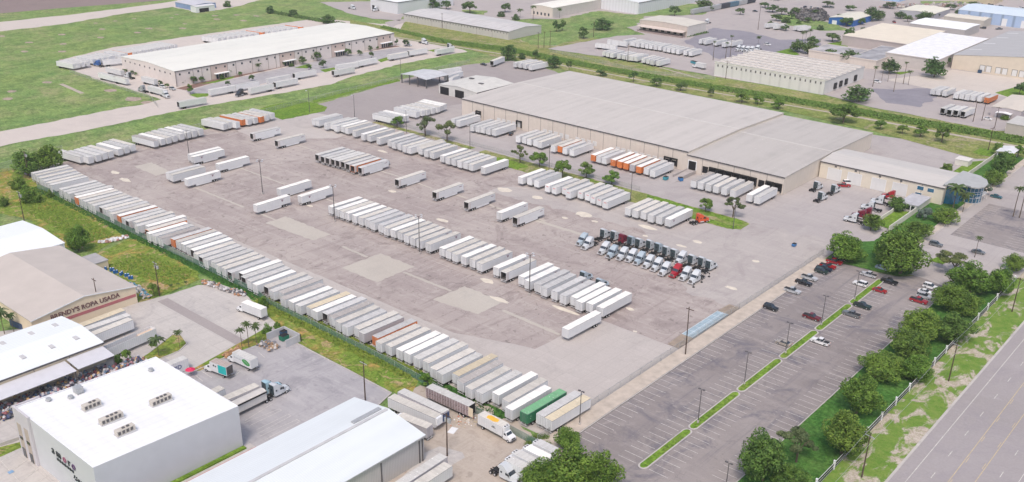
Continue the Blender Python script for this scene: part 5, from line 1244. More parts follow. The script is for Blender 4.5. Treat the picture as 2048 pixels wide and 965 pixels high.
# --- metal gable hall at the bottom
MWALL = ribbed('corrugated_wall', (.50, .485, .475), .5, 'y', .22, .6, .05); MWALLX = ribbed('corrugated_wall_end', (.50, .485, .475), .5, 'x', .22, .6, .05)
mh = bld('metal_hall', 'grey metal hall with a broad pale gable roof at the bottom', 'warehouse', -167.0, -142.0, 60, 135.8, 7.0, 'y', 2.0, MWALLX, MWALL, ribbed('pale_blue_roof', (.66, .70, .72), .6, 'y', .06, .5, .06, streak=(0.25, 0.02)), GALV, ov=.35)
MB().box(12.1, 12.9, 0, 75.6, 9.22, 9.4).build('ridge_cap', plain('ridge_grey', (.48,.48,.49), .6, .1, .4), mh)
c = MB(); 
for y in (75.2, 74.2, 62, 50, 38): c.box(25.0, 25.2, y-.12, y+.12, 0, 7.0)
c.build('downpipe', STEEL, mh)
MB().box(10.2, 11.4, 66, 74.8, 9.05, 9.35).build('skylight', GALV, mh)
# --- cream gable hall with canopies, left
h4 = bld('used_clothes_hall', 'cream hall with white gable roof and skylights at the left edge', 'warehouse', -267.4, -243.3, 60, 109.4, 6.0, 'y', 1.2, CREAM, CREAM, ribbed('white_hall_roof', (.72, .755, .77), .9, 'y', .04, .5, .04, streak=(0.3, 0.02)), STEEL, seams2=9)
for x, zz_ in ((5.5, 6.75), (17.5, 6.85)):
    for y in (14, 22, 30, 38, 45.0): 
        b = MB(); b.box(x-1.1, x+1.1, y-.6, y+.6, zz_, zz_+.28); b.build('skylight', plain('skylight_grey', (.50,.49,.50), .5, .05, 1), h4)
for y0, y1, z in ((-10, 12, 3.6), (12.5, 38, 4.2), (38.5, 49, 4.5)):
    b = MB(); b.add([(24.2,y0,z+.6),(30.6,y0,z),(30.6,y1,z),(24.2,y1,z+.6),(24.2,y0,z+.75),(30.6,y0,z+.15),(30.6,y1,z+.15),(24.2,y1,z+.75)], [(0,3,2,1),(4,5,6,7),(0,1,5,4),(1,2,6,5),(2,3,7,6),(3,0,4,7)]); b.build('canopy', plain('canopy_grey', (.56, .56, .60), .6, .05, .5), h4)
    for yy in (y0+.3, y1-.3): MB().box(30.2, 30.4, yy-.1, yy+.1, 0, z).build('post', STEEL, h4)
# heaps of bundled clothes under the canopies
def heap(name, region, n, size, cols, label, zmax=1.6, seed=1, cat='heap'):
    rs = random.Random(seed); b = MB(); ms = [plain('heap_%d_%d' % (seed, i), c, .9, .15, 2) for i, c in enumerate(cols)]
    for k in range(n):
        x, y = region(rs); s = size*rs.uniform(.5, 1.3); z = rs.uniform(0, zmax)
        pts = [(s*math.cos(t)*rs.uniform(.6, 1), s*math.sin(t)*rs.uniform(.6, 1)) for t in [2*PI*i/6 for i in range(6)]]
        k0 = len(b.v); hh = s*rs.uniform(.4, 1.0); mi = rs.randrange(len(ms))
        b.add([(x+p[0], y+p[1], z*.6) for p in pts]+[(x+p[0]*.6, y+p[1]*.6, z*.6+hh) for p in pts], [tuple(range(6, 12))]+[(i, (i+1) % 6, 6+(i+1) % 6, 6+i) for i in range(6)], mi)
    return tag(b.build(name, ms), label, cat, None, 'stuff')
CC = [(.50,.48,.50),(.07,.09,.18),(.26,.10,.11),(.50,.33,.17),(.14,.22,.32),(.40,.38,.41),(.05,.05,.07),(.33,.35,.42),(.38,.20,.23),(.48,.47,.48),(.10,.10,.13)]
heap('clothes_bundles', lambda r: (r.uniform(-238.5, -233.5)+ (0), r.uniform(70, 117)), 620, .62, CC, 'long bank of colourful clothes bundles in front of the hall canopies', 1.8, 3, 'bundles')
heap('clothes_bundles', lambda r: (r.uniform(-242, -238), r.uniform(60, 108)), 200, .6, CC, 'clothes bundles deep under the hall canopies', 1.2, 5, 'bundles')
# --- hall with the painted sign
h5 = bld('clothing_store', 'tan-roofed hall with brown painted lettering over a red band on its cream wall', 'warehouse', -321, -271.7, 102.3, 135.6, 5.6, 'x', 2.4, CREAM, CREAM, plain('tan_roof', (.47, .425, .395), .8, .06, .15), None)
MB().box(49.3, 49.36, 0.4, 33, 2.3, 3.3).build('red_band', plain('band_red', (.42, .15, .16), .8, .08, .5), h5)
b = MB()
for ya, za, yb, zb in ((-.3, 5.55, 16.65, 8.0), (16.65, 8.0, 33.6, 5.55)): b.add([(49.5,ya,za),(49.62,ya,za),(49.62,yb,zb),(49.5,yb,zb),(49.5,ya,za+.32),(49.62,ya,za+.32),(49.62,yb,zb+.32),(49.5,yb,zb+.32)], [(4,5,6,7),(1,2,6,5),(0,1,5,4),(0,4,7,3),(2,3,7,6),(0,3,2,1)])
b.build('eave_trim', WHITE, h5)
tx = textmesh("BRENDY'S ROPA USADA", 2.05, .04, 'painted_lettering', plain('letter_brown', (.16, .085, .085), .8, .1, 1), h5, (49.42, 5.0, 4.0), (PI/2, 0, PI/2), .045, 1.0); tx.location.y = 5.6; tx.location.z = 4.15
tx.scale = (22.2/max(v.co.x for v in tx.data.vertices), 1, 1)
for p in ((-315.9,118.3), (-302.8,118.7), (-288.7,118.5), (-274.7,118.3)):
    MB().box(-.5, .5, -1.6, 1.6, 0, .55).build('ridge_vent', GALV, h5, (p[0]+321, p[1]-102.3, 7.5), R(88))
h7 = bld('white_hall', 'white-roofed hall cut by the left edge above the sign hall', 'warehouse', -353, -321.5, 100, 137.5, 6.0, 'y', 1.2, WHITE, WHITE, ribbed('white_hall_roof2', (.74, .77, .79), .9, 'y', .03, .5, .03), None)
ls = bld('lean_to', 'small grey-roofed lean-to at the corner of the sign hall', 'shed', -312.5, -304, 137, 143.5, 2.8, None, 0, CREAM, None, plain('leanto_roof', (.36, .35, .36), .8, .1, .4), None)

# --- far buildings
def farb(*a, **k): return bld(*a, **k)
GW = ribbed('far_grey_wall', (.48, .465, .445), 1.0, 'x', .06, .8, .08); GR = ribbed('far_grey_roof', (.52, .505, .50), 1.0, 'x', .05, .7, .2)
f1 = farb('warehouse', 'long low grey warehouse with a weathered roof across the canal', 'warehouse', -588.5, -477, 553.4, 592, 5.8, 'x', 1.5, GW, GW, GR, STEEL, seams=14)
for k in range(36): MB().box(3+k*3.05, 3.5+k*3.05, -.06, .02, 4.0, 5.0).build('vent_slot', STEEL, f1)
f2 = farb('warehouse', 'tall white warehouse cut by the top edge left of the grey roof', 'warehouse', -650, -616.4, 573, 640, 9.5, None, 0, ribbed('white_ribbed_wall', (.62, .63, .66), 1.0, 'x', .08, .7, .05), None, MEMB, STEEL)
MB().box(2, 5, -.1, .02, .05, 4).build('door', DARK, f2)
f3 = farb('warehouse', 'beige hall with a cream flat roof beside the palms at top', 'warehouse', -537, -514, 652.5, 720, 8, 'y', .8, BEIGE, plain('far_beige_side', (.52, .485, .46), .8, .05, .3), plain('far_cream_roof', (.74, .72, .66), .7, .05, .2), None)
for k in range(5): MB().box(2+k*4, 3.6+k*4, -.1, .02, 1.0, 3.2).build('window', GLASS, f3)
f4 = farb('warehouse', 'white ribbed warehouse stretching along the top edge', 'warehouse', -514, -474.5, 720.5, 1000, 9.5, 'y', 1, ribbed('white_ribs', (.66, .67, .71), 3.2, 'x', .12, .7, .04), ribbed('white_ribs_side', (.60, .61, .65), 3.2, 'y', .12, .7, .04), MEMB, STEEL)
f5 = farb('dock_building', 'tan dock building with a deep loading canopy across the canal', 'building', -431, -388, 658, 686, 8, 'y', .9, plain('dock_tan', (.50, .44, .40), .8, .06, .3), plain('dock_cream', (.58, .55, .52), .8, .04, .3), plain('dock_roof', (.56, .53, .47), .7, .06, .2), None)
b = MB(); b.add([(1,-.05,4.6),(42.5,-.05,4.6),(42.5,-6,3.9),(1,-6,3.9),(1,-.05,4.8),(42.5,-.05,4.8),(42.5,-6,4.1),(1,-6,4.1)], [(0,1,2,3),(7,6,5,4),(3,2,6,7)]); b.build('loading_canopy', plain('canopy_tan', (.55,.48,.44), .7, .05, .4), f5)
MB().box(1, 42, -5, .0, 0, 1.1).build('loading_dock', plain('dock_dark', (.30, .24, .23), .8, .1, .5), f5)
for k in range(7): MB().box(3+k*5.6, 5.8+k*5.6, -.12, .02, 1.2, 4).build('dock_door', DARK, f5)
# saw-tooth hall: parallel pitched bays
f6 = empty('sawtooth_hall', (-306.5, 557.5, 0), 0, 'wide white hall whose roof is ten striped sawtooth bays', 'warehouse')
b = wallbox(MB(), 0, 74, 0, 59, 0, 8); b.build('wall', [ribbed('saw_wall', (.64, .63, .62), 6.5, 'x', .1, .8, .05), plain('saw_wall_side', (.60, .59, .58), .8, .05, .3)], f6)
c = MB()
for k in range(8):
    y = k*7.4; c.add([(-.3,y-.1,8.05),(74.3,y-.1,8.05),(74.3,y-.1,9.2),(-.3,y-.1,9.2)], [(0,1,2,3)], 1)
    c.add([(-.3,y-.1,9.2),(74.3,y-.1,9.2),(74.3,y+7.3,8.06),(-.3,y+7.3,8.06)], [(0,1,2,3)], 0); c.add([(74.3,y-.1,8.05),(74.3,y+7.3,8.05),(74.3,y-.1,9.2)], [(0,1,2)], 1); c.add([(-.3,y-.1,8.05),(-.3,y-.1,9.2),(-.3,y+7.3,8.05)], [(0,1,2)], 1)
    c.box(-.3, 74.3, y-.3, y+.6, 9.12, 9.3, 1)
c.build('roof', [ribbed('saw_roof', (.42, .375, .36), 1.5, 'x', .08, .8, .12, streak=(0.05, .5)), plain('saw_ridge', (.68, .66, .63), .7, .08, .3)], f6)
for k in range(22): MB().box(2+k*3.3, 2.8+k*3.3, -.08, .02, 6.0, 7.4).build('vent_slot', STEEL, f6)
for y in (14, 22, 30, 44): MB().box(74, 74.7, y, y+3.4, 1.1, 4.6).build('dock_seal', BLACK, f6)
f7 = farb('flat_roof_block', 'low block with a patchy grey flat roof behind the round trees', 'building', -256, -238, 650, 705, 5.5, None, 0, BEIGE, None, plain('patchy_grey_roof', (.30, .30, .32), .9, .35, .12), None, parapet=.4)
farb('flat_roof_block', 'grey flat roof section left of the bright white flat roof', 'building', -288, -256.5, 655, 684, 5.0, None, 0, BEIGE, None, plain('patchy_grey_roof2', (.36, .35, .36), .9, .3, .1), None, parapet=.4)
farb('white_flat_hall', 'hall with a bright white flat roof beside the tan yard', 'building', -240, -205, 670, 775, 8, None, 0, plain('hall_tan', (.50, .46, .44), .8, .05, .3), None, plain('bright_white_roof', (.74, .74, .75), .6, .10, .25), None, parapet=.3)
farb('tan_flat_hall', 'hall with a pale tan flat roof behind the grey roof section', 'building', -290, -240.5, 715, 790, 7, None, 0, plain('hall_mauve', (.42, .37, .36), .8, .05, .3), None, plain('tan_flat_roof', (.66, .60, .50), .8, .05, .15), None, parapet=.3)
farb('white_roof_hall', 'low hall with a plain white roof at upper right', 'building', -276, -233, 812, 848, 6, 'x', .6, plain('hall_grey', (.40, .38, .38), .8, .05, .3), None, plain('white_roof_b', (.80, .82, .82), .6, .05, .2), None)
f8 = farb('big_warehouse', 'large tan warehouse with a striped grey gable roof at right edge', 'warehouse', -202, -110, 690, 815, 9, 'y', 5, plain('tan_wall_far', (.60, .53, .44), .8, .05, .3), plain('tan_wall_far2', (.48, .41, .37), .8, .05, .3), ribbed('striped_grey_roof', (.40, .395, .40), 10, 'y', .0, .7, .1), None)
for k, x in enumerate((18, 22, 28, 32, 38, 42.5)): opening(f8, 'dock_door', 'f', 0, x, 3, 1.2, 5.0, DOORW, STEEL)
c = MB()
for y in (25, 55, 85, 110):
    c.add([(2,y,9.3+.22),(45.5,y,14.05),(45.5,y+1.6,14.05),(2,y+1.6,9.52)], [(0,1,2,3)])
c.build('skylight_strip', plain('skylight_white', (.70,.70,.70), .6, .05, .5), f8)
f9 = farb('blue_warehouse', 'blue and white striped warehouse with pale blue roofs at upper right', 'warehouse', -265, -120, 893, 940, 9, 'x', 2, ribbed('blue_wall', (.36, .47, .66), 9, 'x', .35, .7, .06), None, plain('pale_blue_sheet', (.56, .64, .72), .6, .05, .15), None)
for k in range(9): MB().box(6+k*15, 10+k*15, -.1, .02, .1, 6).build('door', WHITE, f9)
f10 = farb('blue_shop', 'small bright blue shop with a cream roof among far trees', 'building', -337, -316, 797, 835, 5, 'y', 1.5, plain('bright_blue', (.02, .11, .36), .6, .1, .5), None, plain('cream_roof_c', (.60, .58, .50), .7, .05, .2), None)
MB().box(3, 7, -.1, .02, .1, 3.2).build('door', WHITE, f10)
farb('cream_roof_shed', 'cream-roofed shed behind the far trees right of the blue shop', 'shed', -310, -280, 880, 920, 5, 'y', .8, plain('shed_grey', (.40,.40,.44), .8, .05, .3), None, plain('cream_roof_d', (.66, .64, .55), .7, .05, .2), None)
farb('cream_roof_shed', 'tan-roofed shed just left of the blue striped warehouse', 'shed', -268, -236, 868, 888, 6, 'x', .8, plain('shed_tan', (.45,.42,.38), .8, .05, .3), None, plain('cream_roof_e', (.62, .58, .50), .7, .05, .2), None)
farb('blue_hall', 'large pale blue hall at the top edge above the blue shop', 'warehouse', -420, -340, 960, 1040, 9, 'x', 2, plain('pale_blue_hall', (.32, .44, .64), .7, .05, .3), None, plain('pale_blue_roof2', (.56, .66, .76), .6, .05, .15), None)
farb('open_market_shed', 'low pale-roofed shed at the top edge left of the blue hall', 'shed', -448, -425, 880, 925, 4.5, 'y', .6, plain('shed_dark', (.20,.19,.20), .8, .05, .3), None, plain('pale_roof_f', (.62, .64, .62), .7, .05, .2), None)
farb('tan_sheds', 'long tan shed with junk in front along the top right', 'warehouse', -330, -270, 1010, 1040, 7, 'x', 1, plain('tan_ribs', (.52,.44,.33), .8, .08, .3), None, plain('tan_roof_g', (.55, .50, .42), .7, .05, .2), None)
farb('tan_hall', 'tan ribbed hall in the top right corner', 'warehouse', -180, -110, 1000, 1040, 10, 'x', 1, ribbed('tan_ribs_b', (.52,.47,.38), 3, 'x', .2, .8, .06), None, plain('tan_roof_h', (.55, .50, .42), .7, .05, .2), None)
farb('corner_block', 'grey-walled block with a tan roof at the right edge', 'building', -143.5, -128, 578, 616, 5, 'y', .6, plain('mauve_wall', (.42,.38,.40), .8, .05, .3), None, plain('tan_roof_i', (.56, .51, .45), .7, .05, .2), None)
farb('corner_block', 'low tan block at the right edge beside the canal track', 'building', -126, -100, 543, 562, 6, None, 0, plain('tan_wall_j', (.46,.42,.38), .8, .05, .3), None, plain('grey_roof_j', (.48, .47, .45), .7, .05, .2), None)
b = MB(); roofslab(b, -140, -132.4, 574, 584.5, 3, 'y', .5, .15, .2)
for x, y in ((-139.8,574.3),(-132.6,574.3),(-139.8,584.2),(-132.6,584.2)): b.box(x-.1,x+.1,y-.1,y+.1,0,3)
tag(b.build('carport', plain('white_carport', (.70,.71,.72), .5, .05, .5)), 'small white arched carport at the right edge by the canal', 'carport')
fb = farb('blue_farm_shed', 'blue-walled farm shed at the top left beside the dirt road', 'shed', -775, -748, 463, 485, 4, 'x', .8, plain('faded_blue', (.20, .28, .45), .8, .08, .4), None, plain('shed_roof_k', (.50, .50, .55), .7, .06, .3), None)
fc = farb('white_farm_shed', 'white shed with an open dark front next to the blue shed', 'shed', -744, -736, 458, 476, 4.5, 'y', .6, WHITE, None, plain('shed_roof_l', (.58, .58, .60), .7, .06, .3), None)
MB().box(8.0, 8.1, 3, 12, .1, 3.2).build('bay_opening', DARK, fc)
# far junk yards and freight cars
heap('scrap_piles', lambda r: (lambda t: ((-340.1,920.2)[0]*(1-t)+(-277.0,994.9)[0]*t, (-340.1,920.2)[1]*(1-t)+(-277.0,994.9)[1]*t+r.uniform(-12,12)))(r.random()), 420, 1.5, [(.35,.33,.33),(.2,.19,.2),(.45,.42,.38),(.3,.2,.18)], 'long scrap heaps in front of the tan sheds at top right', 2.5, 11)
heap('scrap_piles', lambda r: (lambda t, s: ((-386.8,831.3)[0]*(1-t)*(1-s)+(-372.0,862.4)[0]*t*(1-s)+(-358.0,788.1)[0]*(1-t)*s+(-342.1,811.4)[0]*t*s, (-386.8,831.3)[1]*(1-t)*(1-s)+(-372.0,862.4)[1]*t*(1-s)+(-358.0,788.1)[1]*(1-t)*s+(-342.1,811.4)[1]*t*s))(r.random(), r.random()), 700, 1.5, [(.07,.07,.08),(.11,.10,.10),(.17,.165,.165),(.04,.04,.045)], 'dark mass of stacked scrap among far trees at upper right', 2.5, 12)
for k in range(7):
    c = MB(); m_ = [plain('freight_black', (.04,.045,.06), .7, .2, 1), plain('freight_blue', (.08,.16,.22), .7, .2, 1), GALV][k % 3 if k > 1 else 2]
    c.box(-7.5, 7.5, -1.5, 1.5, 1.1, 4.4); c.box(-7, 7, -1.2, 1.2, .3, 1.1)
    p = Vector((-440.6,760.0)).lerp(Vector((-436.5,848.3)), k/6.); q_ = Vector((-436.5,848.3))-Vector((-440.6,760.0))
    tag(c.build('freight_wagon', m_, None, (p.x, p.y, 0), math.atan2(q_.y, q_.x)), '%s boxcar, %s from the left on the far siding' % (['grey','grey','blue-green','dark','grey','blue-green','dark'][k] if k > 1 else 'pale grey', NTH(k+1)), 'rail wagon', 'freight wagons on the far siding')
# ================================================================ SEMI-TRAILERS
ROOFC = {'W': (.80, .785, .745), 'N': (.60, .57, .52), 'L': (.53, .525, .52), 'K': (.42, .39, .37), 'T': (.60, .52, .38), '': (.57, .56, .54), 'G': (.16, .38, .20)}
BODYC = {'w': (.68, .69, .71), 'g': (.50, .48, .51), 'o': (.66, .20, .06), 'G': (.03, .19, .09)}
def tmat(kind, c):
    if kind == 'roof': return ribbed('trailer_roof_'+(c or 'plain'), ROOFC[c], 1.2, 'y', .07, .7, .16, streak=(.15, .6), grime=.0 if c == 'W' else .45)
    return ribbed('trailer_side_'+c, BODYC[c], .62, 'y', .12, .5, .05, grime=.10)
def wheel_mb(x, y, r=.5, w_=.55, n=14):
    b = MB(); s = 1 if x > 0 else -1
    b.tube((x-w_/2, y, r), (x+w_/2, y, r), r, n=n); b.tube((x+s*w_/2, y, r), (x+s*(w_/2+.02), y, r), r*.5, n=10, mi=1); return b
DECAL = plain('faint_logo', (.30, .22, .26), .6, .1, 2); DECR = plain('red_label', (.62, .26, .26), .6, .1, 2); DGREY = plain('door_gap_rail_shade', (.22, .22, .24), .7, .1, 2); INSIDE = plain('trailer_inside', (.10, .09, .09), .9, .3, 1); TEALD = plain('teal_door', (.08, .30, .30), .6, .1, 1)
TP = {}
def trailer_proto(kind, body, roof, L, far, deco=''):
    root = empty('semi_trailer', (0, 0, 0)); bm_ = tmat('side', body); h2 = L/2; z0, z1 = 1.15, 4.05
    b = MB()
    if kind == 'O':
        b.add([(-1.3,-h2,z0),(1.3,-h2,z0),(1.3,h2,z0),(-1.3,h2,z0),(-1.3,-h2,z1),(1.3,-h2,z1),(1.3,h2,z1),(-1.3,h2,z1)], [(0,3,2,1),(4,5,6,7),(1,2,6,5),(2,3,7,6),(3,0,4,7)])
        b.box(-1.3, -1.18, -h2-.03, -h2, z0, z1, 2); b.box(1.18, 1.3, -h2-.03, -h2, z0, z1, 2); b.box(-1.18, 1.18, -h2-.03, -h2, z1-.14, z1, 2); b.box(-1.18, 1.18, -h2-.03, -h2, z0, z0+.12, 2)
        b.box(-1.17, 1.17, -h2+.02, -h2+3.5, z0+.12, z0+.14, 1)
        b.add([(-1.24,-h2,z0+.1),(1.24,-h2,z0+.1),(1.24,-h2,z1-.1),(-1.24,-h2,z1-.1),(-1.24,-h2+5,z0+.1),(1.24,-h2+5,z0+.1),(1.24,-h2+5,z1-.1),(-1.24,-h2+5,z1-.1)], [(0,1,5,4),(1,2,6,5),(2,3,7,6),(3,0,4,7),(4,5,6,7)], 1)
    else: b.box(-1.3, 1.3, -h2, h2, z0, z1)
    b.build('cargo_box', [bm_, INSIDE, bm_], root)
    MB().box(-1.27, 1.27, -h2+.03, h2-.03, z1, z1+.045).build('roof', tmat('roof', roof), root)
    # running gear
    c = MB(); c.box(-.45, -.3, -h2+.3, h2-1.5, .85, 1.15); c.box(.3, .45, -h2+.3, h2-1.5, .85, 1.15)
    ax = -h2+2.2
    for k in (0, 1.25): c.box(-1.1, 1.1, ax+k-.08, ax+k+.08, .42, .6)
    c.box(-.5, .5, ax-.8, ax+2.2, .6, .9); c.build('chassis', STEEL, root)
    if far:
        for s in (-1, 1):
            w_ = MB()
            for k in (0, 1.25): w_.tube((s*1.0-.25, ax+k, .5), (s*1.0+.25, ax+k, .5), .5, n=8)
            w_.build('wheel', BLACK, root)
        return root
    for s in (-1, 1):
        for k in (0, 1.25): wheel_mb(s*1.02, ax+k).build('wheel', [BLACK, HUB], root)
    c = MB()
    for s in (-.55, .55): c.box(s-.07, s+.07, h2-3.1, h2-2.95, .08, 1.15); c.box(s-.2, s+.2, h2-3.2, h2-2.85, 0, .08)
    c.build('landing_gear', GALV, root)
    c = MB(); c.box(-1.15, 1.15, -h2-.02, -h2+.12, .5, .64); c.box(-.7, -.6, -h2, -h2+.1, .6, 1.15); c.box(.6, .7, -h2, -h2+.1, .6, 1.15); c.build('rear_bumper', HUB, root)
    if kind == 'D':
        for s in (-1, 1):
            d = MB(); x0, x1 = sorted((s*.02, s*1.24)); d.box(x0, x1, -h2-.05, -h2, z0+.08, z1-.12)
            for q in (.35, .85): d.tube((s*q, -h2-.08, z0+.1), (s*q, -h2-.08, z1-.2), .03, n=5, mi=1)
            d.build('door', [bm_, DGREY], root)
        c = MB(); c.box(-1.29, 1.29, -h2-.02, -h2, z1-.11, z1-.03); c.box(-.015, .015, -h2-.07, -h2, z0+.1, z1-.12); c.build('door_frame', DGREY, root)
    elif kind == 'O':
        for s in (-1, 1):
            d = MB(); x0, x1 = sorted((s*1.305, s*1.36)); d.box(x0, x1, -h2, -h2+1.22, z0+.05, z1-.1); d.build('door', plain('open_door', (.56,.52,.52), .5, .06, 1), root)
    MB().box(1.30, 1.315, -h2, h2, z1-.09, z1).box(-1.315, -1.30, -h2, h2, z1-.09, z1).build('top_rail_shade', DGREY, root)  # top rail, its dark grey also painting in the rail's shadow line
    if 's' in deco:
        for s in (-1, 1): MB().box(s*1.22-.02, s*1.22+.02, -h2+4.6, h2-3.8, .35, 1.15).build('side_skirt', WHITE, root)
    if 'l' in deco:
        for s in (-1, 1):
            c = MB(); y = h2-2.4 if 'f' not in deco else -h2+4
            x = s*1.312
            c.add([(x,y-.5,3.4),(x,y+.5,3.4),(x,y+.42,2.9),(x,y,2.5),(x,y-.42,2.9)], [(0,1,2,3,4)] if s < 0 else [(4,3,2,1,0)])
            c.add([(x,y-1.2,3.65),(x,y+1.2,3.65),(x,y+1.2,3.52),(x,y-1.2,3.52)], [(0,1,2,3)]); c.build('side_logo', DECAL, root)
    if 'n' in deco: MB().box(-.65, .65, h2, h2+.015, 3.3, 3.6).build('front_label', DECR, root)
    if 't' in deco:
        for s in (-1, 1): MB().box(s*1.305-.01, s*1.305+.01, h2-2.6, h2-1.0, 3.0, 3.28).build('side_label', DECAL, root)
    return root
rs = random.Random(21)
COLW = {'w': 'white', 'o': 'orange', 'g': 'grey', 'G': 'green'}
RW = {'W': 'bright roof', 'N': 'buff roof', 'L': 'grey roof', 'K': 'dirty roof', 'T': 'tan roof', '': 'pale roof'}
for (ri, k, n_, X, Y, ang, kind, body, roof, L, sk, dist) in TRAILERS:
    rf = roof or rs.choice(['', '', 'L', 'N', ''])
    if body == 'G': rf = 'G'
    far = dist > 520
    deco = ''
    if not far:
        if ri in (1, 2): deco = 'l' if rs.random() < .6 else ''
        elif ri == 6: deco = 'lfs' if k % 2 else 's'
        elif ri in (4, 5): deco = 'ts'
        elif ri in (11,): deco = 'n' if k > 3 else ''
        elif ri == 12: deco = 'l' if k == 6 else ''
        elif ri == 2: deco = 's'
    key = ('F' if kind == 'F' else kind, body, rf, L, far, deco)
    kk = ('D' if kind == 'F' and not far else kind,)+key[1:]
    if kk not in TP: o = TP[kk] = trailer_proto('D' if kind == 'F' else kind, body, rf, L, far, deco)
    else: o = copy_tree(TP[kk])
    o.location = (X, Y, 0); o.rotation_euler = (0, 0, R(ang+(rs.uniform(-.5, .5))))
    st = {'O': 'open-ended ', 'D': '', 'F': ''}[kind]
    if ri == 2: lab = 'single white trailer with a shield logo standing ahead of the middle row'
    else: lab = '%s%s trailer, %s, %s from left in %s' % (st, COLW[body], RW.get(rf, 'green roof'), NTH(k), ROW_DESC[ri])
    lab = ' '.join(lab.split()[:17]); tag(o, lab, 'trailer', ROW_GROUP[ri])
b = MB()
for (X, Y, ang, body, L) in FAR_TRAILERS:
    a = R(ang); ca, sa = math.cos(a), math.sin(a); k0 = len(b.v); mi = 1 if body == 'o' else 0
    def bb(x0, x1, y0, y1, z0, z1, m):
        t = MB().box(x0, x1, y0, y1, z0, z1); b.add([(X+p[0]*ca-p[1]*sa, Y+p[0]*sa+p[1]*ca, p[2]) for p in t.v], t.f, m)
    bb(-1.3, 1.3, -L/2, L/2, 1.15, 4.05, mi); bb(-1.25, 1.25, -L/2+.05, L/2-.05, 4.05, 4.1, 2); bb(-1.1, 1.1, -L/2+1.6, -L/2+4, .05, 1.0, 3); bb(-.5, .5, -L/2+1, L/2-1, .8, 1.15, 3)
tag(b.build('distant_trailers', [tmat('side', 'w'), OR, tmat('roof', ''), BLACK]), 'farthest ranks of parked white trailers behind and across the canal', 'trailers', None, 'stuff')

def near_line(p0, p1, L=None, wd=2.6, anchor=1):
    """trailer placed from the ends of its camera-side roof edge; heading runs p0 -> p1"""
    a = Vector(p0); b_ = Vector(p1); d = (b_-a).normalized(); L0 = (b_-a).length; L = L or L0; n = Vector((-d.y, d.x))
    if n.dot(a) < 0: n = -n
    if anchor == 1: a = b_-d*L
    c = a+d*L/2+n*wd/2; return c.x, c.y, math.atan2(d.y, d.x)-PI/2
def place(proto, x, y, rz, label, cat, group=None):
    proto.location = (x, y, 0); proto.rotation_euler = (0, 0, rz); return tag(proto, label, cat, group)
# odd trailers round the lower workshops
x, y, rz = near_line((-164.6,145.1), (-149.0,146.2)); t = trailer_proto('D', 'w', 'N', 16.15, False); place(t, x, y, rz, 'grey-white refrigerated trailer nearest the metal hall gable, cooling unit facing right', 'trailer')
MB().box(-1.0, 1.0, 8.08, 8.7, 1.9, 3.95).box(-.5, .1, 8.7, 8.74, 2.8, 3.7).build('cooling_unit', WHITE, t)
x, y, rz = near_line((-165.0,148.7), (-148.9,149.1)); t = trailer_proto('D', 'g', '', 16.15, False); place(t, x, y, rz, 'grey trailer with a dark blue front end behind the refrigerated trailer', 'trailer')
MB().box(-1.2, 1.2, 8.08, 8.2, 1.6, 3.6).build('front_panel', plain('navy_front', (.04,.07,.16), .5, .2, 1), t)
x, y, rz = near_line((-154.0,140.6), (-146.9,141.5), 9.5); t = trailer_proto('D', 'g', 'N', 9.5, False); place(t, x, y, rz+PI, 'short beige trailer tucked against the metal hall corner', 'trailer')
MB().box(-.9, .9, 4.75, 5.4, 2.6, 3.9).build('cooling_unit', WHITE, t)
lv = empty('livestock_trailer', (0,0,0)); x, y, rz = near_line((-160.8,155.5), (-146.7,156.0)); place(lv, x, y, rz, 'slatted brown livestock trailer with its rear door hanging open', 'trailer')
SLAT = plain('rusty_slat', (.36, .28, .29), .7, .2, 1); b = MB(); b.box(-1.3, 1.3, -7.5, 7.5, 1.1, 3.95, 1)
for zz_ in (1.15, 1.55, 1.95, 2.35, 2.8, 3.2, 3.6): 
    for s in (-1, 1): b.box(s*1.31-.03, s*1.31+.03, -7.5, 7.5, zz_, zz_+.26)
for k in range(17):
    for s in (-1, 1): b.box(s*1.35-.03, s*1.35+.03, -7.5+k*.93, -7.4+k*.93, 1.1, 3.95, 2)
b.build('slatted_side', [SLAT, DARK, plain('slat_post', (.50,.46,.46), .6, .1, 1)], lv); MB().box(-1.3, 1.3, -7.5, 7.5, 3.96, 4.05).build('roof', tmat('roof', ''), lv)
MB().box(1.3, 1.4, 7.5, 9.0, 1.3, 3.9).build('door', CREAM, lv); MB().box(-1.2, 1.2, 7.5, 7.53, 1.2, 3.9).build('rear_opening', DARK, lv)
for s in (-1, 1):
    for k in (4.4, 5.7): wheel_mb(s*1.02, k).build('wheel', [BLACK, HUB], lv)
for (p0, p1, lab, bd, rf, L) in (((-134.2,124.1), (-134.6,136.3), 'long grey-roofed trailer beside the metal hall wall at the bottom', 'g', '', 16.15), ((-131.1,126.6), (-131.3,134.5), 'white trailer in front of the long one at the bottom edge', 'w', 'N', 14.6),
        ((-260.9,114.5), (-261.5,126.2), 'tan-roofed trailer nearest the painted sign wall', 'w', 'T', 16.15), ((-257.5,112.7), (-257.1,125.5), 'middle white trailer of the three beside the painted sign wall', 'w', '', 16.15), ((-253.2,112.0), (-254.0,124.4), 'front white trailer of the three beside the painted sign wall', 'w', 'N', 16.15),
        ((-199.5,114.7), (-199.8,119.6), 'small low trailer behind the white flat-roofed block', 'w', 'N', 8), ((-194.4,116.8), (-194.1,126.4), 'flat grey-roofed trailer hitched to the light blue tractor', 'g', 'N', 14.6)):
    x, y, rz = near_line(p0, p1, L); place(trailer_proto('D', bd, rf, L, False), x, y, rz, lab, 'trailer')
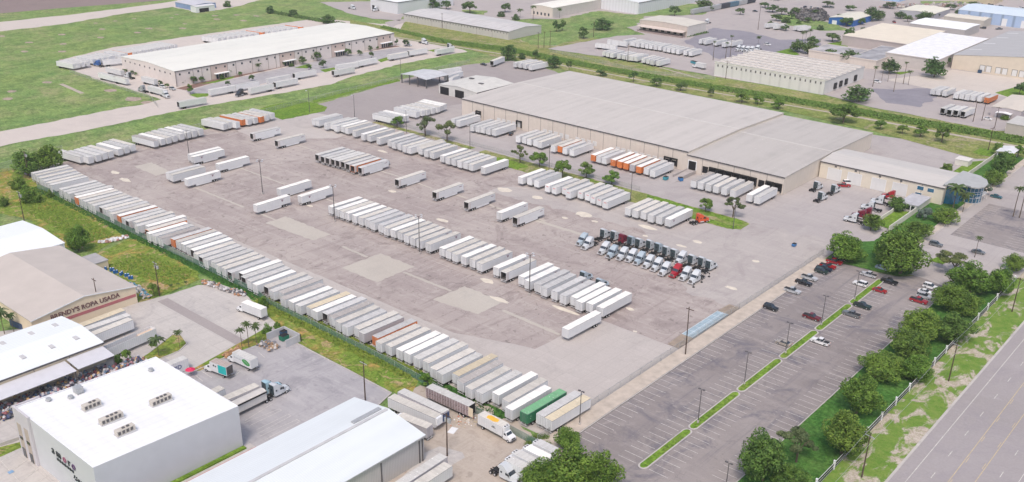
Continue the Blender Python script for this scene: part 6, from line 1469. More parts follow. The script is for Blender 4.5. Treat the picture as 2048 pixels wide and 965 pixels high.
# open-top dump trailer, grain trailer with tarp, rapid container
x, y, rz = near_line((-243.0,110.5), (-244.5,126.2), 16); o = empty('open_top_trailer', (x,y,0), rz, 'long open-topped white trailer beside the palm bed kerb', 'trailer')
b = MB(); b.box(-1.3,1.3,-8,8,1.0,1.15)
for q in ((-1.3,-1.22,-8,8),(1.22,1.3,-8,8),(-1.3,1.3,-8,-7.9),(-1.3,1.3,7.9,8)): b.box(*q, 1.15, 3.8)
b.build('side_wall', tmat('side', 'w'), o); MB().box(-1.2,1.2,-7.9,3,1.15,1.2).build('deck', plain('rusty_floor', (.28,.22,.21), .9, .2, 1), o); MB().box(-1.2,1.2,3,7.9,1.2,2.9).build('load', plain('tan_load', (.58,.46,.36), .9, .08, .5), o)
for s in (-1, 1):
    for k in (-5.5, -4.2): wheel_mb(s*1.02, k).build('wheel', [BLACK, HUB], o)
x, y, rz = near_line((-191.1,117.1), (-191.3,126.4), 13.5); gt_ = empty('grain_trailer', (x,y,0), rz, 'pale hopper trailer under a rolled tarp behind the white tractor', 'trailer')
b = MB(); b.box(-1.3,1.3,-6.7,6.7,1.2,3.5); b.build('hopper', ribbed('hopper_side', (.60,.58,.56), .5, 'y', .1, .5, .06), gt_)
b = MB(); N_ = 8
b.add([(1.36*math.cos(PI*i/N_), yy, 3.5+.55*math.sin(PI*i/N_)) for yy in (-6.75, 6.75) for i in range(N_+1)], [(i, i+1, N_+2+i, N_+1+i) for i in range(N_)]+[tuple(range(N_+1)), tuple(range(2*N_+1, N_, -1))]); b.build('tarp', plain('tarp_grey', (.52,.50,.48), .8, .1, .5), gt_)
b = MB(); b.tube((1.36,-6.8,3.45),(1.36,6.8,3.45),.22,n=8); b.build('tarp_roll', DARK, gt_)
for s in (-1, 1):
    for k in (-5, -3.7): wheel_mb(s*1.02, k).build('wheel', [BLACK, HUB], gt_)
x, y, rz = near_line((-222.1,118.2), (-222.0,122.6), 9); o = empty('cargo_container', (x,y,0), rz, 'white box container with navy capital letters behind the cold store roof', 'container')
MB().box(-1.25,1.25,-4.5,4.5,.15,3.55).build('container_box', tmat('side', 'w'), o); MB().box(-1.22,1.22,-4.47,4.47,3.55,3.6).build('roof', tmat('roof', ''), o)
textmesh('RAPID', 1.7, .02, 'lettering', plain('navy_letter', (.10,.12,.24), .6, .1, 1), o, (1.27, -2.4, 1.4), (PI/2, 0, PI/2), .03)

# ================================================================ TRACTORS
GLS = GLASS
def tractor_proto(color, day=False):
    P_ = {'white': (.52,.545,.575), 'red': (.33,.015,.025), 'dark red': (.16,.012,.03), 'light blue': (.34,.50,.58), 'orange': (.58,.085,.03), 'silver blue': (.36,.43,.49), 'blue': (.04,.12,.36), 'black': (.03,.03,.035), 'grey': (.36,.37,.39)}[color]
    pm = plain('cab_'+color.replace(' ', '_'), P_, .3, .04, 1, spec=.6)
    back = plain('sleeper_back', (.045, .065, .075), .5, .12, .8) if color in ('white', 'silver blue', 'light blue') else pm
    r = empty('sleeper_tractor', (0,0,0))
    # hood
    b = MB(); b.side_profile([(3.75,.55),(3.8,1.25),(3.55,1.75),(1.9,2.05),(1.9,.9),(3.0,.9),(3.0,.55)], lambda y, z: (.62 if y > 3.5 else .78 if y > 3 else .98)+(.0 if z > 1.4 else .22)); b.build('hood', pm, r)
    # cab with sleeper and roof fairing
    pts = [(1.9,.75),(1.9,2.05),(1.35,2.75),(.7,3.35),(-.3,3.95),(-1.35,3.95),(-1.35,.75)] if not day else [(1.9,.75),(1.9,2.05),(1.4,2.8),(-.2,2.85),(-.2,.75)]
    b = MB(); b.side_profile(pts, lambda y, z: 1.2 if z < 2.6 else 1.12 if z < 3.5 else .98); b.build('cab', pm, r)
    if not day:
        MB().box(-1.0, 1.0, -1.38, -1.352, 1.0, 3.75).build('sleeper_back', back, r); MB().box(-.3, .3, -1.42, -1.38, 2.0, 2.7).build('rear_window', GLS, r)
    b = MB(); b.add([(-1.1,1.97,2.02),(1.1,1.97,2.02),(1.06,1.39,2.80),(-1.06,1.39,2.80)], [(0,1,2,3)]); b.build('windshield', GLS, r)
    for s in (-1, 1):
        b = MB(); x = s*1.212; q = [(x,.6,1.95),(x,1.75,1.95),(x,1.3,2.62),(x,.6,2.62)]; b.add(q, [(0,1,2,3)] if s > 0 else [(3,2,1,0)]); b.build('side_window', GLS, r)
        if not day: MB().box(s*1.2-.02, s*1.2+.02, -.9, -.4, 2.05, 2.5).build('sleeper_window', GLS, r)
        b = MB(); b.box(s*1.32-.06, s*1.32+.06, 1.55, 1.75, 1.9, 2.6); b.build('mirror', BLACK, r)
        b = MB(); b.tube((s*.95,-.9,.85),(s*.95,.9,.85),.33,n=10); b.build('fuel_tank', HUB, r)
        b = MB(); b.box(s*.72-.15, s*.72+.15, 3.72, 3.83, .95, 1.2); b.build('headlight', HUB, r)
        wheel_mb(s*1.02, 2.55, .5, .32).build('wheel', [BLACK, HUB], r)
        for k in (-2.7, -4.0): wheel_mb(s*.98, k).build('wheel', [BLACK, HUB], r)
    MB().box(-.56, .56, 3.74, 3.9, .7, 1.65).build('grille', STEEL, r)
    MB().box(-1.2, 1.2, 3.8, 4.0, .4, .75).build('bumper', pm if color in ('red', 'dark red') else HUB, r)
    b = MB(); b.box(-.45, -.28, -4.7, 3.4, .7, .98); b.box(.28, .45, -4.7, 3.4, .7, .98); b.box(-.5,.5,-3.9,-2.8,.98,1.12); b.box(-1,1,-2.78,-2.62,.42,.58); b.box(-1,1,-4.08,-3.92,.42,.58); b.box(-.4,.4,-2.2,-1.5,.98,1.3); b.build('frame_rail', BLACK, r)
    return r
TRP = {}
def tractor(x, y, rz, color, label, group=None, day=False):
    k = (color, day)
    if k not in TRP: o = TRP[k] = tractor_proto(color, day)
    else: o = copy_tree(TRP[k])
    return place(o, x, y, rz, label, 'tractor unit', group)
for i, (x, y) in enumerate(TF):
    col = 'red' if i == 10 else ('silver blue' if i in (0, 3, 6) else 'white')
    tractor(x, y+3.9, PI+R(2), col, '%s sleeper tractor, %s from left in the front row facing the trailers' % (col, NTH(i+1)), 'sleeper tractors parked nose-out in the front row')
for i, (x, y) in enumerate(TB):
    col = 'dark red' if i == 2 else ('silver blue' if i in (3, 6) else 'white')
    tractor(x, y+1.35, R(-2), col, '%s sleeper tractor seen from behind, %s from left in the back row' % (col, NTH(i+1)), 'sleeper tractors in the back row')
tractor(-160.5, 283.0, PI, 'white', 'white sleeper tractor turned to face forward within the back row')
for i, ((x, y), lab) in enumerate(zip(TR3, ('white tractor seen from behind, nearest the warehouse corner', 'white tractor seen from behind beside the red car', 'white tractor seen from behind, lowest of the three by the wing'))): tractor(x, y+1.35, R(-4), 'white', lab)
for i, (col, lab) in enumerate((('white', 'white tractor in profile at the lower end by the small tree'), ('dark red', 'dark red tractor next to the lowest white one'), ('dark red', 'second dark red tractor in the slanted line by the wing'), ('white', 'white tractor between the dark red pair and the guard house'), ('white', 'white tractor with open side next to the top red one'), ('red', 'bright red tractor at the top of the slanted line'))):
    x, y = TRW[i]; tractor(x+4.2, y+.9, PI/2+R(4), col, lab)
p = (-175.8,320.3); tractor(p[0]-.3, p[1]+1.2, R(-20), 'orange', 'orange tractor standing alone beside the tree strip', day=False)
for (p, rz, col, lab) in (((-192.1,129.0), 0, 'white', 'white conventional tractor hitched to the tarped hopper trailer'), ((-196.1,129.8), 0, 'light blue', 'light blue tractor hitched to the flat grey trailer'), ((-122.3,143.4), -PI/2, 'white', 'white tractor with bare frame at the bottom edge by the trees'),
        ((-603.4,300.8), PI/2+.1, 'blue', 'blue tractor hauling a white trailer by the white-roofed warehouse'), ((-522.9,284.6), PI/2, 'grey', 'grey tractor backed against the grass left of the white-roofed warehouse'), ((-502.3,286.5), -PI/2-.1, 'white', 'white tractor at the end of the trailer by the gate'), ((-475.1,317.9), PI+.2, 'black', 'black tractor alone on the road before the white-roofed warehouse'),
        ((-485.1,499.4), -.1, 'white', 'white tractor at the right end of the trailer road'), ((-510.7,499.4), -PI/2, 'white', 'white tractor on the pale road by the canal'), ((-662.0,562.9), -PI/2, 'white', 'white tractor under a trailer at the top edge'), ((-640.5,570.3), PI, 'white', 'white tractor beside the tall white warehouse'), ((-408.3,722.6), PI, 'white', 'white tractor behind the tan dock building'),
        ((-334.4,640.9), PI, 'white', 'white tractor, leftmost of five by the sawtooth hall'), ((-331.3,641.5), PI, 'white', 'white tractor, second of five by the sawtooth hall'), ((-328.1,642.2), PI, 'white', 'white tractor, third of five by the sawtooth hall'), ((-325.8,644.5), PI, 'white', 'white tractor, fourth of five by the sawtooth hall'), ((-324.7,650.7), PI, 'white', 'white tractor, rightmost of five by the sawtooth hall'),
        ((-176.3,245.8), 0, 'silver blue', 'pale tractor peeping out beyond the middle row, left one'), ((-168.7,244.6), 0, 'silver blue', 'pale tractor peeping out beyond the middle row, right one'), ((-319.9,284.8), 0, 'grey', 'dark grey tractor at the front of the last open trailer'), ((-559.5,296.8), PI/2+.1, 'white', 'white tractor among the small trees left of the white-roofed warehouse')):
    o = tractor(p[0], p[1], rz, col, lab)
    if 'conventional' in lab: o.location = ((-195.0,128.7)[0]+0.0, (-194.3,129.4)[1]+1.0, 0)
x, y, rz = near_line((-191.1,117.1), (-191.3,126.4), 13.5)
for o in bpy.data.objects:
    if o.get('label', '').startswith('white conventional'): d = Vector((-math.sin(rz), math.cos(rz))); o.location = (x+d.x*10.6, y+d.y*10.6, 0); o.rotation_euler = (0,0,rz)
x, y, rz = near_line((-194.4,116.8), (-194.1,126.4), 14.6)
for o in bpy.data.objects:
    if o.get('label', '').startswith('light blue tractor'): d = Vector((-math.sin(rz), math.cos(rz))); o.location = (x+d.x*10.6, y+d.y*10.6, 0); o.rotation_euler = (0,0,rz)

# ================================================================ BOX TRUCKS
def box_truck(x, y, rz, label, L=7.4, roof='', deco='', openr=False, reefer=False):
    r = empty('box_truck', (x, y, 0), rz, label, 'truck'); z0, z1 = 1.1, 3.9; wm = tmat('side', 'w'); a, e = -L+1.0, 1.0
    b = MB(); b.box(-1.25, 1.25, a, e, z0, z1); b.build('cargo_box', wm, r)
    MB().box(-1.22, 1.22, a+.03, e-.03, z1, z1+.04).build('roof', tmat('roof', roof), r)
    if 'r' in deco:
        c = MB(); 
        for k in range(9): c.box(-1.15, 1.15, a+.4+k*.7, a+.7+k*.7, z1+.04, z1+.07)
        c.build('roof_rib', plain('rusty_rib', (.40,.30,.27), .8, .15, 1), r)
    if 'y' in deco: MB().prism([(-.8,-4.6),(-.2,-5.2),(.8,-4.8),(.95,-2.2),(.4,-1.3),(-.7,-1.6)], z1+.045, z1+.055).build('roof_stain', plain('orange_stain', (.75,.42,.06), .9, .15, .8), r)
    if openr: MB().box(-1.15, 1.15, a-.02, a, z0+.1, z1-.1).build('rear_opening', INSIDE, r)
    else: MB().box(-1.15, 1.15, a-.04, a, z0+.1, z1-.1).build('door', DOORW, r)
    MB().box(-1.2, 1.2, a-.5, a-.1, .7, .85).build('tail_lift', STEEL, r)
    b = MB(); b.side_profile([(3.7,.6),(3.72,1.2),(3.4,1.55),(2.55,1.75),(2.1,2.5),(1.15,2.55),(1.15,.6)], lambda y, z: 1.08 if z < 1.9 else .95); b.build('cab', WHITE, r)
    b = MB(); b.add([(-.9,2.58,1.8),(.9,2.58,1.8),(.86,2.16,2.44),(-.86,2.16,2.44)], [(0,1,2,3)]); b.build('windshield', GLS, r)
    b = MB(); b.box(-.6,.6,3.7,3.78,.9,1.3); b.build('grille', STEEL, r); MB().box(-1.1,1.1,3.7,3.9,.45,.7).build('bumper', STEEL, r)
    for s in (-1, 1):
        b = MB(); xx = s*1.09; q = [(xx,1.5,1.8),(xx,2.35,1.8),(xx,2.1,2.35),(xx,1.5,2.35)]; b.add(q, [(0,1,2,3)] if s > 0 else [(3,2,1,0)]); b.build('side_window', GLS, r)
        wheel_mb(s*.95, 2.9, .46, .3).build('wheel', [BLACK, HUB], r); wheel_mb(s*.95, a+1.6, .46, .5).build('wheel', [BLACK, HUB], r)
    if reefer: 
        b = MB(); b.box(-.9, .9, 1.0, 1.7, 2.75, 3.85); b.build('cooling_unit', WHITE, r); c = MB(); c.tube((-.4,1.3,3.85),(-.4,1.3,3.9),.28,n=10); c.tube((.4,1.3,3.85),(.4,1.3,3.9),.28,n=10); c.build('fan', STEEL, r)
    MB().box(-.4, .4, a, 3.2, .6, .95).build('chassis', BLACK, r)
    return r, a
def bt(p0, p1, *ar, **k):   # rear -> front ends of the camera-side roof edge
    L = (Vector(p1)-Vector(p0)).length; x, y, rz = near_line(p0, p1, L, 2.5, 0); d = Vector((-math.sin(rz), math.cos(rz))); off = -(1.0-L/2)
    return box_truck(x+d.x*off, y+d.y*off, rz, *ar, L=L, **k)
TEAL = plain('teal_paint', (.02, .42, .42), .5, .06, 1); LEAF = plain('leaf_green_decal', (.05, .30, .07), .5, .15, 2)
r, a = bt((-209.4,126.3), (-215.6,125.2), 'white box truck with a teal rear panel and open dark rear', roof='K', deco='r', openr=True)
for s in (-1, 1): MB().box(s*1.255-.01, s*1.255+.01, a+.1, a+3.2, 1.3, 3.8).build('side_panel', TEAL, r)
for s in (-1, 1):
    c = MB(); x_ = s*1.26; c.tube((x_-.01,-.5,3.1),(x_+.01,-.5,3.1),.32,n=10); c.tube((x_-.01,-1.2,3.0),(x_+.01,-1.2,3.0),.26,n=10); c.build('side_logo', INK, r)
r, a = bt((-207.7,133.1), (-215.5,132.5), 'white box truck with a big green leaf picture on its side', roof='')
for s in (-1, 1):
    c = MB(); x_ = s*1.257; q = [(x_, a+2.1+1.5*math.cos(t)*(1+.12*math.cos(2*t)), 2.5+.85*math.sin(t)+.22*math.cos(t)) for t in [2*PI*i/18 for i in range(18)]]
    c.add(q, [tuple(range(18))] if s > 0 else [tuple(range(17, -1, -1))]); c.build('leaf_picture', LEAF, r)
    c = MB(); q = [(s*1.262,a+1.0,2.2),(s*1.262,a+1.2,2.2),(s*1.262,a+3.1,3.0),(s*1.262,a+2.9,3.0)]; c.add(q, [(0,1,2,3)] if s > 0 else [(3,2,1,0)]); c.build('leaf_vein', WHITE, r)
    c = MB()
    for k in range(9): c.box(s*1.257-.01, s*1.257+.01, a+4.1+k*.35, a+4.3+k*.35, 2.5, 2.5+.25+.12*(k % 3))
    c.build('small_lettering', plain('grey_letter', (.40,.42,.45), .6, .1, 1), r)
bt((-231.9,154.2), (-240.7,153.3), 'white box truck by the palms on the concrete yard', roof='W')
r, a = bt((-142.1,155.0), (-133.7,154.7), 'white refrigerated truck with an orange-stained roof on the dirt lot', roof='N', deco='y', reefer=True)
MB().box(1.257, 1.267, -2.6, -1.2, 2.4, 2.6).box(1.257, 1.267, -2.3, -1.5, 2.7, 2.9).build('side_logo', INK, r)
for i, (a_, b_, lab) in enumerate((((-118.6,144.7), (-123.5,144.5), 'white refrigerated truck with its cab out, lowest of four'), ((-117.3,147.7), (-124.2,147.8), 'grey-roofed truck second from the bottom of four by the trees'), ((-116.4,151.2), (-123.6,151.2), 'white-roofed truck third from the bottom of four by the trees'), ((-117.3,154.5), (-123.3,154.6), 'grey-roofed truck topmost of four by the trees'))):
    bt(a_, b_, lab, roof=('', '', 'W', 'L')[i], reefer=True)
p = (-325.1,568.8); r, a = box_truck(p[0], p[1], R(80), 'flatbed truck loaded with machinery beside the sawtooth hall', L=7)
# ================================================================ CARS
CARC = {'red': (.30,.012,.02), 'black': (.015,.016,.02), 'white': (.70,.70,.71), 'silver': (.42,.43,.45), 'navy': (.018,.025,.05), 'dark green': (.018,.035,.032), 'dark red': (.13,.015,.02), 'grey': (.14,.15,.16), 'light blue': (.30,.38,.46), 'teal': (.02,.10,.13), 'tan': (.35,.31,.27), 'yellow': (.6,.4,.1)}
def car_proto(kind, color):
    pm = plain('car_'+color.replace(' ', '_'), CARC[color], .25, .03, 1, spec=.7); r = empty('parked_car', (0,0,0))
    if kind == 'pickup':
        L, w_, h = 5.7, .98, 1.85
        body = [(-2.85,.45),(-2.85,1.08),(-.95,1.12),(.95,1.15),(2.5,1.08),(2.85,.95),(2.85,.42),(2.2,.36),(-2.3,.36)]
        cab = [(-.95,1.1),(-.8,1.82),(.45,1.86),(1.1,1.15)]; cx = (-.8, .45)
    elif kind == 'suv':
        L, w_, h = 4.8, .96, 1.8
        body = [(-2.4,.42),(-2.42,1.0),(-2.3,1.1),(.9,1.1),(2.1,1.02),(2.4,.9),(2.4,.42),(1.9,.34),(-1.9,.34)]
        cab = [(-2.35,1.08),(-2.1,1.75),(.3,1.8),(1.05,1.1)]; cx = (-2.1, .3)
    else:
        L, w_, h = 4.7, .9, 1.45
        body = [(-2.3,.4),(-2.35,.85),(-1.9,.98),(1.0,.98),(2.0,.85),(2.35,.7),(2.35,.38),(1.9,.3),(-1.9,.3)]
        cab = [(-1.75,.96),(-1.1,1.4),(.25,1.44),(1.05,.96)]; cx = (-1.1, .25)
    MB().side_profile(body, lambda y, z: w_*(1 if z < .95 else .96)*(1 if abs(y) < L/2-.3 else .93)).build('body', pm, r)
    MB().side_profile(cab, lambda y, z: w_*.94 if z < 1.2 else w_*.78).build('window', GLASS, r)
    zt = cab[1][1]; MB().add([(-w_*.77,cx[0]+.03,zt+.01),(w_*.77,cx[0]+.03,zt+.01),(w_*.77,cx[1]-.03,cab[2][1]+.012),(-w_*.77,cx[1]-.03,cab[2][1]+.012),(-w_*.77,cx[0]+.03,zt+.05),(w_*.77,cx[0]+.03,zt+.05),(w_*.77,cx[1]-.03,cab[2][1]+.05),(-w_*.77,cx[1]-.03,cab[2][1]+.05)], [(4,5,6,7),(0,1,5,4),(1,2,6,5),(2,3,7,6),(3,0,4,7)]).build('roof', pm, r)
    c = MB()
    for s in (-1, 1):
        for yy in ((cx[0]+cx[1])/2,)+((cab[0][0]+.75,) if kind != 'car' else ()):
            c.add([(s*w_*.955,yy-.05,cab[0][1]),(s*w_*.955,yy+.05,cab[0][1]),(s*w_*.80,yy+.05,zt),(s*w_*.80,yy-.05,zt)], [(0,1,2,3),(3,2,1,0)])
    c.build('pillar', pm, r)
    if kind == 'pickup': MB().box(-.82, .82, -2.75, -1.05, 1.085, 1.125).build('cargo_bed', BLACK, r)
    for s in (-1, 1):
        for yy in (-L*.31, L*.31): wheel_mb(s*(w_-.12), yy, .37 if kind != 'car' else .32, .24, 12).build('wheel', [BLACK, HUB], r)
        MB().box(s*(w_-.32)-.16, s*(w_-.32)+.16, L/2-.06, L/2+.01, .65, .82).build('headlight', HUB, r)
        MB().box(s*(w_-.18)-.1, s*(w_-.18)+.1, -L/2-.02, -L/2+.04, .7, .95).build('tail_light', OR, r)
    return r
CP = {}
def car(p, rz, kind, color, label, group=None):
    k = (kind, color)
    if k not in CP: o = CP[k] = car_proto(kind, color)
    else: o = copy_tree(CP[k])
    return place(o, p[0], p[1], rz, label, 'car', group)
E_, W_ = -PI/2, PI/2
G1 = 'cars in the staff car park'
def sp(x, y): return (x/4+1536, y/4+482)
for (p, rz, kind, colr, lab) in (((-119.5,323.0),E_,'suv','black','black car at the top corner of the car park'),((-119.5,319.2),E_,'pickup','red','bright red pickup beside the black car at the top corner'),((-119.5,313.8),E_,'pickup','red','second red pickup in the left parking line'),((-119.5,310.8),E_,'pickup','navy','navy pickup below the second red pickup'),((-119.3,308.0),E_,'suv','dark green','dark green estate car below the navy pickup'),
        ((-120.0,299.9),E_,'pickup','silver','silver pickup with a loaded bed in the left line'),((-119.6,294.7),E_,'pickup','black','black pickup between two silver ones in the left line'),((-119.5,286.0),E_,'pickup','silver','silver pickup lowest but one in the left line'),((-118.8,269.2),E_,'suv','black','black estate car alone far down the left line'),
        ((-105.7,316.5),W_,'pickup','silver','silver pickup at the top of the island, left side'),((-104.8,307.1),W_,'suv','white','white tall estate car beside the lamp post island'),((-98.1,315.6),E_,'pickup','black','dark pickup at the top of the island, right side'),((-97.8,306.5),E_,'car','red','red saloon on the right side of the island'),((-97.3,290.8),E_,'pickup','dark green','dark green pickup half way down the island'),
        ((-97.4,282.4),W_,'pickup','grey','dark grey pickup facing left below the green pickup'),((-105.9,271.8),E_,'pickup','dark red','dark red pickup at the island lamp post'),((-104.5,249.6),W_,'car','tan','tan saloon under the lower lamp post'),((-96.7,257.9),W_,'pickup','white','white pickup alone on the right side of the island'),
        ((-104.6,325.8),E_,'car','light blue','light blue saloon by the kerb under the big trees'),((-98.2,361.4),E_,'suv','grey','grey car on the small green island near the gate'),((-83.9,364.8),E_,'car','grey','dark grey saloon near the lone palm'),((-98.1,434.7),E_,'car','teal','dark teal car in front of the glass office'),
        ((-86.1,321.1),E_,'suv','white','white car topmost under the roadside trees'),((-85.9,315.8),E_,'car','white','white saloon second under the roadside trees'),((-84.9,312.0),E_,'suv','silver','silver car third under the roadside trees'),((-85.0,307.3),E_,'pickup','red','red pickup lowest under the roadside trees'),
        ((-152.5,403.3),-.9,'pickup','red','red pickup by the roller doors of the wing'),((-152.8,408.6),-.9,'suv','white','small white van beside the red pickup at the roller doors'),((-311.3,364.3),.5,'car','black','black car at the dock beside the striped trailer'),((-329.2,674.7),E_,'suv','white','white car on the far dark asphalt'),((-221.6,612.4),E_,'suv','white','white car beside the palms at the sawtooth hall'),
        ((-512.9,486.6),E_,'car','white','white car under the tree at the end of the white-roofed warehouse'),((-530.0,296.6),E_,'car','black','dark car under the trees left of the white-roofed warehouse'),((-523.4,297.8),E_,'suv','white','white car under the trees left of the white-roofed warehouse'),((-515.2,298.9),E_,'suv','silver','silver car at the corner of the white-roofed warehouse'),((-431.5,476.0),E_,'car','black','black car in the gravel back yard'),
        ((-414.0,671.9),E_,'car','red','red car before the loading canopy across the canal'),((-409.7,807.3),E_,'car','black','black car near the palm at the top'),((-141.7,567.7),E_,'car','white','white car under the right edge trees')):
    car(p, rz, kind, colr, lab, G1 if 'car park' in lab else None)
for grp, words, l in (('vehicles before the tan hall at the top corner', 'before the tan hall at the top corner', [(-271.9,1004.5),(-268.4,1001.8),(-264.6,999.5),(-262.2,1002.0),(-258.3,997.7),(-245.3,1007.2),(-241.5,1002.9)]), ('vehicles beside the blue striped warehouse', 'beside the blue striped warehouse', [(-250.9,871.1),(-246.0,869.5),(-241.1,867.9),(-235.4,867.3),(-224.4,872.1)]), ('vehicles in front of the blue hall at the top', 'in front of the blue hall at the top', [(-388.3,861.4),(-383.2,862.7),(-378.0,864.1),(-375.4,875.0),(-370.2,876.3)]), ('vehicles on the far road right of the round trees', 'on the far road right of the round trees', [(-294.7,816.2),(-299.2,841.8),(-280.6,814.6)])):
    for i, q_ in enumerate(l):
        col_ = ('black', 'white', 'silver', 'grey', 'white', 'navy', 'red')[(i*3+len(l)) % 7]; car(q_, .6*i, ('suv', 'pickup', 'car')[i % 3], col_, '%s vehicle, %s from left %s' % (col_, NTH(i+1), words), grp)
# ================================================================ POLES
def pole_root(name, p, h, label, cat, group, rz=0): return empty(name, (p[0], p[1], 0), rz, label, cat, group)
for i, p in enumerate(MAST):
    r = pole_root('yard_light', p, 14.6, 'tall dark light mast with four heads, %s from left along the yard' % NTH(i+1), 'light pole', 'four-headed light masts of the yard')
    MB().tube((0,0,0), (0,0,14.4), .2, .11, 8).build('pole', STEEL, r); b = MB(); b.tube((-1.3,0,14.4),(1.3,0,14.4),.06,n=5); b.tube((0,-1.3,14.4),(0,1.3,14.4),.06,n=5); b.build('cross_arm', STEEL, r)
    for dx, dy in ((1.4,0),(-1.4,0),(0,1.4),(0,-1.4)): MB().box(dx-.38, dx+.38, dy-.3, dy+.3, 14.35, 14.62).build('lamp_head', HUB, r)
    MB().tube((0,0,0),(0,0,.7),.38,n=8).build('footing', CONC2, r)
for i, p in enumerate(LAMP):
    r = pole_root('light_pole', p, 12, 'slim single-headed light pole, %s from left of eight upper ones' % NTH(i+1), 'light pole', 'single-headed light poles along the strip')
    MB().tube((0,0,0), (0,0,11.8), .16, .09, 7).build('pole', STEEL, r); MB().tube((0,0,11.7),(0,-1.0,11.9),.05,n=5).build('arm', STEEL, r); MB().box(-.3,.3,-1.7,-.8,11.8,12.05).build('lamp_head', HUB, r)
for i, p in enumerate(sorted(PARK, key=lambda q: q[1])):
    r = pole_root('light_pole', p, 10.3, 'car park light pole with a flat head, %s from the bottom' % NTH(i+1), 'light pole', 'light poles of the car park')
    MB().tube((0,0,0), (0,0,10.1), .13, .09, 7).build('pole', STEEL, r)
    for s in (-1, 1): MB().box(s*.6-.35, s*.6+.35, -.2, .2, 10.05, 10.25).build('lamp_head', STEEL, r)
    MB().tube((0,0,0),(0,0,.8),.3,n=8).build('footing', CONC2, r)
UT = ['beside the blue truck scale', 'nearest the bottom on the highway verge', 'second from the bottom on the highway verge', 'third from the bottom on the highway verge', 'behind the metal hall on the grass strip', 'on the dirt lot with three transformers', 'in the vacant lot with transformers', 'in front of the painted sign wall', 'behind the white hall at left', 'in front of the big tree clump upper left', 'left one at the far right yard', 'middle one at the far right yard', 'right one at the far right yard', 'leaning beside the canal by the garden gate', 'among the trailers across the canal', 'in front of the sawtooth hall', 'left one of three by the long grey warehouse', 'right one of three by the long grey warehouse', 'thin one of three by the long grey warehouse', 'by the road across the canal', 'before the long grey warehouse wall']
for i, p in enumerate(UTIL):
    h = 15.4 if i == 0 else 12.2 if i < 10 else 11.5
    r = pole_root('utility_pole', p, h, 'wooden utility pole '+UT[i], 'utility pole', 'wooden utility poles', R(-12) if i in (1,2,3) else 0)
    MB().tube((0,0,0), ((-.35 if i == 0 else 0),0,h), .2, .12, 8).build('pole', WOODP, r)
    b = MB(); b.box(-1.3, 1.3, -.07, .07, h-.7, h-.52); 
    b.build('cross_arm', GALV if i in (4, 6, 8, 1, 2) else WOODP, r)
    if i in (5, 6, 8, 9):
        for dx in (-.65, .65) + ((0,) if i == 5 else ()): MB().tube((dx,.35,h-2.6),(dx,.35,h-1.6),.36,n=10).build('transformer', GALV, r)
b = MB(); V_ = [UTIL[1], UTIL[2], UTIL[3]]
ex_ = [(UTIL[1][0], UTIL[1][1]-60)]+V_+[(UTIL[3][0], UTIL[3][1]+60)]
for a_, c_ in zip(ex_[:-1], ex_[1:]):
    for dx in (-1.2, 1.2):
        for k in range(10):
            t0, t1 = k/10., (k+1)/10.; f_ = lambda t: (a_[0]+(c_[0]-a_[0])*t+dx, a_[1]+(c_[1]-a_[1])*t, 11.7-2.0*t*(1-t)*1.6)
            b.tube(f_(t0), f_(t1), .03, n=4, cap=False)
tag(b.build('power_line', GALV), 'overhead wires strung between the highway verge utility poles', 'wires')
# ================================================================ FENCES
def fence(name, pts, h, label, panel, post_every=6.0, postm=None, rail=True):
    r = empty(name, (0,0,0), 0, label, 'fence'); b = MB(); c = MB()
    for a_, e_ in zip(pts[:-1], pts[1:]):
        a_ = Vector(a_); e_ = Vector(e_); L = (e_-a_).length; n_ = max(1, int(L/post_every))
        b.add([(a_.x,a_.y,.05),(e_.x,e_.y,.05),(e_.x,e_.y,h),(a_.x,a_.y,h)], [(0,1,2,3)])
        if rail: c.tube((a_.x,a_.y,h), (e_.x,e_.y,h), .035, n=4)
        for k in range(n_+1): q = a_.lerp(e_, k/n_); c.tube((q.x,q.y,0), (q.x,q.y,h+.1), .045, n=5)
    b.build('mesh_panel', panel, r); c.build('post', postm or GALV, r); return r
GREENF = meshfence('green_slatted_mesh', (.13, .24, .19), .60); CHAIN = meshfence('chain_mesh', (.33, .35, .34), .30)
fence('chain_link_fence', [(-402,165.4),(-388.7,166.3),(-319.4,165.5),(-249.2,164.6),(-238.9,162.5),(-184.9,162.1),(-171,161.3),(-139.7,158.9),(-125.1,158.3)], 2.3, 'green slatted chain-link fence along the rear of the long trailer row', GREENF, 4)
fence('chain_link_fence', [(-434,150),(-434,300),(-437,330),(-441,410),(-443,475)], 2.2, 'chain-link fence between the yard and the upper left grass', CHAIN)
fence('chain_link_fence', [(-126.5,160),(-126.3,262),(-126,325)], 2.2, 'chain-link fence between the yard and the staff car park', CHAIN, 5)
fence('chain_link_fence', [(-598.4,279.5),(-562.6,278.9),(-506.4,279.3),(-484.6,271.1)], 2.2, 'chain-link fence along the grass left of the white-roofed warehouse', CHAIN)
fence('chain_link_fence', [(-439.3,159.9),(-447.3,198.9)], 2.0, 'chain-link fence along the upper left grass edge', CHAIN)
fence('chain_link_fence', [(-428.1,541.8),(-340.8,530.3),(-299.6,547.2)], 2.2, 'chain-link fence before the trailer rows across the canal', CHAIN)
fence('chain_link_fence', [(-378,337.5),(-300,337.2),(-215,337.2)], 1.8, 'low chain-link fence between the tree strip and the docks', CHAIN)
wf = empty('white_post_fence', (0,0,0), 0, 'dark iron fence with tall white posts along the highway verge', 'fence')
b = MB(); b.add([(-66.1,150,.1),(-66.1,346,.1),(-66.1,346,2.0),(-66.1,150,2.0)], [(0,1,2,3)]); b.build('iron_panel', meshfence('iron_bars', (.05,.045,.05), .72), wf)
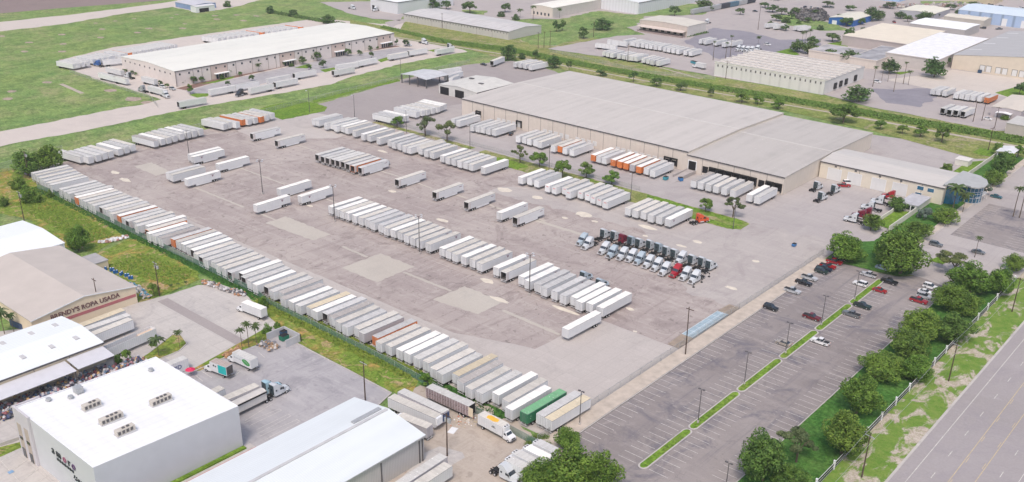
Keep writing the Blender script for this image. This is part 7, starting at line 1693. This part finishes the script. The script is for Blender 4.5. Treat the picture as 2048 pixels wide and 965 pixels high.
b = MB(); b.tube((-66.1,150,2.05),(-66.1,346,2.05),.06,n=4); b.tube((-66.1,150,1.1),(-66.1,346,1.1),.04,n=4); b.build('rail', WHITE, wf)
for k in range(17): MB().box(-66.35,-65.9,188.8+k*9.8,189.2+k*9.8,0,2.5).box(-66.4,-65.85,188.75+k*9.8,189.25+k*9.8,2.5,2.6).build('post', WHITE, wf)
# ================================================================ SMALL YARD THINGS
s = empty('truck_scale', (-128.6, 245, 0), 0, 'long blue weighbridge with a concrete ramp at each end', 'truck scale')
MB().box(-1.9,1.9,-10.8,10.8,.0,.42).build('deck', plain('scale_blue', (.31,.40,.46), .6, .15, .5), s)
c = MB()
for k in range(7): c.box(-1.85,1.85,-10.6+k*3.5,-10.45+k*3.5,.42,.47)
c.box(-1.9,-1.7,-10.8,10.8,.42,.55); c.box(1.7,1.9,-10.8,10.8,.42,.55); c.box(-.08,.08,-10.8,10.8,.42,.5); c.build('deck_rib', plain('scale_pale', (.52,.58,.62), .6, .1, .5), s)
for s_ in (-1, 1): MB().add([(-2,s_*10.8,0),(2,s_*10.8,0),(2,s_*10.8,.42),(-2,s_*10.8,.42),(-2,s_*18.5,0.02),(2,s_*18.5,0.02)], [(3,2,5,4),(2,3,4,5),(0,3,4),(1,5,2)]).build('ramp', plain('ramp_tan', (.52,.44,.37), .9, .1, .5), s)
for i, p in enumerate(((-180.6,266.4),(-146.1,267.0),(-146.2,272.4),(-146.7,278.2))): tag(MB().tube((0,0,0),(0,0,.15),.45,n=8).tube((0,0,.15),(0,0,1.5),.1,.07,6).box(-.25,.25,-.03,.03,1.1,1.5).build('bay_marker', BLACK, None, (p[0],p[1],0)), 'small black post marker, %s from left around the tractor rows' % NTH(i+1), 'marker', 'markers around the tractor rows')
def dumpster(p, rz, col, label, L=2.2, W=1.6, h=1.5, lid=None):
    r = empty('dumpster', (p[0],p[1],0), rz, label, 'dumpster')
    MB().side_profile([(-L/2,.15),(L/2,.15),(L/2+.15,h*.8),(L/2,h),(-L/2,h),(-L/2-.1,h*.8)], lambda y, z: W/2).build('bin', plain('bin_'+col[0], col[1], .6, .12, 1), r)
    for s in (-1, 1): MB().box(*sorted((s*.05, s*(W/2))), -L/2, L/2, h, h+.08).build('lid', lid or BLACK, r)
    return r
TL = ('teal', (.05,.26,.32)); NV = ('navy', (.03,.07,.14)); GN = ('dkgreen', (.02,.16,.10))
dumpster((-215.0,357.5), 0, TL, 'teal dumpster left of the dock ramp'); dumpster((-209.4,360.9), PI/2-.6, ('blue', (.04,.16,.38)), 'blue dumpster on the brick-red skid by the ramp')
dumpster((-137.5,324.3), 0, ('blue', (.04,.16,.38)), 'small blue bin alone on the pale pavement left of the trees', 1.6, 1.2, 1.1); dumpster((-334.0,579.6), 1.2, TL, 'long teal skip across the canal', 6, 2.2, 1.6); dumpster((-183.3,690.2), 0, NV, 'dark skip under the first dock door of the far tan warehouse', 4, 2.2, 2)
dumpster((-266.2,362.4), 0, NV, 'small dark machine on the dock apron beside the gap', 1.5, 1.2, 1.2)
o = empty('roll_off_container', ((-281.9,103.0)[0],(-281.9,103.0)[1],0), R(-80), 'dark blue open-topped skip behind the left cream hall', 'skip'); b = MB(); b.box(-1.2,1.2,-3.5,3.5,.2,.4)
for q in ((-1.2,-1.1,-3.5,3.5),(1.1,1.2,-3.5,3.5),(-1.2,1.2,-3.5,-3.4),(-1.2,1.2,3.4,3.5)): b.box(*q,.4,2.2)
b.build('side_wall', plain('skip_navy', (.06,.09,.16), .6, .2, 1), o); MB().box(-1.1,1.1,-3.4,3.4,.4,1.5).build('load', plain('skip_load', (.22,.19,.18), 1, .5, 3), o)
en = empty('bin_enclosure', ((-215.9,150.1)[0],(-215.9,150.1)[1],0), 0, 'grey three-sided block enclosure for bins at the lot corner', 'wall'); p0 = Vector((0,0)); wm = plain('block_wall', (.45,.45,.47), .9, .06, .5)
MB().box(-4.5,-4.2,-2.5,4,0,2.4).build('side_wall', wm, en); MB().box(-4.5,3.5,3.7,4,0,2.4).build('rear_wall', wm, en); MB().box(3.2,3.5,-1.5,4,0,2.4).build('side_wall', wm, en)
dumpster(((-216.4,150.5)[0]-.5, (-216.4,150.5)[1]+.8), 0, GN, 'dark green dumpster inside the grey enclosure', 2.4, 1.8, 1.6); dumpster(((-216.4,150.5)[0]-2.8, (-216.4,150.5)[1]+2.4), 0, NV, 'black dumpster behind the green one in the enclosure', 1.8, 1.4, 1.6)
heap('junk_pile', lambda r: ((-216.8,145.5)[0]+r.uniform(-3,3), (-216.8,145.5)[1]+r.uniform(-2,2)), 60, .55, [(.45,.30,.18),(.55,.52,.5),(.3,.2,.13),(.2,.2,.22)], 'pile of pallets and cardboard beside the bin enclosure', 1.5, 21)
heap('junk_pile', lambda r: (lambda t: ((-269.9,157.9)[0]+((-251.0,161.6)[0]-(-269.9,157.9)[0])*t+r.uniform(-.8,.8), (-269.9,157.9)[1]+((-251.0,161.6)[1]-(-269.9,157.9)[1])*t+r.uniform(-1.2,1.2)))(r.random()), 160, .6, [(.4,.22,.13),(.4,.38,.38),(.55,.54,.55),(.12,.12,.13),(.3,.28,.28)], 'line of scrap along the green fence by the concrete yard', 1.4, 22)
heap('junk_pile', lambda r: (lambda t: ((-326.9,152.6)[0]+((-324.5,162.1)[0]-(-326.9,152.6)[0])*t+r.uniform(-.8,.8), (-326.9,152.6)[1]+((-324.5,162.1)[1]-(-326.9,152.6)[1])*t+r.uniform(-1,1)))(r.random()), 70, .8, [(.55,.54,.55),(.66,.66,.68),(.35,.2,.17)], 'strip of pale wreckage at the top of the vacant lot', .8, 23)
heap('junk_pile', lambda r: (lambda t: ((-285.7,141.2)[0]+((-271.9,139.3)[0]-(-285.7,141.2)[0])*t+r.uniform(-.8,.8), (-285.7,141.2)[1]+((-271.9,139.3)[1]-(-285.7,141.2)[1])*t+r.uniform(-1.4,1.4)))(r.random()), 110, .6, [(.5,.48,.46),(.42,.3,.24),(.3,.3,.31),(.1,.25,.35)], 'rubble and rubbish beside the wall of the sign hall', 1.2, 24)
heap('debris', lambda r: (lambda t: ((-148.6,152.4)[0]+((-144.4,158.4)[0]-(-148.6,152.4)[0])*t+r.uniform(-3,3), (-148.6,152.4)[1]+((-144.4,158.4)[1]-(-148.6,152.4)[1])*t+r.uniform(-2,2)))(r.random()), 70, .3, [(.6,.55,.5),(.5,.42,.3),(.5,.2,.15),(.65,.65,.66)], 'scattered rubbish on the dirt lot between trailers', .3, 25)
heap('brush_pile', lambda r: (lambda t: ((-220.5,133.1)[0]+((-221.6,138.7)[0]-(-220.5,133.1)[0])*t+r.uniform(-.9,.9), (-220.5,133.1)[1]+((-221.6,138.7)[1]-(-220.5,133.1)[1])*t+r.uniform(-.8,.8)))(r.random()), 60, .6, [(.42,.24,.13),(.5,.33,.2),(.3,.18,.1)], 'rust-brown dead brush between the two box trucks and yard', 1.4, 26)
for k in range(11):
    t = k/10.; p = ((-303.2,141.9)[0]+((-289.8,143.5)[0]-(-303.2,141.9)[0])*t, (-303.2,141.9)[1]+((-289.8,143.5)[1]-(-303.2,141.9)[1])*t)
    r = empty('drum', (p[0], p[1], 0), 0, 'blue plastic drum, %s from left in the line beside the sign hall' % NTH(k+1), 'drum', 'blue drums beside the sign hall')
    r.location.x += (k % 2)*.8; r.location.y += (k % 3)*.5; MB().tube((0,0,0),(0,0,1.1),.42,.40,12).build('drum_body', plain('drum_blue', (.02,.12,.36), .5, .15, 2), r); MB().box(-.18,.18,-.2,.2,1.1,1.2).build('cap', WHITE, r)
tag(MB().box(-.9,.9,-1.4,1.4,0,.14).build('loose_sheet', WHITE, None, ((-145.8,149.6)[0],(-145.8,149.6)[1],.02), .3), 'white sheet lying on the dirt by the transformer pole', 'panel')
r = empty('parasol', ((-218.7,120.9)[0],(-218.7,120.9)[1],0), 0, 'small red-pink parasol at the kerb behind the cold store', 'parasol'); MB().tube((0,0,0),(0,0,2.2),.04,n=5).build('stem', GALV, r)
b = MB(); b.add([(0,0,2.7)]+[(1.4*math.cos(PI*i/4),1.4*math.sin(PI*i/4),2.0) for i in range(8)], [(0,i+1,(i+1)%8+1) for i in range(8)]); b.build('canopy', plain('parasol_red', (.6,.03,.1), .6, .1, 1), r)
b = MB()
for k in range(8): x = (-181.6,111.9)[0]; 
zz = .30
# bay outlines of the truck lot
def lp(*q):
    for a_, c_ in zip(q[:-1], q[1:]): b.poly(strip(a_, c_, .14), zz)
def z4(x, y): return None
lp((-188.5,117.3),(-190.1,127.0)); lp((-187.8,116.7),(-186.6,126.6),(-185.6,126.6),(-185.7,116.7)); lp((-182.8,116.5),(-182.8,126.6),(-181.6,126.5),(-181.2,115.8)); lp((-179.8,115.6),(-179.1,126.5),(-177.8,126.5),(-177.6,115.4)); lp((-210.2,129.4),(-211.7,131.4),(-210.6,131.3),(-209.8,127.9)); lp((-219.1,124.3),(-213.5,124.1)); lp((-218.4,121.9),(-213.5,121.3)); lp((-216.2,141.5),(-212.1,140.8))
for o_ in (b.build('bay_outline', LINE),): o_.location.z = LZ[0]-zz+.012; tag(o_, None, None, None, 'structure')
b = MB(); zz = 0
lp((-216.4,67.7),(-218.5,75.6)); lp((-210.6,67.4),(-213.9,75.5)); lp((-205.1,67.2),(-208.1,75.2)); lp((-202.2,70.5),(-203.8,74.9)); lp((-217.4,68.1),(-206.4,67.3))
o_ = b.build('bay_outline', LINE); o_.location.z = LZ[0]+.014; tag(o_, None, None, None, 'structure')
p = (-210.5,67.6); tag(MB().box(-.6,.6,-.6,.6,0,.006).build('disabled_bay_sign', plain('bay_blue', (.20,.33,.50), .7, .1, 1), None, (p[0],p[1],LZ[0]+.02)), None, None, None, 'structure')
b = MB(); b.box(-209.2,-178.6,72.6,73.9,0,.12); b.box(-179.0,-176.6,74,112,0,.12); tag(b.build('pavement', CONC2), None, None, None, 'structure')
b = MB(); b.box(-178.9,-177.6,80,110,.12,.5); tag(b.build('foundation_hedge', LAWN), 'thin green hedge at the foot of the cold store side wall', 'hedge')
tag(MB().box(-176.6,-176.4,74,112,0,.2).build('red_kerb', plain('kerb_red', (.45,.10,.09), .8, .1, 1)), None, None, None, 'structure')
# kerb walls of the truck lot and garden
b = MB()
def kb(a_, c_, w_=.3, h=.2):
    q = strip(a_, c_, w_); b.prism(q, 0, h)
kb((-212.6,152.3),(-188.1,152.1)); kb((-188.1,152.1),(-170.8,151.7)); kb((-170.8,151.7),(-168.7,145.0)); kb((-239.2,120.6),(-244.1,130.9)); kb((-244.1,130.9),(-241.9,132.4)); kb((-241.9,132.4),(-235.9,130.6)); kb((-235.9,130.6),(-233.6,126.5)); kb((-233.6,126.5),(-233.4,118.7)); kb((-220.1,121.5),(-220.7,136.6)); kb((-223.1,70.7),(-222.1,76.6),.3,.9)
tag(b.build('lot_kerb', CONC2), None, None, None, 'structure')
# ================================================================ TREES
def leafcloud(rs, clumps, n, size, shell=.55):
    b = MB(); tot = sum(c[3]**2 for c in clumps)
    for (cx, cy, cz, r, rz_) in clumps:
        m_ = int(n*r*r/tot)
        for i in range(m_):
            u = rs.uniform(-1, 1); t = rs.uniform(0, 2*PI); q = math.sqrt(1-u*u); rr = rs.uniform(shell, 1.0)**.6
            d = Vector((q*math.cos(t), q*math.sin(t), u)); p = Vector((cx+d.x*r*rr, cy+d.y*r*rr, cz+d.z*rz_*rr))
            nn = (d+Vector((rs.uniform(-.8,.8), rs.uniform(-.8,.8), rs.uniform(-.5,.9)))).normalized()
            a_ = nn.orthogonal().normalized(); a_ = Matrix.Rotation(rs.uniform(0, 2*PI), 3, nn) @ a_; c_ = nn.cross(a_); s_ = size*rs.uniform(.6, 1.3)
            b.add([p-a_*s_*.5, p+c_*s_*.32, p+a_*s_*.5, p-c_*s_*.32], [(0,1,2,3)])
    return b
def crown_mesh(seed, n, size, style):
    """unit crown: 1 wide, base of foliage at z=0, top at z=1"""
    rs = random.Random(seed); cl = []
    k = {'O': 22, 'M': 13, 'S': 10, 'B': 8, 'V': 8}[style]
    for i in range(k):
        t = 2*PI*i/k*2.4+rs.uniform(-.3, .3); rad = math.sqrt((i+.5)/k)*.37; r = rs.uniform(.09, .19)*(1 if style != 'S' else .8)
        z = .28+.46*(1-(rad/.40)**2)+rs.uniform(-.20, .20)
        cl.append((rad*math.cos(t)*rs.uniform(.85, 1.15), rad*math.sin(t)*rs.uniform(.85, 1.15), z, r, r*rs.uniform(1.0, 1.5)))
    if style in ('O', 'B'): cl += [(0, 0, .45, .30, .38), (.1, -.1, .3, .27, .26), (-.12, .1, .3, .25, .26)]
    b = leafcloud(rs, cl, n, size, .35 if style == 'S' else .6); return b, cl
LA = leafm('leaf_oak', (.05,.11,.022), (.165,.275,.05), (.31,.40,.10)); LB = leafm('leaf_bright', (.05,.12,.022), (.17,.29,.05), (.30,.40,.10)); LS = leafm('leaf_dull', (.085,.125,.05), (.18,.22,.09), (.29,.31,.14)); LF = leafm('leaf_far', (.04,.095,.03), (.11,.19,.06), (.18,.26,.085)); LP = leafm('leaf_palm', (.045,.085,.03), (.09,.14,.05), (.18,.19,.09)); LV = leafm('leaf_silver', (.12,.17,.15), (.20,.26,.23), (.28,.33,.30)); LY = leafm('leaf_weed', (.12,.21,.03), (.20,.28,.045), (.30,.31,.09))
CM = {}
def crown(style, tier, var):
    k = (style, tier, var)
    if k not in CM:
        n, s = {0: (6500, .050), 1: (2800, .070), 2: (1000, .11)}[tier]
        if style == 'S': n = int(n*.55)
        if style == 'F': 
            rs = random.Random(var); b = leafcloud(rs, [(rs.uniform(-.35,.35), rs.uniform(-.35,.35), .2, .2, .35) for _ in range(9)], n//2, s*.9, .1)
        else: b, _ = crown_mesh(hash((style, var)) % 1000 if False else (ord(style)*7+var*13), n, s, style)
        m_ = {'O': (LA, LB)[var % 2] if tier < 2 else LF, 'M': LB if tier < 2 else LF, 'S': LS if tier < 2 else LF, 'B': LA if tier < 2 else LF, 'V': LV, 'F': LY}[style]
        o = b.build('crown', m_); CM[k] = o.data; bpy.data.objects.remove(o)
    return CM[k]
def palm_mesh(var):
    k = ('P', var)
    if k in CM: return CM[k]
    rs = random.Random(var+50); b = MB()
    for i in range(26):
        t = 2*PI*i/26*1.62+rs.uniform(-.1, .1); up = rs.uniform(-.5, 1.1); L = .5*rs.uniform(.85, 1.1); prev = Vector((0, 0, .5)); d = Vector((math.cos(t), math.sin(t), up)).normalized()
        for s_ in range(4):
            nx = prev+d*L/4; sd_ = Vector((-math.sin(t), math.cos(t), 0))*(.075*(1-s_/4.5)+.015); w1 = Vector((-math.sin(t), math.cos(t), 0))*(.075*(1-(s_+1)/4.5)+.015)
            dz = Vector((0, 0, -.035)); b.add([prev-sd_+dz, prev, nx, nx-w1+dz], [(0,1,2,3)]); b.add([prev, prev+sd_+dz, nx+w1+dz, nx], [(0,1,2,3)])
            prev = nx; d = (d+Vector((0, 0, -.42))).normalized()
    o = b.build('crown', LP); CM[k] = o.data; bpy.data.objects.remove(o); return CM[k]
def trunk_mesh(var, tier, palm=False):
    k = ('T', var, tier, palm)
    if k in CM: return CM[k]
    rs = random.Random(var+9); b = MB()
    if palm: b.tube((0,0,0), (.01,.01,.5), .032, .022, 7); b.tube((.01,.01,.5), (0,0,1), .022, .018, 7)
    else:
        b.tube((0,0,0), (.01,.0,.42), .035, .026, 7)
        for i in range(5 if tier < 2 else 3):
            t = 2*PI*i/5+rs.uniform(-.3, .3); e1 = Vector((.13*math.cos(t), .13*math.sin(t), .62)); e2 = Vector((.28*math.cos(t+.3), .28*math.sin(t+.3), .8))
            b.tube((.01,0,.38), e1, .02, .012, 5); b.tube(e1, e2, .012, .005, 5)
    o = b.build('trunk', BARK); CM[k] = o.data; bpy.data.objects.remove(o); return CM[k]
KN = {'O': ('oak_tree', 'dense round dark tree'), 'M': ('shade_tree', 'small leafy tree'), 'S': ('shade_tree', 'thin open-crowned tree'), 'P': ('palm_tree', 'palm'), 'B': ('bush', 'dark bush'), 'V': ('silver_palm', 'silvery fan palm'), 'F': ('weed_clump', 'bright green weed clump')}
rs = random.Random(77)
for (where, nth, X, Y, wd, h, kd, dp) in TREES:
    nm, ds = KN[kd]; tier = 0 if (dp < 360 and wd > 6) else 1 if dp < 560 else 2; var = rs.randrange(3)
    root = empty(nm, (X, Y, 0), rs.uniform(0, 6.28), '%s, %s from left %s' % (ds, NTH(nth), where), 'palm' if kd in 'PV' else 'tree' if kd in 'OMS' else 'bush', 'trees '+where)
    def part(name, me, loc, sc): o = bpy.data.objects.new(name, me); COL.objects.link(o); o.parent = root; o.location = loc; o.scale = sc; return o
    wd = max(wd, 1.2)
    if kd == 'P':
        hh = max(h, wd*1.1); part('trunk', trunk_mesh(var, tier, True), (0,0,0), (hh*.55 if hh < 9 else 7, hh*.55 if hh < 9 else 7, hh)); part('crown', palm_mesh(var), (0,0,hh-.45*wd), (wd*1.15, wd*1.15, wd*1.0))
    elif kd in 'BFV':
        part('foliage', crown(kd, tier, var), (0,0,-.12*h), (wd*1.05, wd*1.05, h*1.15)); part('stem', trunk_mesh(var, 2), (0,0,0), (wd*.5, wd*.5, h*.8))
    else:
        f0 = {'O': .10, 'M': .26, 'S': .30}[kd]
        part('trunk', trunk_mesh(var, tier), (0,0,0), (wd*.9, wd*.9, h*.92)); sx = rs.uniform(.88, 1.18); cw = part('crown', crown(kd, tier, var), (wd*rs.uniform(-.05,.05),wd*rs.uniform(-.05,.05),h*f0), (wd*1.08*sx, wd*1.08/sx, h*(1-f0)*rs.uniform(.94, 1.14))); cw.rotation_euler = (rs.uniform(-.14,.14), rs.uniform(-.14,.14), rs.uniform(0, 6.28))
# canal vegetation, hedges, weeds: uncountable
def tufts(name, quads, n, size, mat, label, seed=1, cat='vegetation', hz=1.5):
    rs = random.Random(seed); b = MB(); ar = []
    for a_, c_, w0, w1 in quads: ar.append(((Vector(c_)-Vector(a_)).length)*(w0+w1)/2)
    T_ = sum(ar)
    for (a_, c_, w0, w1), A in zip(quads, ar):
        a_ = Vector(a_); c_ = Vector(c_); d = c_-a_; nn = Vector((-d.y, d.x)).normalized()
        for i in range(int(n*A/T_)):
            t = rs.random(); wq = w0+(w1-w0)*t; u = rs.uniform(-1, 1); q = a_+d*t+nn*wq/2*u; s_ = size*rs.uniform(.6, 1.4)
            z = rs.uniform(0, hz*(1-u*u*.6)); t2 = rs.uniform(0, PI); e = Vector((math.cos(t2), math.sin(t2), rs.uniform(-.3,.3)))*s_*.5; f_ = Vector((-math.sin(t2)*.5, math.cos(t2)*.5, rs.uniform(.3, 1)))*s_*.5; p = Vector((q.x, q.y, z))
            b.add([p-e, p-f_*.6, p+e, p+f_], [(0,1,2,3)])
    return tag(b.build(name, mat), label, cat, None, 'stuff')
tufts('canal_reeds', [((-580.5,523.0),(-505.3,515.5),5,10),((-505.3,515.5),(-451.4,525.8),12,14),((-451.4,525.8),(-385.9,523.5),12,12),((-385.9,523.5),(-315.7,525.5),10,12),((-315.7,525.5),(-254.8,531.3),11,12),((-254.8,531.3),(-193.8,533.4),11,14),((-193.8,533.4),(-107.1,537.4),13,14)], 30000, 0.95, leafm('leaf_reed', (.09,.17,.035), (.15,.235,.055), (.22,.28,.09)), 'dense green reed band filling the canal', 3, hz=1.3)
tufts('ditch_brush', [((-697.6,503.3),(-627.4,506.8),5,8),((-627.4,506.8),(-609.1,509.4),6,4)], 1500, 1.8, LF, 'brush along the ditch above the white-roofed warehouse', 4)
tufts('strip_weeds', [((-244.9,163.0),(-209.9,162.9),5,7),((-209.9,162.9),(-172.8,162.6),7,6)], 7000, .65, LY, 'yellow-green weeds on the strip below the green fence', 5, hz=.6)
tufts('fence_grass', [((-404,164.8),(-140,163.0),2.6,4.0)], 7000, .45, leafm('leaf_deep', (.02,.085,.02), (.035,.12,.025), (.06,.15,.03)), 'deep green grass under the rear of the long trailer row', 6, hz=.35)
tufts('hedge', [((-389.0,658.6),(-387.0,687.2),2.5,2.5)], 500, .9, LF, 'low clipped hedge at the foot of the tan dock building', 8, 'hedge', 1.4)
tufts('vacant_lot_weeds', [((-306.4,150.8),(-276.2,155.5),16,12),((-390.7,156.9),(-330.1,154.3),14,12)], 5000, .7, LY, 'tufty weeds over the vacant lots by the green fence', 9, hz=.5)

# ================================================================ HAZE
hz_ = MB().box(-2600, 900, -400, 2600, -1.5, 150.0).build('haze', None) if False else None
me = bpy.data.meshes.new('haze'); q = MB().box(-2600, 900, -400, 2600, -1.5, 150.0); me.from_pydata(q.v, [], q.f); me.update()
hm = bpy.data.materials.new('haze'); hm.use_nodes = True; hn = hm.node_tree; hn.nodes.clear(); ho = hn.nodes.new('ShaderNodeOutputMaterial'); hv = hn.nodes.new('ShaderNodeVolumePrincipled')
hv.inputs['Color'].default_value = (.93, .93, .97, 1); hv.inputs['Density'].default_value = HAZE; hv.inputs['Anisotropy'].default_value = 0.2; hn.links.new(hv.outputs[0], ho.inputs['Volume']); me.materials.append(hm)
ho_ = bpy.data.objects.new('haze', me); COL.objects.link(ho_); tag(ho_, None, None, None, 'stuff'); ho_['label'] = 'thin pale haze over the far fields and roofs'; ho_['category'] = 'haze'
